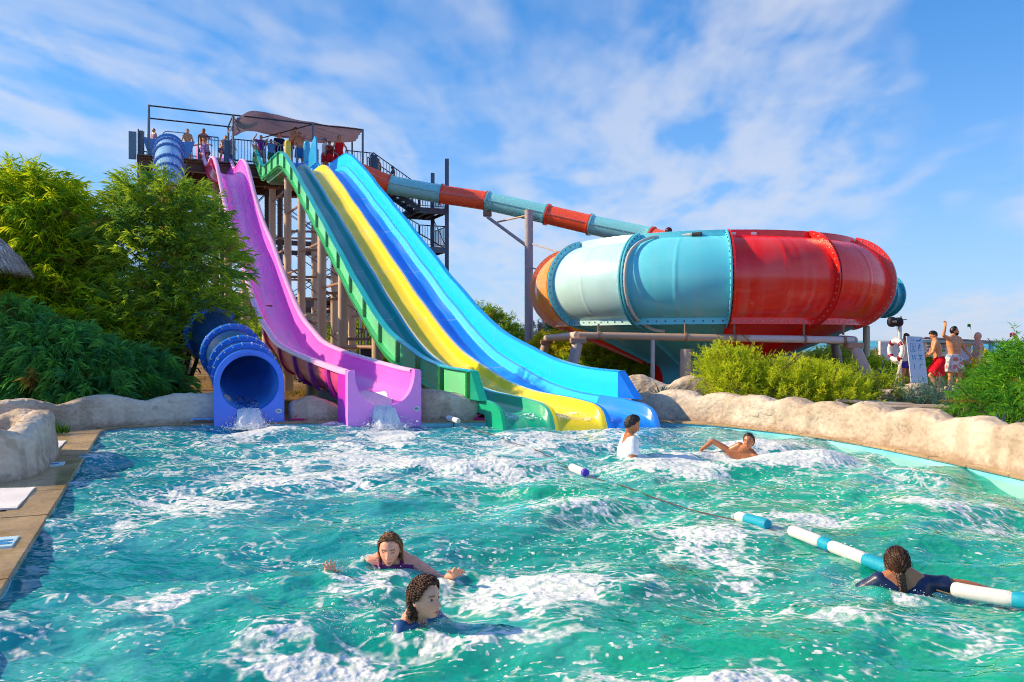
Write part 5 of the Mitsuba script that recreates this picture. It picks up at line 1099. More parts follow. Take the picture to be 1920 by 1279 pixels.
tufts('dry_grass', [(gr.uniform(-6, -1.5), gr.uniform(15.2, 22), 0.06, gr.uniform(0.2, 0.6), 120) for _ in range(60)] + [(gr.uniform(2.5, 9), gr.uniform(15, 19), 0.06, 0.5, 120) for _ in range(40)] + [(gr.uniform(-12, 2), gr.uniform(23, 40), 0.06, 1.0, 160) for _ in range(60)], 78, '#b99a5a', '#6f6a35', 'dry straw coloured grass on the soil behind the pool')
tufts('green_grass', [(-6.72, 11.75, 0.1, 0.2, 260), (-7.0, 12.0, 0.1, 0.12, 160), (-2.7, 14.2, 0.06, 0.25, 500), (-2.45, 14.35, 0.06, 0.3, 400)], 79, '#4d7a2a', '#24501f', 'small green grass growing at the foot of the rock walls', h=(0.06, 0.2))
tufts('orange_groundcover', [(gr.uniform(6.2, 8.2), gr.uniform(10.6, 11.6), 0.06, 0.25, 420) for _ in range(20)], 80, '#d8a21c', '#a8862a', 'orange yellow ground cover below the right green bush', h=(0.04, 0.12), cat_='ground cover')
st_ = []
for i in range(170):
    x, y = gr.uniform(-6, 9), gr.uniform(14.9, 22); s = abs(gr.normal(0.05, 0.04)) + 0.02
    q = gr.normal(size=(9, 3)); q /= np.linalg.norm(q, axis=1, keepdims=True); st_.append(hull(q * s * [1.2, 1, .7] + [x, y, 0.06 + s * 0.3]))
add('stones', cat(st_), 'concrete', smooth=False); L('stones', 'scattered stones and rubble on the soil', 'stones', kind='stuff')
k_ = num('concrete_block'); add(k_, cbox((-3.62, 16.2, 0.26), (0.5, 0.42, 0.4), 0.02), 'concrete', smooth=False); L(k_, 'grey concrete block under the pink slide', 'block')
k_ = num('concrete_block'); add(k_, cbox((7.72, 15.55, 0.19), (0.86, 0.5, 0.34), 0.025, [[.995, .1, 0], [-.1, .995, 0], [0, 0, 1]]), 'concrete', smooth=False); L(k_, 'white concrete block before the blue green shrub at right', 'block')
k_ = num('concrete_block'); add(k_, cbox((6.75, 13.4, 0.22), (1.0, 0.5, 0.32), 0.02, [[.98, -.2, 0], [.2, .98, 0], [0, 0, 1]]), 'concrete', smooth=False); L(k_, 'low grey concrete step just behind the right rock wall', 'block')
k_ = num('concrete_slab'); add(k_, cbox((6.2, 13.7, 0.40), (1.3, 0.55, 0.05), 0.012, [[.98, -.2, -.06], [.2, .98, 0], [.06, 0, 1]]), 'concrete', smooth=False); L(k_, 'thin tan slab lying across the concrete step', 'slab')
k_ = num('boulder'); v, f = sphere((0, 0, 0), 1, 4); v = v * [0.75, 0.5, 0.42] * (1 + 0.5 * (meshkit.fbm(v * 1.6, 4, 5) - 0.5))[:, None] + [12.3, 27.2, 0.35]; add(k_, (v, f), 'plaster', smooth=True); L(k_, 'brown boulder right of the pale round post', 'boulder')
k_ = num('boulder'); v, f = sphere((0, 0, 0), 1, 4); v = v * [0.34, 0.3, 0.34] * (1 + 0.5 * (meshkit.fbm(v * 1.6, 4, 6) - 0.5))[:, None] + [9.1, 20.6, 0.25]; add(k_, (v, f), 'plaster', smooth=True); L(k_, 'small tan boulder at the foot of the slanting bowl leg', 'boulder')

# ---------------------------------------------------------------- thatched parasol at the left edge
tp = L(num('thatched_parasol'), 'grey thatched parasol roof reaching in at the left edge', 'parasol')
ap = np.array([-10.45, 14.4, 4.0]); er, ez = 1.5, 2.85
r = np.random.default_rng(55); N = 9000
az = r.uniform(0, 6.283, N); t0 = r.random(N) ** 0.6; 
def cone(a, t, off=0.0): rr = er * t ** 0.9; return np.stack([ap[0] + rr * np.cos(a), ap[1] + rr * np.sin(a), ap[2] - (ap[2] - ez) * t ** 1.35 + off], -1)
b = cone(az, t0 * 0.92, r.uniform(0, 0.05, N)); az2 = az + r.normal(0, 0.05, N); ln = r.uniform(0.25, 0.6, N)
e = cone(az2, np.clip(t0 * 0.92 + ln / 1.5, 0, 1.09)) + np.stack([0 * ln, 0 * ln, -0.10 * r.random(N) - 0.12 * np.clip(t0 * 0.92 + ln / 1.5 - 1, 0, 1)], -1)
sd = np.stack([-np.sin(az), np.cos(az), r.normal(0, 0.3, N)], -1) * r.uniform(0.005, 0.011, N)[:, None]
V = np.stack([b - sd, b + sd, e], 1).reshape(-1, 3); cc = np.repeat(srgb('#ddd6d4') * r.uniform(0.45, 1.25, (N, 1)) * np.where(r.random((N, 1)) < 0.3, [[1.0, .85, .7]], [[1, 1, 1.03]]), 3, 0)
add(part(tp, 'thatch'), (V, np.arange(len(V)).reshape(-1, 3)), 'matte', np.clip(cc, 0.01, 0.9), smooth=False, stuff=True)
aa = np.linspace(0, 2 * np.pi, 40)[:-1]
P = np.array([cone(aa, np.full_like(aa, t), -0.03) for t in np.linspace(0.01, 0.97, 10)])
add(part(tp, 'roof_shell'), grid(P, cv=True), 'matte', srgb('#6d5f55'), smooth=True, amt=0.3, scale=6)
add(part(tp, 'post'), bar((ap[0], ap[1], 0.05), (ap[0], ap[1], 4.1), 0.06, 10), 'matte', srgb('#7a6048'), smooth=40, amt=0.3)

# ---------------------------------------------------------------- right side: path, post, life ring, sign, beach hut, flags
add('path', hull([(8.9, 17.6, 0.09), (10.6, 17.4, 0.09), (13.4, 22.5, 0.09), (11.0, 23.0, 0.09), (8.9, 17.6, 0.0), (10.6, 17.4, 0.0), (13.4, 22.5, 0.0), (11.0, 23.0, 0.0)]), 'concrete', smooth=False); L('path', 'pale concrete path under the bathers on the right', kind='structure')
pst = L(num('post'), 'slim white post carrying black floats, beside the life ring', 'post')
add(part(pst, 'shaft'), cat([bar((9.6, 19.8, 0.05), (9.6, 19.8, 2.07), 0.045, 12)]), 'paint', srgb('#c3d0da'), smooth=40)
add(part(pst, 'hook'), bar((9.6, 19.8, 1.98), (9.75, 19.75, 1.98), 0.012, 6), 'paint', srgb('#808890'), smooth=40)
add(part(pst, 'cord'), tube(smooth_path(np.array([(9.5, 19.72, 2.0), (9.46, 19.7, 1.8), (9.48, 19.68, 1.6), (9.5, 19.66, 1.42)]), 2), 0.008, 5), 'paint', srgb('#cfc6b8'), smooth=40)
bf = L(num('black_float'), 'pair of black round floats hung at the top of the white post', 'float')
for x, s in ((9.37, 1.0), (9.53, 0.92)):
    v, f = sphere((0, 0, 0), 1, 3); v = np.sign(v) * np.abs(v) ** 0.8 * [0.115 * s, 0.10, 0.125 * s] + [x, 19.72, 1.92]
    add(part(bf, 'drum'), (v, f), 'rubber', srgb('#181c26'), smooth=True, amt=0.05)
scr = [LineString([(0, 0), (0.01, 0.03), (0.025, -0.005), (0.04, 0.03), (0.05, 0.0), (0.065, 0.02), (0.08, 0.0), (0.10, 0.035), (0.10, -0.01)]).buffer(0.005), LineString([(0.055, 0.035), (0.1, 0.042)]).buffer(0.004)]
add(part(bf, 'script'), cat([extrude(q, 0.004, (9.32, 19.605, 1.91), np.array([1., 0, 0]), ZD, np.array([0, -1., 0])) for q in scr]), 'paint', srgb('#d8c8a8'), smooth=False)
lr = L(num('life_ring'), 'white life ring with dark red bands hung on the post', 'life ring')
lc = np.array([9.42, 19.62, 1.22]); e1 = np.array([0.5, -0.3, 0]); e1 = np.array([0.2, -0.98, 0]) ; 
for i in range(8):
    a0, a1 = i * math.pi / 4 - 0.5, (i + 1) * math.pi / 4 - 0.5
    if i % 2: a0, a1 = a0 + 0.2, a1 - 0.2
    else: a0, a1 = a0 - 0.2, a1 + 0.2
    p = [lc + 0.235 * (math.cos(a) * e1 + math.sin(a) * ZD) for a in np.linspace(a0, a1, 12)]
    k_ = part(lr, 'red_band' if i % 2 else 'white_section'); add(k_, tube(p, 0.062 if i % 2 else 0.058, 12, caps=bool(i % 2)), 'paint', srgb('#8c1c3c') if i % 2 else srgb('#dfe3e8'), smooth=40)
add(part(lr, 'rope'), tube([lc + 0.31 * (math.cos(a) * e1 + math.sin(a) * ZD) * (1 + 0.04 * math.cos(4 * a)) for a in np.linspace(0, 6.2, 40)], 0.008, 5), 'paint', srgb('#c9c2b4'), smooth=40)
rp = num('rope'); add(rp, cat([tube(smooth_path(np.array([(9.4 + dx, 19.6, 0.95), (9.36 + dx, 19.58, 0.6), (9.42 + dx, 19.58, 0.3), (9.38 + dx, 19.6, 0.1)]), 2), 0.008, 5) for dx in (-0.1, 0.0, 0.1)]), 'paint', srgb('#7fb0b8'), smooth=40); L(rp, 'loose thin ropes hanging below the life ring', 'rope')
# sign board with pictograms
sb = L(num('sign_board'), 'tall pale sign board covered in small blue pictograms', 'sign')
so = np.array([9.42, 19.0, 0.42]); ux = np.array([0.985, 0.17, 0.0]); uz = np.array([-0.03, 0.06, 1.0]); uz /= np.linalg.norm(uz); un = np.cross(uz, ux)
bpoly = Polygon([(0.06, 0.0), (0.5, 0.0), (0.42, 1.13), (0.0, 1.15)])
add(part(sb, 'board'), extrude(bpoly, 0.025, so, ux, uz, -un if un[1] > 0 else un), 'paint', srgb('#bcd2ec'), smooth=False, amt=0.05)
front = -un if un[1] > 0 else un
org = so + front * 0.0262
r = np.random.default_rng(9)
pics = []
def man_pic(x, y, s):
    o = [Point(x, y + 0.42 * s).buffer(0.09 * s, 6), LineString([(x, y + .3 * s), (x + .03 * s, y)]).buffer(.05 * s)]
    for dx, dy in ((.22, .12), (-.2, .16)): o.append(LineString([(x, y + .26 * s), (x + dx * s, y + dy * s)]).buffer(.03 * s))
    for dx in (.15, -.14): o.append(LineString([(x + .03 * s, y), (x + dx * s, y - .3 * s)]).buffer(.035 * s))
    return o
def wave_pic(x, y, s): return [LineString([(x - .3 * s + .1 * s * i, y + (.06 * s if i % 2 else 0)) for i in range(7)]).buffer(.025 * s)]
def box_pic(x, y, s): return [sbox(x - .35 * s, y - .4 * s, x + .35 * s, y + .55 * s).exterior.buffer(.018 * s)]
pics += [sbox(0.13, 1.03, 0.145, 1.09), sbox(0.17, 1.03, 0.185, 1.09), LineString([(0.25, 1.03), (0.28, 1.05), (0.33, 1.035), (0.36, 1.06), (0.38, 1.08)]).buffer(0.012), sbox(0.26, 1.015, 0.37, 1.025)]
pics += man_pic(0.16, 0.87, 0.16) + box_pic(0.16, 0.86, 0.2) + wave_pic(0.16, 0.79, 0.16) + man_pic(0.33, 0.9, 0.15) + man_pic(0.30, 0.86, 0.1) + wave_pic(0.33, 0.8, 0.16)
for x, y in ((0.13, 0.68), (0.19, 0.68), (0.14, 0.62), (0.2, 0.62)): pics += [Point(x, y).buffer(0.017, 6), sbox(x - .008, y - .035, x + .008, y - .015)]
pics += [Polygon([(0.27, 0.70), (0.41, 0.70), (0.36, 0.66), (0.32, 0.66)]), sbox(0.32, 0.60, 0.36, 0.65), LineString([(0.29, 0.58), (0.39, 0.58)]).buffer(0.008)]
pics += [LineString([(0.16, 0.48), (0.17, 0.40), (0.15, 0.36)]).buffer(0.008), LineString([(0.30, 0.41), (0.34, 0.47), (0.39, 0.48)]).buffer(0.008), LineString([(0.29, 0.38), (0.33, 0.39)]).buffer(0.007)]
add(part(sb, 'pictograms'), cat([extrude(max(getattr(q, 'geoms', [q]), key=lambda g: g.area), 0.003, org, ux, uz, front) for q in pics]), 'paint', srgb('#3f8ec8'), smooth=False, amt=0)
add(part(sb, 'stand'), cat([beam((9.38, 19.25, 1.0), (9.18, 19.4, 0.05), 0.03, 0.05), beam((9.9, 19.3, 1.2), (9.95, 19.5, 0.05), 0.03, 0.05), beam((9.2, 19.35, 0.35), (9.55, 19.2, 0.36), 0.03, 0.04)]), 'paint', srgb('#d9d2c4'), smooth=False)
# pale round post and thin wire
k_ = num('round_post'); add(k_, tube([(10.9, 24.6, 0), (10.9, 24.6, 1.9)], 0.1, 16), 'paint', srgb('#cdb8a8'), smooth=40, amt=0.15); L(k_, 'pale tan round post between the bowl leg and the life ring', 'post')
# beach hut
bh = L(num('beach_hut'), 'white beach hut with pale blue beam on the shore', 'hut')
add(part(bh, 'wall'), cbox((19.6, 39.0, 0.75), (3.4, 0.2, 1.4), 0.02), 'matte', (0.72, 0.69, 0.70), smooth=False)
add(part(bh, 'wall'), cbox((21.9, 39.0, 0.8), (0.9, 0.2, 1.4), 0.02), 'matte', (0.55, 0.62, 0.78), smooth=False)
add(part(bh, 'window'), cbox((20.6, 38.88, 1.15), (0.9, 0.06, 0.4), 0.01), 'paint', srgb('#8d8f96'), smooth=False)
for z in (1.07, 1.22): add(part(bh, 'window_bar'), cbox((20.6, 38.84, z), (0.9, 0.03, 0.03), 0.005), 'paint', srgb('#d8d8dc'), smooth=False)
add(part(bh, 'awning'), cbox((22.0, 38.8, 1.3), (0.9, 0.4, 0.16), 0.02), 'matte', srgb('#d8b890'), smooth=False)
add(part(bh, 'beam'), beam((18.6, 38.5, 1.5), (23.1, 38.5, 1.36), 0.14, 0.13), 'paint', srgb('#9fd0e4'), smooth=False)
add(part(bh, 'roof'), beam((19.7, 38.9, 1.62), (24.4, 38.9, 1.36), 1.4, 0.06), 'paint', srgb('#9a94a0'), smooth=False)
add(part(bh, 'post'), beam((23.0, 38.4, 0.0), (23.0, 38.4, 1.4), 0.16, 0.16), 'paint', srgb('#7fc0e0'), smooth=False)
for i in range(5): add(part(bh, 'slat'), cbox((19.0 + i * 0.32, 38.8, 0.62), (0.1, 0.05, 0.5), 0.01), 'paint', srgb('#c8a8a0'), smooth=False)
def flag(x, y, zt, w, h, col, key, label, moon=False):
    k = L(num(key), label, 'flag')
    add(part(k, 'pole'), bar((x, y, 0), (x, y, zt + 0.05), 0.025, 8), 'paint', srgb('#d0d4da'), smooth=40)
    P = np.array([[(x - w * i / 12, y + 0.06 * math.sin(i * 0.9) * i / 12, zt - h * j / 8 - 0.10 * h * math.sin(i * 0.7) - 0.15 * h * i / 12) for j in range(9)] for i in range(13)])
    add(part(k, 'cloth'), grid(P), 'cloth', srgb(col), smooth=True)
    if moon:
        c = P[6, 4] + [0, -0.07, 0]
        disc = Point(0, 0).buffer(0.3 * h); cres = Point(0, 0).buffer(0.22 * h).difference(Point(0.06 * h, 0).buffer(0.17 * h))
        add(part(k, 'disc'), extrude(disc, 0.006, c, np.array([-1., 0, 0]), ZD, np.array([0, -1., 0])), 'cloth', (0.8, 0.78, 0.78), smooth=False)
        star = Polygon([((0.13 if i % 2 == 0 else 0.055) * h * math.cos(i * math.pi / 5) + 0.05 * h, (0.13 if i % 2 == 0 else 0.055) * h * math.sin(i * math.pi / 5)) for i in range(10)])
        add(part(k, 'crescent'), cat([extrude(q, 0.006, c + [0, -0.008, 0], np.array([-1., 0, 0]), ZD, np.array([0, -1., 0])) for q in (cres, star)]), 'cloth', srgb('#d81c34'), smooth=False)
flag(34.4, 60.0, 2.75, 0.28, 0.24, '#0e8a3a', 'green_flag', 'small green flag on a thin pole above the beach hut')
flag(37.8, 60.0, 2.1, 0.5, 0.32, '#e0304a', 'red_flag', 'small red flag with white disc behind the right bush', True)
k_ = num('beach_marker'); add(part(k_, 'pole'), bar((35.9, 60, 0), (35.9, 60, 1.2), 0.12, 10), 'paint', srgb('#dcd0c8'), smooth=40); add(part(k_, 'float'), sphere((35.3, 59.8, 0.55), 0.35, 2), 'paint', srgb('#e8c020'), smooth=True); L(k_, 'white marker pole with yellow buoy on the beach', 'marker')

# ---------------------------------------------------------------- lane rope with floats
rope = np.array([(-1.25, 13.95, 0.14), (-1.0, 13.6, 0.10), (-0.3, 12.3, 0.03), (0.2, 10.8, 0.05), (0.72, 8.8, 0.07), (1.3, 7.4, 0.05), (1.72, 6.55, 0.07), (2.02, 5.85, 0.08), (2.3, 5.1, 0.07), (2.52, 4.52, 0.06), (2.76, 4.3, 0.05), (3.6, 3.6, 0.04)])
rp = L(num('lane_rope'), 'thin floating rope crossing the pool between foam floats', 'rope')
rpth = smooth_path(resample(rope, 0.05), 6); 
sf = np.clip((wave(rpth[:, 0], rpth[:, 1]) + 0.015), -0.02, 0.2); sf = np.convolve(np.pad(sf, 12, mode='edge'), np.ones(25) / 25, 'valid'); far_ = np.clip((13.3 - rpth[:, 1]) / 0.6, 0, 1); rpth[:, 2] = rpth[:, 2] * (1 - far_) + (sf + 0.012) * far_
add(part(rp, 'line'), tube(rpth - ZD * 0.013, 0.0055, 6), 'rubber', srgb('#5a4a40'), smooth=True)
rd = np.r_[0, np.cumsum(np.linalg.norm(np.diff(rpth, axis=0), axis=1))]
def rope_at(y): return int(np.argmin(np.abs(rpth[:, 1] - y)))
def flo(y0, y1, segs, label, rad=0.043):
    i0, i1 = sorted((rope_at(y0), rope_at(y1))); p = rpth[i0:i1 + 1].copy(); 
    z = np.polyval(np.polyfit(np.arange(len(p)), p[:, 2], 1), np.arange(len(p))) if len(p) > 2 else p[:, 2]
    p[:, 2] = z + 0.02
    k = L(num('rope_float'), label, 'float'); n = len(p); t = 0
    for (fr, c) in segs:
        a, b = int(round(t * (n - 1))), int(round((t + fr) * (n - 1))); t += fr
        q = p[a:b + 1]
        if len(q) < 2: continue
        q = resample(q, 0.02); m = len(q); rr = np.full(m, rad); rr[[0, -1]] *= 0.86; 
        add(part(k, 'band' if c != 'w' else 'sleeve'), tube(q, rr, 16), 'rubber', {'w': (0.72, 0.70, 0.70), 'c': srgb('#12a0c0'), 'p': srgb('#5a3cc0')}[c], smooth=50, amt=0.06)
flo(13.75, 13.4, [(1, 'w')], 'small white float at the far end of the lane rope', 0.045)
flo(9.0, 8.6, [(0.82, 'w'), (0.18, 'p')], 'white float with purple end in the middle of the pool', 0.045)
flo(6.38, 6.05, [(0.22, 'w'), (0.78, 'c')], 'short turquoise float with white tip on the lane rope')
flo(5.82, 4.98, [(0.36, 'w'), (0.10, 'c'), (0.33, 'w'), (0.21, 'c')], 'long white and turquoise float left of the girl with the braid')
flo(4.56, 4.02, [(0.36, 'w'), (0.16, 'c'), (0.48, 'w')], 'white float with turquoise band under the arm of the girl with the braid')
k_ = num('anchor_line'); add(k_, tube(smooth_path(np.array([(-1.95, 14.0, 0.16), (-1.5, 14.0, 0.13), (-1.25, 13.95, 0.14), (-0.8, 14.0, 0.17), (-0.3, 14.05, 0.2)]), 3), 0.012, 6), 'rubber', srgb('#1c1c20'), smooth=True); L(k_, 'black line lying across the coping at the lane rope end', 'rope')
k_ = num('rim_hook'); add(k_, cbox((-1.0, 13.72, 0.02), (0.02, 0.02, 0.2), 0.004), 'steel', (0.1, 0.15, 0.2), smooth=False); L(k_, 'small dark hook on the pool wall below the far rope float', 'hook')
for q, lb in (((-0.55, 13.93), 'pink flip flop on the coping next to the green lane exit'), ((-3.7, 13.85), 'small pink toy on the coping right of the blue tube mouth')):
    k_ = num('flip_flop'); add(part(k_, 'sole'), cbox((q[0], q[1], 0.098), (0.24, 0.09, 0.03), 0.012), 'rubber', srgb('#d81c78'), smooth=False); add(part(k_, 'strap'), tube([(q[0] - .05, q[1] - .04, .13), (q[0], q[1], .18), (q[0] - .05, q[1] + .04, .13)], .01, 6), 'rubber', srgb('#d81c78'), smooth=40); L(k_, lb, 'flip flop')
k_ = num('towel'); P = np.array([[(-5.35 + 0.5 * i / 9, 13.3 + 0.16 * j / 5 + 0.15 * i / 9, 0.125 + 0.03 * abs(math.sin(i * 1.7 + j)) ) for j in range(6)] for i in range(10)]); add(k_, grid(P), 'cloth', srgb('#7fb8e8'), smooth=True, amt=0.3, scale=8); L(k_, 'crumpled pale blue towel on the left back coping', 'towel')
# ---------------------------------------------------------------- people
def Mf(v, f): return m3.Manifold(m3.Mesh(vert_properties=np.asarray(v, np.float32), tri_verts=np.asarray(f, np.uint32)))
def unit(v): v = np.asarray(v, float); return v / np.linalg.norm(v)
SPH = m3.Manifold.sphere(1.0, 14); SV = man(SPH)[0]
def cap(a, b, ra, rb): return m3.Manifold.hull_points(np.vstack([SV * ra + a, SV * rb + b]))
def hullb(*pr): return m3.Manifold.hull_points(np.vstack([SV * r_ + np.asarray(p) for p, r_ in pr]))
def union(ms): return m3.Manifold.batch_boolean(ms, m3.OpType.Add)
def smoothm(M_, ln, it):
    q = M_.refine_to_length(ln); v, f = man(q)
    t = trimesh.Trimesh(v, f, process=True)
    trimesh.smoothing.filter_taubin(t, lamb=0.5, nu=0.52, iterations=it)
    return np.asarray(t.vertices), np.asarray(t.faces)
def ss(a, b, x): t = np.clip((x - a) / (b - a), 0, 1); return t * t * (3 - 2 * t)
def head_mesh(sub):
    """face looking along +y, z up, unit head 0.224 m tall: (vertices, faces, sphere directions)"""
    m = trimesh.creation.icosphere(sub, 1.0); d = np.asarray(m.vertices); p = d * [0.074, 0.094, 0.112]
    x, y, z = p.T.copy(); fr = ss(0.0, 0.05, y)
    low = ss(0.0, -0.112, z)
    x = x * (1 - 0.30 * low) * (1 + 0.05 * ss(0.02, 0.08, z))
    y = np.where(y > 0, y * (0.93 + 0.05 * low), y * (1.02 - 0.32 * low))
    y = y + 0.022 * low * (d[:, 1] > -0.3) * ss(-0.3, 0.3, d[:, 1])
    g = lambda c, s, q: np.exp(-((q - c) / s) ** 2)
    ax = np.abs(x)
    nose = ss(0.022, -0.032, z) * ss(-0.047, -0.034, z)
    y = y + fr * (0.026 * nose * g(0, 0.0115 + 0.004 * ss(-0.01, -0.035, z), x) - 0.011 * g(0.031, 0.018, ax) * g(0.008, 0.013, z) + 0.005 * g(0.03, 0.025, ax) * g(0.028, 0.009, z)
                  + 0.004 * g(0.042, 0.02, ax) * g(-0.028, 0.02, z) + 0.006 * g(0, 0.024, x) * g(-0.060, 0.0065, z) + 0.0065 * g(0, 0.018, x) * g(-0.0735, 0.007, z)
                  - 0.005 * g(0, 0.024, x) * g(-0.067, 0.003, z) + 0.008 * g(0, 0.02, x) * g(-0.1, 0.014, z) - 0.004 * g(0, 0.02, x) * g(-0.085, 0.006, z))
    return np.stack([x, y, z], 1), np.asarray(m.faces), d
HEAD = {s: head_mesh(s) for s in (3, 5, 6)}
def hair_line(d, low_back=-0.75, front=0.70):
    return d[:, 2] - np.interp(d[:, 1], [-0.9, -0.6, -0.2, 0.02, 0.10, 0.3, 0.6, 0.8], [low_back - 0.1, low_back, -0.35, -0.18, 0.12, 0.42, front, front + 0.06]) + 0.03 * np.sin(9 * d[:, 0] + 2)
def frame(fwd, upv=(0, 0, 1)):
    f = unit(fwd); r_ = unit(np.cross(f, upv)); return np.array([r_, f, np.cross(r_, f)])
def hand(wr, d, palm, s, curl, side, spread=0.18):
    """manifolds of a hand: wrist, finger direction, palm normal"""
    d = unit(d); palm = unit(palm - d * (palm @ d)); lat = np.cross(d, palm) * side
    ms = [hullb((wr + d * .012 * s, .024 * s), (wr + d * .075 * s + lat * .028 * s, .0155 * s), (wr + d * .07 * s - lat * .03 * s, .0155 * s), (wr + d * .03 * s + lat * .026 * s, .017 * s), (wr + d * .03 * s - lat * .026 * s, .017 * s))]
    for i, (o, ln) in enumerate(((.030, .066), (.010, .076), (-.011, .070), (-.031, .054))):
        b = wr + d * (.076 - .004 * abs(i - 1)) * s + lat * o * s; dd = unit(d + lat * spread * (1.3 - i * .9)); c = curl * (1 + 0.12 * i)
        for j, (fl, r0, r1) in enumerate(((.45, .0092, .0086), (.32, .0086, .008), (.23, .008, .0068))):
            dd = unit(dd + palm * c * (0.5 + 0.3 * j)); e = b + dd * ln * fl * s; ms.append(cap(b, e, r0 * s, r1 * s)); b = e
    b = wr + d * .022 * s + lat * .028 * s; dd = unit(d * .62 + lat * .75 + palm * .25)
    for fl, r0, r1 in ((.036, .0125, .0105), (.028, .0102, .0085)):
        e = b + dd * fl * s; ms.append(cap(b, e, r0 * s, r1 * s)); b = e; dd = unit(dd + d * .35 + palm * .15)
    return ms
SK = {'fair': '#f0a488', 'tan': '#cf9068', 'brown': '#ab6c46', 'dark': '#7a4c34'}
def person(label, root, yaw, s=1.0, spine=(0, 0, 1), aR=None, aL=None, lR=None, lL=None, look=(0, 1, 0), skin='tan', hair='#1c1512', hair_t=0.016, clothes=(), fine=False, group=None, curl=(0.35, 0.35), palms=None, hd=None, hs=1.0, lash=0.0, low_back=-0.75, key=None, feet=True, build=1.0, hup=None):
    """root = pelvis; arms and legs = (upper direction, lower direction) in the person's own frame (x right, y forward, z up)"""
    Y_ = np.array([[math.cos(yaw), math.sin(yaw), 0], [-math.sin(yaw), math.cos(yaw), 0], [0, 0, 1.0]])      # rows: right, forward, up
    W_ = lambda v: np.asarray(v, float) @ Y_
    pel = np.asarray(root, float); sp = unit(W_(spine)); rt = unit(np.cross(np.cross(sp, W_((1, 0, 0))), sp)); fw = np.cross(sp, rt) * 1.0
    fw = -np.cross(rt, sp) * -1
    aR = aR or ((.18, .03, -1), (.1, .2, -1)); aL = aL or ((-.18, .03, -1), (-.1, .2, -1)); lR = lR or ((.06, .02, -1), (.02, -.03, -1)); lL = lL or ((-.06, .02, -1), (-.02, -.03, -1))
    b = build; at = lambda h, x=0.0, y=0.0: pel + sp * h * s + rt * x * s + fw * y * s
    P = {'pr': at(0, .075), 'pl': at(0, -.075), 'wr': at(.16, .06), 'wl': at(.16, -.06), 'cr': at(.36, .085, .01), 'cl': at(.36, -.085, .01), 'sr': at(.49, .165), 'sl': at(.49, -.165), 'nk': at(.50), 'nt': at(.585, 0, .02)}
    tor = [hullb((P['pr'], .105 * s * b), (P['pl'], .105 * s * b), (P['wr'], .088 * s * b), (P['wl'], .088 * s * b)), hullb((P['wr'], .088 * s * b), (P['wl'], .088 * s * b), (P['cr'], .103 * s * b), (P['cl'], .103 * s * b)),
           hullb((P['cr'], .103 * s * b), (P['cl'], .103 * s * b), (P['sr'], .056 * s), (P['sl'], .056 * s)), hullb((P['sr'], .045 * s), (P['sl'], .045 * s), (P['nt'], .05 * s), (P['cr'], .08 * s), (P['cl'], .08 * s))]
    body = list(tor); parts_ = {'torso': tor}
    hdir = unit(W_(look)); hu = W_(hup) if hup is not None else sp * 0.5 + ZD * 0.6
    HF = frame(hdir, hu)
    hc = P['nt'] + unit(hu) * 0.10 * s * hs + hdir * 0.022 * s if hd is None else np.asarray(hd, float)
    body.append(cap(P['nk'], hc - HF[2] * 0.045 * s * hs - HF[1] * 0.02 * s, .056 * s, .050 * s))
    J = {}
    for sd, nm, ar, sh in ((1, 'R', aR, P['sr']), (-1, 'L', aL, P['sl'])):
        d1, d2 = unit(W_(ar[0])), unit(W_(ar[1])); el = sh + d1 * .275 * s; wr = el + d2 * .235 * s
        body += [cap(sh, sh + d1 * .12 * s, .052 * s * b, .048 * s * b), cap(sh + d1 * .12 * s, el, .048 * s * b, .038 * s), cap(el, el + d2 * .07 * s, .038 * s, .039 * s), cap(el + d2 * .07 * s, wr, .039 * s, .026 * s)]
        pn = W_(palms[0 if sd > 0 else 1]) if palms is not None else unit(np.cross(d2, fw) * sd + fw * 0.2)
        hdv = unit(W_(ar[2])) if len(ar) > 2 else unit(d2 + 0.15 * pn)
        hm = hand(wr, hdv, pn, s, curl[0 if sd > 0 else 1], sd if abs(pn @ fw) < 2 else sd)
        J['hand' + nm] = hm; J['arm' + nm] = (sh, d1, el, d2, wr)
    for sd, nm, lg, hp in ((1, 'R', lR, at(-.02, .09)), (-1, 'L', lL, at(-.02, -.09))):
        d1, d2 = unit(W_(lg[0])), unit(W_(lg[1])); kn = hp + d1 * .42 * s; an = kn + d2 * .41 * s
        body += [cap(hp, hp + d1 * .2 * s, .092 * s * b, .078 * s * b), cap(hp + d1 * .2 * s, kn, .078 * s * b, .056 * s), cap(kn, kn + d2 * .13 * s, .054 * s, .056 * s), cap(kn + d2 * .13 * s, an, .056 * s, .036 * s)]
        if feet:
            ff = unit(np.cross(np.cross(d2, fw), d2) * 0.8 + fw * 0.3 + d2 * 0.05)
            ff = unit(fw - d2 * (fw @ d2) * 0.9) if abs(fw @ d2) < 0.95 else unit(fw + ZD * -0.3)
            sl = unit(np.cross(ff, d2)); h_ = an + d2 * .045 * s
            body += [hullb((an, .036 * s), (h_ - ff * .03 * s, .03 * s), (h_ + ff * .06 * s, .03 * s)), hullb((h_ + ff * .05 * s, .03 * s), (h_ + ff * .13 * s + sl * .022 * s, .021 * s), (h_ + ff * .125 * s - sl * .024 * s, .02 * s), (h_ + ff * .17 * s, .015 * s))]
        J['leg' + nm] = (hp, d1, kn, d2, an)
    ln = (0.012 if fine else 0.03) * s
    core = smoothm(union(body), ln, 14 if fine else 8)
    core = Mf(*core)
    hm = J['handR'] + J['handL']
    if fine: hh = Mf(*smoothm(union(J['handR']), 0.004, 6)) + Mf(*smoothm(union(J['handL']), 0.004, 6))
    else: hh = union(hm)
    sub = 6 if fine else 3
    hv, hf, hdn = HEAD[sub]; hsc = s * hs
    hw = hv * hsc @ HF + hc
    ears = []
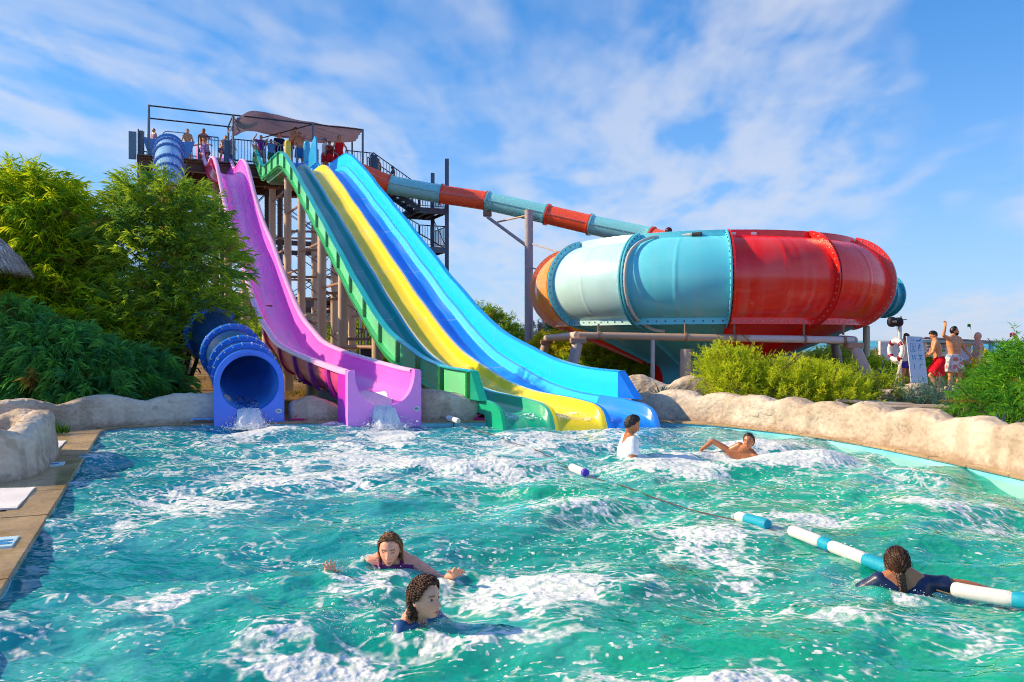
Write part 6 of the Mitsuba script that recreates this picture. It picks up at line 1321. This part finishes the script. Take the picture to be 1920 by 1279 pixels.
    for sx in (-1, 1):
        e = SV * [0.011, 0.021, 0.032]; e = e + [0.003 * sx, -0.006, 0.004] * (np.abs(SV[:, 1:2]) * 0 + 1)
        ears.append(m3.Manifold.hull_points((e + [0.071 * sx, -0.008, -0.008]) * hsc @ HF + hc))
    whole = union([core + hh, Mf(hw, hf)] + ears)
    v, f = man(whole)
    sc = srgb(SK[skin]) if skin in SK else srgb(skin)
    lc = (v - hc) @ HF.T / hsc
    n1 = meshkit.fbm(v * 9, 3, 3)[:, None]
    c = sc * (0.86 + 0.28 * n1)
    inh = (np.linalg.norm(lc, axis=1) < 0.16) & (lc[:, 1] > 0.03)
    g = lambda q, cc, w: np.exp(-((q - cc) / w) ** 2)
    lip = (g(lc[:, 0], 0, .0245) * g(lc[:, 2], -.067 + 3.0 * lc[:, 0] ** 2, .0100) * inh)[:, None]; lip = np.clip(lip * 1.6 - 0.3, 0, 1)
    brow = (ss(.055, .045, np.abs(lc[:, 0])) * ss(.010, .016, np.abs(lc[:, 0])) * g(lc[:, 2], .027 - 6 * (np.abs(lc[:, 0]) - .032) ** 2, .0055) * inh)[:, None]
    blush = (g(np.abs(lc[:, 0]), .042, .022) * g(lc[:, 2], -.03, .022) * inh)[:, None] + (g(lc[:, 0], 0, .014) * g(lc[:, 2], -.032, .012) * inh)[:, None]
    c = c * (1 - 0.25 * blush) + 0.25 * blush * sc * np.array([1.1, 0.72, 0.68])
    c = c * (1 - 0.9 * lip) + 0.9 * lip * sc * np.array([0.75, 0.33, 0.34])
    c = c * (1 - 0.85 * brow) + 0.85 * brow * srgb(hair) * 0.8
    lid = (g(np.abs(lc[:, 0]), .031, .0135) * g(lc[:, 2], .0035 - 8 * (np.abs(lc[:, 0]) - .031) ** 2, .0034) * inh)[:, None] * (1.0 if (lash or not fine) else 0.45)
    c = c * (1 - 0.92 * lid) + 0.92 * lid * np.array([.02, .014, .012])
    mouth = (ss(.026, .018, np.abs(lc[:, 0])) * g(lc[:, 2], -.0668 + 1.5 * lc[:, 0] ** 2, .0016) * inh)[:, None]; nos = (g(np.abs(lc[:, 0]), .0065, .0032) * g(lc[:, 2], -.0425, .003) * inh)[:, None]
    dk = np.clip(mouth + .8 * nos, 0, 1) * .8; c = c * (1 - dk) + dk * sc * np.array([.22, .09, .08])
    crease = (ss(.05, .043, np.abs(lc[:, 0])) * ss(.012, .018, np.abs(lc[:, 0])) * g(lc[:, 2], .0155 - 5 * (np.abs(lc[:, 0]) - .031) ** 2, .0016) * inh)[:, None] * .5; c = c * (1 - .5 * crease)
    key = key or num('person')
    _, _, nrm = meshkit.arrays((v, f), True)
    add(part(key, 'body'), (v, f), 'wetskin' if fine else 'skin', np.clip(c, .003, .9), smooth=True)
    if fine and not lash:
        for sx in (-1, 1):
            ec = (np.array([.031 * sx, .0648, .005]) * hsc) @ HF + hc; ev, ef = sphere((0, 0, 0), 1.0, 3)
            gz = unit(np.array([0.12 * sx * 0, 1, -0.08])); co = ev @ gz
            ecol = np.where(co[:, None] > .86, [[.004, .003, .003]], np.where(co[:, None] > .55, [[.04, .02, .01]], [[.42, .38, .36]]))
            add(part(key, 'eye'), (ev * .0105 * hsc @ HF + ec, ef), 'skin', ecol, smooth=True)
    # hair shell
    if hair_t:
        d = hdn; m = hair_line(d, low_back)
        th_ = hair_t * ss(-0.02, 0.22, m) * (0.75 + 0.5 * meshkit.noise(d * 7, 3)) + 0.006 * ss(0, .1, m) * meshkit.noise(d * 24, 4) * (1 if fine else .4) - 0.005
        sv = (hv + d * th_[:, None]); 
        hcol = srgb(hair) * (0.7 + 0.7 * meshkit.fbm(d * 11, 3, 2)[:, None])
        add(part(key, 'hair'), (sv * hsc @ HF + hc, hf), 'hair', np.clip(hcol, .003, .9), smooth=True)
    # clothes: same bones, a little larger, cut clean
    for cl in clothes:
        kind, colr = cl[0], srgb(cl[1]); ms = []; gr = cl[2] if len(cl) > 2 else 0.012
        o = gr * s
        if kind in ('shirt', 'tank', 'suit', 'rash'):
            up_ = .47 if kind != 'suit' else .36
            low = -0.04 if kind != 'suit' else -0.12
            T1 = [hullb((at(low + .06, .08), .108 * s * b + o), (at(low + .06, -.08), .108 * s * b + o), (P['wr'], .09 * s * b + o), (P['wl'], .09 * s * b + o)), hullb((P['wr'], .09 * s * b + o), (P['wl'], .09 * s * b + o), (P['cr'], .104 * s * b + o), (P['cl'], .104 * s * b + o)),
                  hullb((P['cr'], .104 * s * b + o), (P['cl'], .104 * s * b + o), (P['sr'] - rt * .015 * s, .056 * s + o), (P['sl'] + rt * .015 * s, .056 * s + o))]
            U_ = union(T1)
            U_ = U_.trim_by_plane(tuple(-sp), float(-(sp @ at(up_ + (.065 if kind in ('shirt', 'rash') else (.02 if kind == 'tank' else 0))))))
            if kind != 'suit': U_ = U_.trim_by_plane(tuple(sp), float(sp @ at(low)))
            neck = cap(at(.47, 0, .03), at(.66, 0, .05), .066 * s, .075 * s); ms = [U_ - neck]
            if kind in ('shirt', 'rash'):
                for nm in 'RL':
                    sh, d1, el, d2, wr = J['arm' + nm]; q = sh + d1 * .16 * s
                    ms.append(cap(sh - d1 * .01 * s, sh + d1 * .2 * s, .055 * s * b + o, .056 * s * b + o).trim_by_plane(tuple(-d1), float(-(d1 @ q))))
            if kind in ('suit', 'tank'):
                for sx in (.075, -.075): ms.append(tuple_strap(at(.36, sx, .118), at(.47, sx * 1.1, .088), at(.56, sx * 1.15, .012), at(.49, sx * 1.1, -.068), at(.36, sx, -.104), s))
        elif kind == 'shorts':
            ln_ = cl[3] if len(cl) > 3 else .26
            wst = hullb((at(.08, .07), .094 * s * b + o), (at(.08, -.07), .094 * s * b + o), (P['pr'], .108 * s * b + o), (P['pl'], .108 * s * b + o)).trim_by_plane(tuple(-sp), float(-(sp @ at(.10))))
            ms.append(wst)
            for nm in 'RL':
                hp, d1, kn, d2, an = J['leg' + nm]; q = hp + d1 * ln_ * s
                ms.append(cap(hp, hp + d1 * (ln_ + .06) * s, .102 * s * b + o, .098 * s * b + o * 1.6).trim_by_plane(tuple(-d1), float(-(d1 @ q))))
                ms.append(hullb((at(0, .05 if nm == 'R' else -.05), .10 * s * b + o), (hp + d1 * .06 * s, .10 * s * b + o)))
        v, f = smoothm(union(ms), 0.014 * s if fine else 0.03 * s, 5)
        if len(v):
            w = (meshkit.fbm(v * 14 / s, 3, 8)[:, None] - .5) + .6 * (1 - 2 * np.abs(meshkit.fbm(v * 9 / s, 2, 12)[:, None] * 2 - 1)) * .5
            _, _, nn = meshkit.arrays((v, f), True); v = v + nn * (0.010 * s * w)
            cc = np.clip(colr * (0.92 + .35 * w), .003, .9)
            if cl[-1] == 'print':
                q = meshkit.noise(v * 11 / s, 5); cc = np.where((q > .60)[:, None], srgb('#d87a7a') * np.ones_like(cc), np.where((q < .32)[:, None], srgb('#8aa4d0') * np.ones_like(cc), cc))
            add(part(key, {'suit': 'swimsuit', 'tank': 'tank_top', 'rash': 'shirt'}.get(kind, kind)), (v, f), 'wetcloth' if fine else 'cloth', cc, smooth=True)
    L(key, label, 'person', group)
    return dict(key=key, hc=hc, HF=HF, hs=hsc, J=J, P=P, at=at)
def tuple_strap(*q):
    s = q[-1]; p = smooth_path(resample(q[:-1], 0.03 * s), 1); return union([cap(p[i], p[i + 1], 0.014 * s, 0.014 * s) for i in range(len(p) - 1)])
def strands(pr, n, seed, ln, col, curl=0.0, drop=1.0, rad=0.0016, low_back=-0.75, back_only=False, part_='hair_strands', wide=1.0, front=0.70, ear=False):
    """wet locks: thin tubes rooted on the scalp"""
    r = np.random.default_rng(seed); hv, hf, d = HEAD[5]
    m = hair_line(d, low_back, front); ok = np.nonzero((m > 0.02) & ((d[:, 1] < 0.2) | (not back_only)))[0]
    idx = r.choice(ok, n); ms = []
    V, F, o = [], [], 0; kept = 0
    for i in idx:
        p = hv[i] * 1.015; dd = d[i]; L_ = ln * r.uniform(.6, 1.1); st_ = 12 if curl < .8 else 24; pts = []; cr_ = .0012 if not curl else (.0035 if curl < .8 else .0068); cf_ = 26 if curl < .8 else 17
        if dd[1] > 0.1 and abs(dd[0]) < 0.75: tang = np.array([math.copysign(1.0, dd[0] + 0.12) * .9, -.45, -.25])
        else: tang = np.array([dd[0] * .4 * wide, dd[1] * .35 - .25, -.9])
        if back_only: tang = np.array([-dd[0] * .6, -.8, -.75])
        ph = r.uniform(0, 6.28); q = p.copy(); bad = False; lift = r.uniform(.004, .012) * (1 + 0.9 * (curl > .8)) + (.010 * r.random() if r.random() < .15 else 0)
        for t in np.linspace(0, 1, st_):
            sdv = np.cross(dd, tang); sdv /= np.linalg.norm(sdv) + 1e-9; pts.append(q + (sdv * math.cos(ph + curl * cf_ * t) + dd * .7 * math.sin(ph + curl * cf_ * t)) * cr_)
            nn_ = q / [.074, .094, .112]; inside = np.linalg.norm(nn_); nn_ = nn_ / [.074, .094, .112]; nn_ /= np.linalg.norm(nn_)
            tg = tang + np.array([0, 0, -1.6 * t * drop])
            if q[2] > -.06: tg = tg - nn_ * (tg @ nn_)
            q = q + tg / (np.linalg.norm(tg) + 1e-9) * L_ / st_
            rr = np.linalg.norm(q / np.array([.074 + lift + .003, .094 + lift + .004, .112 + lift]))
            if rr < 1 and q[2] > -.075: q = q / rr
            if ear and abs(q[0]) > .05 and -.045 < q[1] < .02 and q[2] < .0: bad = True
            if q[1] > .035 and abs(q[0]) < .060 and q[2] < .060: bad = True
        if bad: continue
        kept += 1
        v, f = tube(np.array(pts), np.linspace(rad * 1.5, rad * .6, st_), 4, caps=False); V.append(v); F.append(f + o); o += len(v)
    n = kept
    V = np.vstack(V) * pr['hs'] @ pr['HF'] + pr['hc']
    c = srgb(col) * r.uniform(.55, 1.6, (n, 1)); c = np.repeat(c, o // n, 0)
    add(part(pr['key'], part_), (V, np.vstack(F)), 'hair', np.clip(c, .003, .9), smooth=True, stuff=True)
def wz(x, y): return float(wave(np.array([x]), np.array([y]))[0])

# --- in the pool, near
def stand(hc_, s, lean=(0, 0, 1)):   # pelvis from a wanted head centre
    return np.asarray(hc_, float) - unit(lean) * (0.585 + 0.10) * s
# girl facing the camera, arms spread on the water
g1 = person('girl with wet brown hair facing the camera, arms spread on the water', (-0.763, 5.08, 0.205 - 0.565), math.pi, 0.82, spine=(0, .0, 1), hd=(-0.763, 5.0, 0.150), hs=1.06, look=(0.02, 1, -.18),
            aR=((.62, .45, -.45), (.15, .8, .52), (.05, .25, 1.0)), aL=((-.85, .35, -.42), (-.42, .75, .42), (-.35, .6, .45)), palms=((0.1, 1, 0.0), (0.3, .4, -1.0)), curl=(0.22, 0.1), skin='fair', hair='#6a4628', hair_t=0.012, clothes=(('tank', '#6a1468', 0.006),), fine=True, lash=1.0)
strands(g1, 800, 1, 0.185, '#7c5230', curl=.35, drop=.5, rad=.0017, low_back=-.95)
# curly boy in profile
b1 = person('curly haired child in a blue shirt seen in profile, nearest the camera', (-0.53, 4.14, 0.165 - 0.555), -2.12, 0.80, spine=(0.0, .13, 1), hd=(-0.435, 4.02, 0.158), hs=1.08, look=(.02, 1, .04),
            aR=((.55, .35, -.8), (.2, 1, -.35)), aL=((-.6, .35, -.75), (-.2, 1, -.4)), skin='fair', hair='#3a241a', hair_t=0.014, clothes=(('shirt', '#28588c', 0.006),), fine=True)
strands(b1, 1100, 2, 0.055, '#4a2e20', curl=1.0, drop=.15, rad=.0027, low_back=-.92, ear=True)
nb = b1['at']; col_ = [nb(.515 + .02 * math.cos(a) - .045 * max(0, math.sin(a)), .075 * math.cos(a), .015 + .072 * math.sin(a)) for a in np.linspace(0, 6.283, 28)]
add(part(b1['key'], 'collar'), tube(col_[:-1], .0065, 7, caps=False, closed=True), 'wetcloth', srgb('#c9c2e0'), smooth=True)
# girl with braid seen from behind
g2 = person('girl with a brown braid and navy shirt seen from behind, leaning on the float', (2.30, 4.70, 0.165 - 0.53), -0.12, 0.80, spine=(0, .06, 1), hd=(2.29, 4.76, 0.128), hs=1.06, look=(0.12, 1, -.05),
            aR=((1, .0, -.02), (.95, -.1, -.22), (.9, .1, -.3)), aL=((-.7, .4, -.65), (-.1, .9, -.5)), skin='brown', hair='#3a2417', hair_t=0.012, clothes=(('shirt', '#1c2c54', 0.007),), fine=True)
strands(g2, 900, 3, 0.075, '#4a2d1c', curl=0, drop=.0, rad=.0014, low_back=-.9, back_only=True)
br = []
hc2, HF2 = g2['hc'], g2['HF']
bp = smooth_path(resample([hc2 - HF2[1] * .088 - HF2[2] * .045, hc2 - HF2[1] * .098 - HF2[2] * .11 + HF2[0] * .008, hc2 - HF2[1] * .10 - HF2[2] * .165 + HF2[0] * .014], .0025), 4)
for q in range(3):
    ph = q * 2.094; t = np.linspace(0, 1, len(bp))
    pth = bp + HF2[0] * (np.sin(t * 30 + ph) * .013)[:, None] - HF2[1] * (np.sin(2 * (t * 30 + ph)) * .007)[:, None]
    br.append(tube(pth, (.0145 * (1 - .4 * t)), 8))
add(part(g2['key'], 'braid'), cat(br), 'hair', srgb('#3f281a'), smooth=True, amt=.5, scale=60)
# --- in the pool, farther
person('young man in a wet white t-shirt standing in the pool, looking down', (1.42, 9.98, -0.27), -1.45, 0.98, spine=(0.0, .10, 1), look=(0, 1, -.55), hd=(1.50, 9.95, 0.415), aR=((.30, -.12, -1), (.12, .55, -.85)), aL=((-.3, .1, -1), (-.1, .8, -.6)), skin='brown', hair='#14100f', hair_t=.018, clothes=(('shirt', '#dfe6ee', .014),), fine=True)
sw = person('dark haired boy swimming with one arm lifted out of the foam', (3.0, 10.42, -0.33), math.pi - .45, 0.84, spine=(0, .45, .9), hd=(2.99, 10.1, 0.185), look=(0.15, 1, .02), hup=(0, 0, 1), aR=((.85, .15, .50), (.75, .25, -.62), (.2, .2, -1)), aL=((-.7, .35, -.6), (-.2, .8, -.5)), skin='brown', hair='#17110f', hair_t=.016, fine=True, lash=.5)
person('bather in the water by the slide exits', (-30, -30, -5), 0, 0.5) if False else None

# --- on the tower (each about 1.2 m tall: children)
def tpos(px, d, z): k = (px - 960) / 1500.0; t = (k * (33.7 + .9063 * d) + 15.3 + .4226 * d) / (.9063 - .4226 * k); q = TT(t, d, z); return q
def tp_(x, y, z): return np.array([x, y, z])
HIP = 0.915
def onfeet(x, y, z, s): return np.array([x, y, z + HIP * s])
A = 3.55       # yaw that faces the camera side of the tower
def onfeet(x, y, z, s): return np.array([x, y, z + 0.925 * s])
D = ZDK
STL = ((-.10, .02, -1), (-.03, -.05, -1)); STR = ((.10, .05, -1), (.03, -.05, -1))
RAIL = dict(aR=((.25, .6, -.8), (-.15, .8, -.35)), aL=((-.25, .6, -.8), (.15, .8, -.35)))
person('shirtless man in dark shorts behind the railing by the blue tube start', onfeet(-14.28, 35.2, D, .86), A, .86, lR=STR, lL=STL, aR=((.35, .1, -1), (.2, .35, -1)), aL=((-.35, .1, -1), (-.1, .3, -1)), look=(.1, 1, -.2), skin='tan', hair='#2a2322', clothes=(('shorts', '#1d2c58', .016, .34),))
person('man crouching behind the girl at the pink slide start', onfeet(-13.94, 36.1, D + .08, .95), A + .1, .95, spine=(0, .28, 1), aR=((.4, .8, -.6), (-.3, .8, .1)), aL=((-.4, .7, -.7), (.3, .9, 0)), look=(-.2, 1, -.3), skin='brown', hair='#33302f', clothes=(('shorts', '#3a3f58', .016, .3),))
person('girl in a pale pink swimsuit reaching out over the pink slide', onfeet(-13.58, 35.6, D - .25, .84), A - .55, .84, spine=(.15, .25, 1), aR=((.5, .6, -.3), (.6, .7, -.3)), aL=((-.6, .6, -.35), (-.8, .5, -.35)), lR=((.3, .9, -.4), (.1, -.3, -1)), lL=((-.1, .7, -.7), (0, -.5, -1)), look=(-.4, 1, -.3), skin='tan', hair='#3a241a', clothes=(('tank', '#c9a8cc', .01), ('shorts', '#b03050', .01, .16)), hair_t=.02)
person('child in purple shorts climbing on the right rim of the pink slide', onfeet(-12.99, 35.8, D - .15, .88), A + .5, .88, spine=(-.2, .3, 1), aR=((.5, .6, -.6), (.3, .7, -.7)), aL=((-.6, .5, -.5), (-.5, .6, -.7)), lR=((.3, .9, -.35), (.1, -.3, -1)), lL=((-.4, .8, -.4), (-.1, -.4, -1)), look=(.5, 1, -.3), skin='tan', hair='#2a1a14', clothes=(('shorts', '#6a3a9c', .014, .26),))
person('person in pink and red half hidden by the left tower column', onfeet(-15.5, 34.6, D, .78), A - .9, .78, skin='tan', hair='#2a2022', clothes=(('tank', '#c8a0b8', .012), ('shorts', '#d8203c', .016, .3)), lR=STR, lL=STL)
person('woman in a purple top shading her eyes behind the green lane', onfeet(-11.38, 36.3, D, .86), A, .86, aR=((.8, .4, .1), (-.6, .2, .9)), aL=((-.3, .5, -.8), (.2, .8, .9)), look=(0, 1, .05), skin='tan', hair='#3a2c28', clothes=(('shirt', '#7a1f9c', .014), ('shorts', '#9a98a8', .012, .36)), lR=STR, lL=STL)
person('small tanned child in front of the woman in the purple top', onfeet(-11.5, 35.9, D, .62), A + .3, .62, skin='tan', hair='#3a2418', clothes=(('shorts', '#20222c', .014, .26),), aR=((.6, .5, .3), (.2, .4, .9)), aL=((-.3, .3, -1), (0, .3, -1)), lR=STR, lL=STL)
person('woman in a navy t-shirt and swimsuit at the top of the green lane', onfeet(-10.71, 36.8, D, 1.0), A, 1.0, **RAIL, look=(0, 1, -.05), skin='fair', hair='#2a2422', clothes=(('shirt', '#1c2447', .014), ('shorts', '#1c2038', .008, .04)), hair_t=.02, lR=STR, lL=STL)
person('child in a sky blue shirt next to the woman in navy', onfeet(-11.02, 36.6, D, .8), A + .2, .8, skin='brown', hair='#2a1c16', clothes=(('shirt', '#5a94d8', .014), ('shorts', '#2c6a5a', .014, .3)), aR=((.5, .6, .1), (-.2, .5, .8)), lR=STR, lL=STL)
person('man in bright orange shorts bending forward on the start platform', onfeet(-10.25, 37.0, D + .42, .96), A + .75, .96, spine=(-.1, .42, 1), aR=((.3, .6, -.7), (-.2, .9, .2)), aL=((-.3, .6, -.7), (.2, .9, .3)), look=(0, 1, -.7), skin='tan', hair='#1c1614', clothes=(('shorts', '#f04a18', .02, .26),), lR=STR, lL=STL)
person('shirtless bearded man in blue shorts with one hand on the hoop rail', onfeet(-9.85, 37.1, D, 1.06), A + .35, 1.06, aR=((.45, .25, -.9), (.2, .8, -.4)), aL=((-.5, .2, -.9), (-.15, .3, -1)), look=(.2, 1, -.35), skin='tan', hair='#1c1614', clothes=(('shorts', '#2f7fc0', .02, .3),), lR=STR, lL=STL)
wc = person('boy in a white shirt and blue cap seen from the side', onfeet(-8.78, 37.5, D, .96), A - 1.4, .96, skin='tan', hair='#3a2c22', clothes=(('shirt', '#d8dfe8', .018), ('shorts', '#c81f2c', .022, .34)), look=(0, 1, -.1), lR=STR, lL=STL)
v, f = HEAD[3][0] * wc['hs'] * 1.14 @ wc['HF'] + wc['hc'], HEAD[3][1]
ck = wc['key'] + '__cap'
cm = Mf(v, f).trim_by_plane(tuple(wc['HF'][2]), float(wc['HF'][2] @ (wc['hc'] + wc['HF'][2] * .03)))
add(ck, man(cm), 'cloth', srgb('#2a86d8'), smooth=40); add(part(ck, 'brim'), hull([wc['hc'] + wc['HF'][2] * .035 + wc['HF'][1] * a + wc['HF'][0] * b for a, b in ((.08, .07), (.08, -.07), (.17, .04), (.17, -.04))] + [wc['hc'] + wc['HF'][2] * .045 + wc['HF'][1] * a + wc['HF'][0] * b for a, b in ((.08, .07), (.08, -.07), (.17, .04), (.17, -.04))]), 'cloth', srgb('#2a86d8'), smooth=False)
person('tanned boy in dark red between the white shirt and the red tank top', onfeet(-8.5, 37.3, D, .86), A + .2, .86, skin='brown', hair='#241814', clothes=(('tank', '#7a1a2c', .012), ('shorts', '#c81f2c', .02, .34)), lR=STR, lL=STL, aR=((.2, .5, -1), (-.4, .8, .1)), aL=((-.3, .3, -1), (.3, .8, .1)))
person('lifeguard in a red tank top leaning with both hands on the rail', onfeet(-8.16, 37.7, D, 1.05), A, 1.05, spine=(0, .12, 1), aR=((.4, .4, -.9), (.15, .3, -1)), aL=((-.5, .4, -.85), (-.2, .35, -1)), look=(-.05, 1, -.1), skin='tan', hair='#241a16', clothes=(('tank', '#d81a2a', .018), ('shorts', '#c8202c', .02, .34)), lR=STR, lL=STL)
person('shirtless boy in red shorts highest on the staircase', onfeet(-6.72, 38.3, 9.05, .78), A + .6, .78, skin='brown', hair='#1c1614', clothes=(('shorts', '#d82a30', .02, .34),), lR=STR, lL=STL)
person('child with white life vest and red shorts on the staircase', onfeet(-6.45, 38.45, 8.85, .8), A - .8, .8, skin='brown', hair='#1c1614', clothes=(('tank', '#d8d8d8', .02), ('shorts', '#d8202c', .03, .36)), lR=STR, lL=STL)
person('person with dark hair climbing the lower stairs, seen above the flume', onfeet(-5.75, 38.6, 8.45, .84), A + 1.6, .84, skin='tan', hair='#241a18', clothes=(('shirt', '#6a4a60', .014), ('shorts', '#2a2c3c', .02, .34)), lR=STR, lL=STL)
# two walkers behind the blue lane
person('shirtless walker behind the blue lane, farther from the mast', onfeet(-.30, 27.0, .06, .97), -1.1, .97, spine=(0, .2, 1), skin='fair', hair='#2a1c18', clothes=(('shorts', '#3a4a6a', .02, .3),))
person('shirtless walker behind the blue lane, nearer the mast', onfeet(.10, 26.6, .06, .92), 2.3, .92, spine=(0, .25, 1), skin='fair', hair='#1c1416', clothes=(('shorts', '#5a3a3a', .02, .3),))
# bathers on the path at the right
person('man in red shorts bending over with one foot lifted', onfeet(10.36, 19.4, .09, .95), 1.25, .95, spine=(0, .22, 1), look=(0, 1, -1.0), aR=((.2, .25, -1), (-.1, .7, -.7)), aL=((-.2, .3, -1), (.1, .9, -.55)), lR=((.06, .0, -1), (.02, -.05, -1)), lL=((-.06, .55, -.8), (0, -.55, -.85)), skin='tan', hair='#17120f', clothes=(('shorts', '#e0182c', .026, .36),), build=1.05)
hm_ = person('bearded man in patterned white shorts with one arm raised', onfeet(11.0, 19.9, .09, 1.0), 3.45, 1.0, aR=((.85, .25, .25), (-.05, .2, 1)), aL=((-.55, .05, -1), (-.1, .6, -.7)), look=(-.85, .6, .0), lR=((.10, .03, -1), (.0, -.04, -1)), lL=((-.10, .03, -1), (-.03, -.04, -1)), skin='tan', hair='#14100e', clothes=(('shorts', '#d8d6d8', .026, .32, 'print'),), build=1.08)
bm = np.array(HEAD[3][0]); 
vb = bm * 1.06; keepb = (bm[:, 2] < -.052) & (bm[:, 1] > .0)
bv = np.where(keepb[:, None], bm * 1.07, bm * .93); add(part(hm_['key'], 'beard'), (bv * hm_['hs'] @ hm_['HF'] + hm_['hc'], HEAD[3][1]), 'hair', srgb('#17110e'), smooth=True)
add(part(hm_['key'], 'necklace'), tube([hm_['at'](.50 - .05 * max(0, math.sin(a)), .075 * math.cos(a), .03 + .095 * math.sin(a)) for a in np.linspace(0, 6.2, 24)], .006, 6, caps=False, closed=True), 'steel', (.7, .7, .68), smooth=True)
person('bald man with a dark strap half hidden by the right bush', onfeet(12.35, 21.2, .0, .98), 1.35, .98, look=(0, 1, -.05), hair_t=0, skin='fair', clothes=(('shorts', '#e8d020', .024, .34), ('tank', '#caa898', .006)), aR=((.25, .1, -1), (.05, .5, -.8)))
person('long haired woman standing behind the sign board', onfeet(10.35, 21.0, .06, .92), 0.3, .92, skin='tan', hair='#4a2c1c', hair_t=.022, low_back=-.95, clothes=(('tank', '#d8cfc8', .012), ('shorts', '#4a3a9c', .014, .16)), aR=((.25, .1, -1), (.0, .2, -1)))
hb = [q for q in scene if q.endswith('__hair')][-1][:-6]
# droplets and small spray round the bathers
def spray(x, y, rx, ry, n, seed, label, up_=0.05):
    r = np.random.default_rng(seed); a = r.uniform(0, 6.283, n); q = np.abs(r.normal(1.0, 0.28, n))
    px, py = x + rx * q * np.cos(a), y + ry * q * np.sin(a)
    z = wave(px, py) + np.abs(r.normal(0, up_, n)) * (r.random(n) < .5)
    k = num('water_spray'); add(k, balls(np.stack([px, py, z], 1), np.abs(r.normal(.0010, .0012, n)) + .0008), 'foamwater', smooth=True); L(k, label, 'spray', kind='stuff')
spray(-0.80, 5.0, .34, .14, 260, 1, 'fine droplets round the girl facing the camera', .02)
spray(-0.62, 4.1, .28, .16, 320, 2, 'fine droplets behind the curly haired child', .03)
spray(2.28, 4.68, .3, .16, 220, 3, 'fine droplets round the girl with the braid', .02)
spray(2.55, 10.15, .5, .25, 500, 4, 'spray under the arm of the swimming boy', .08)
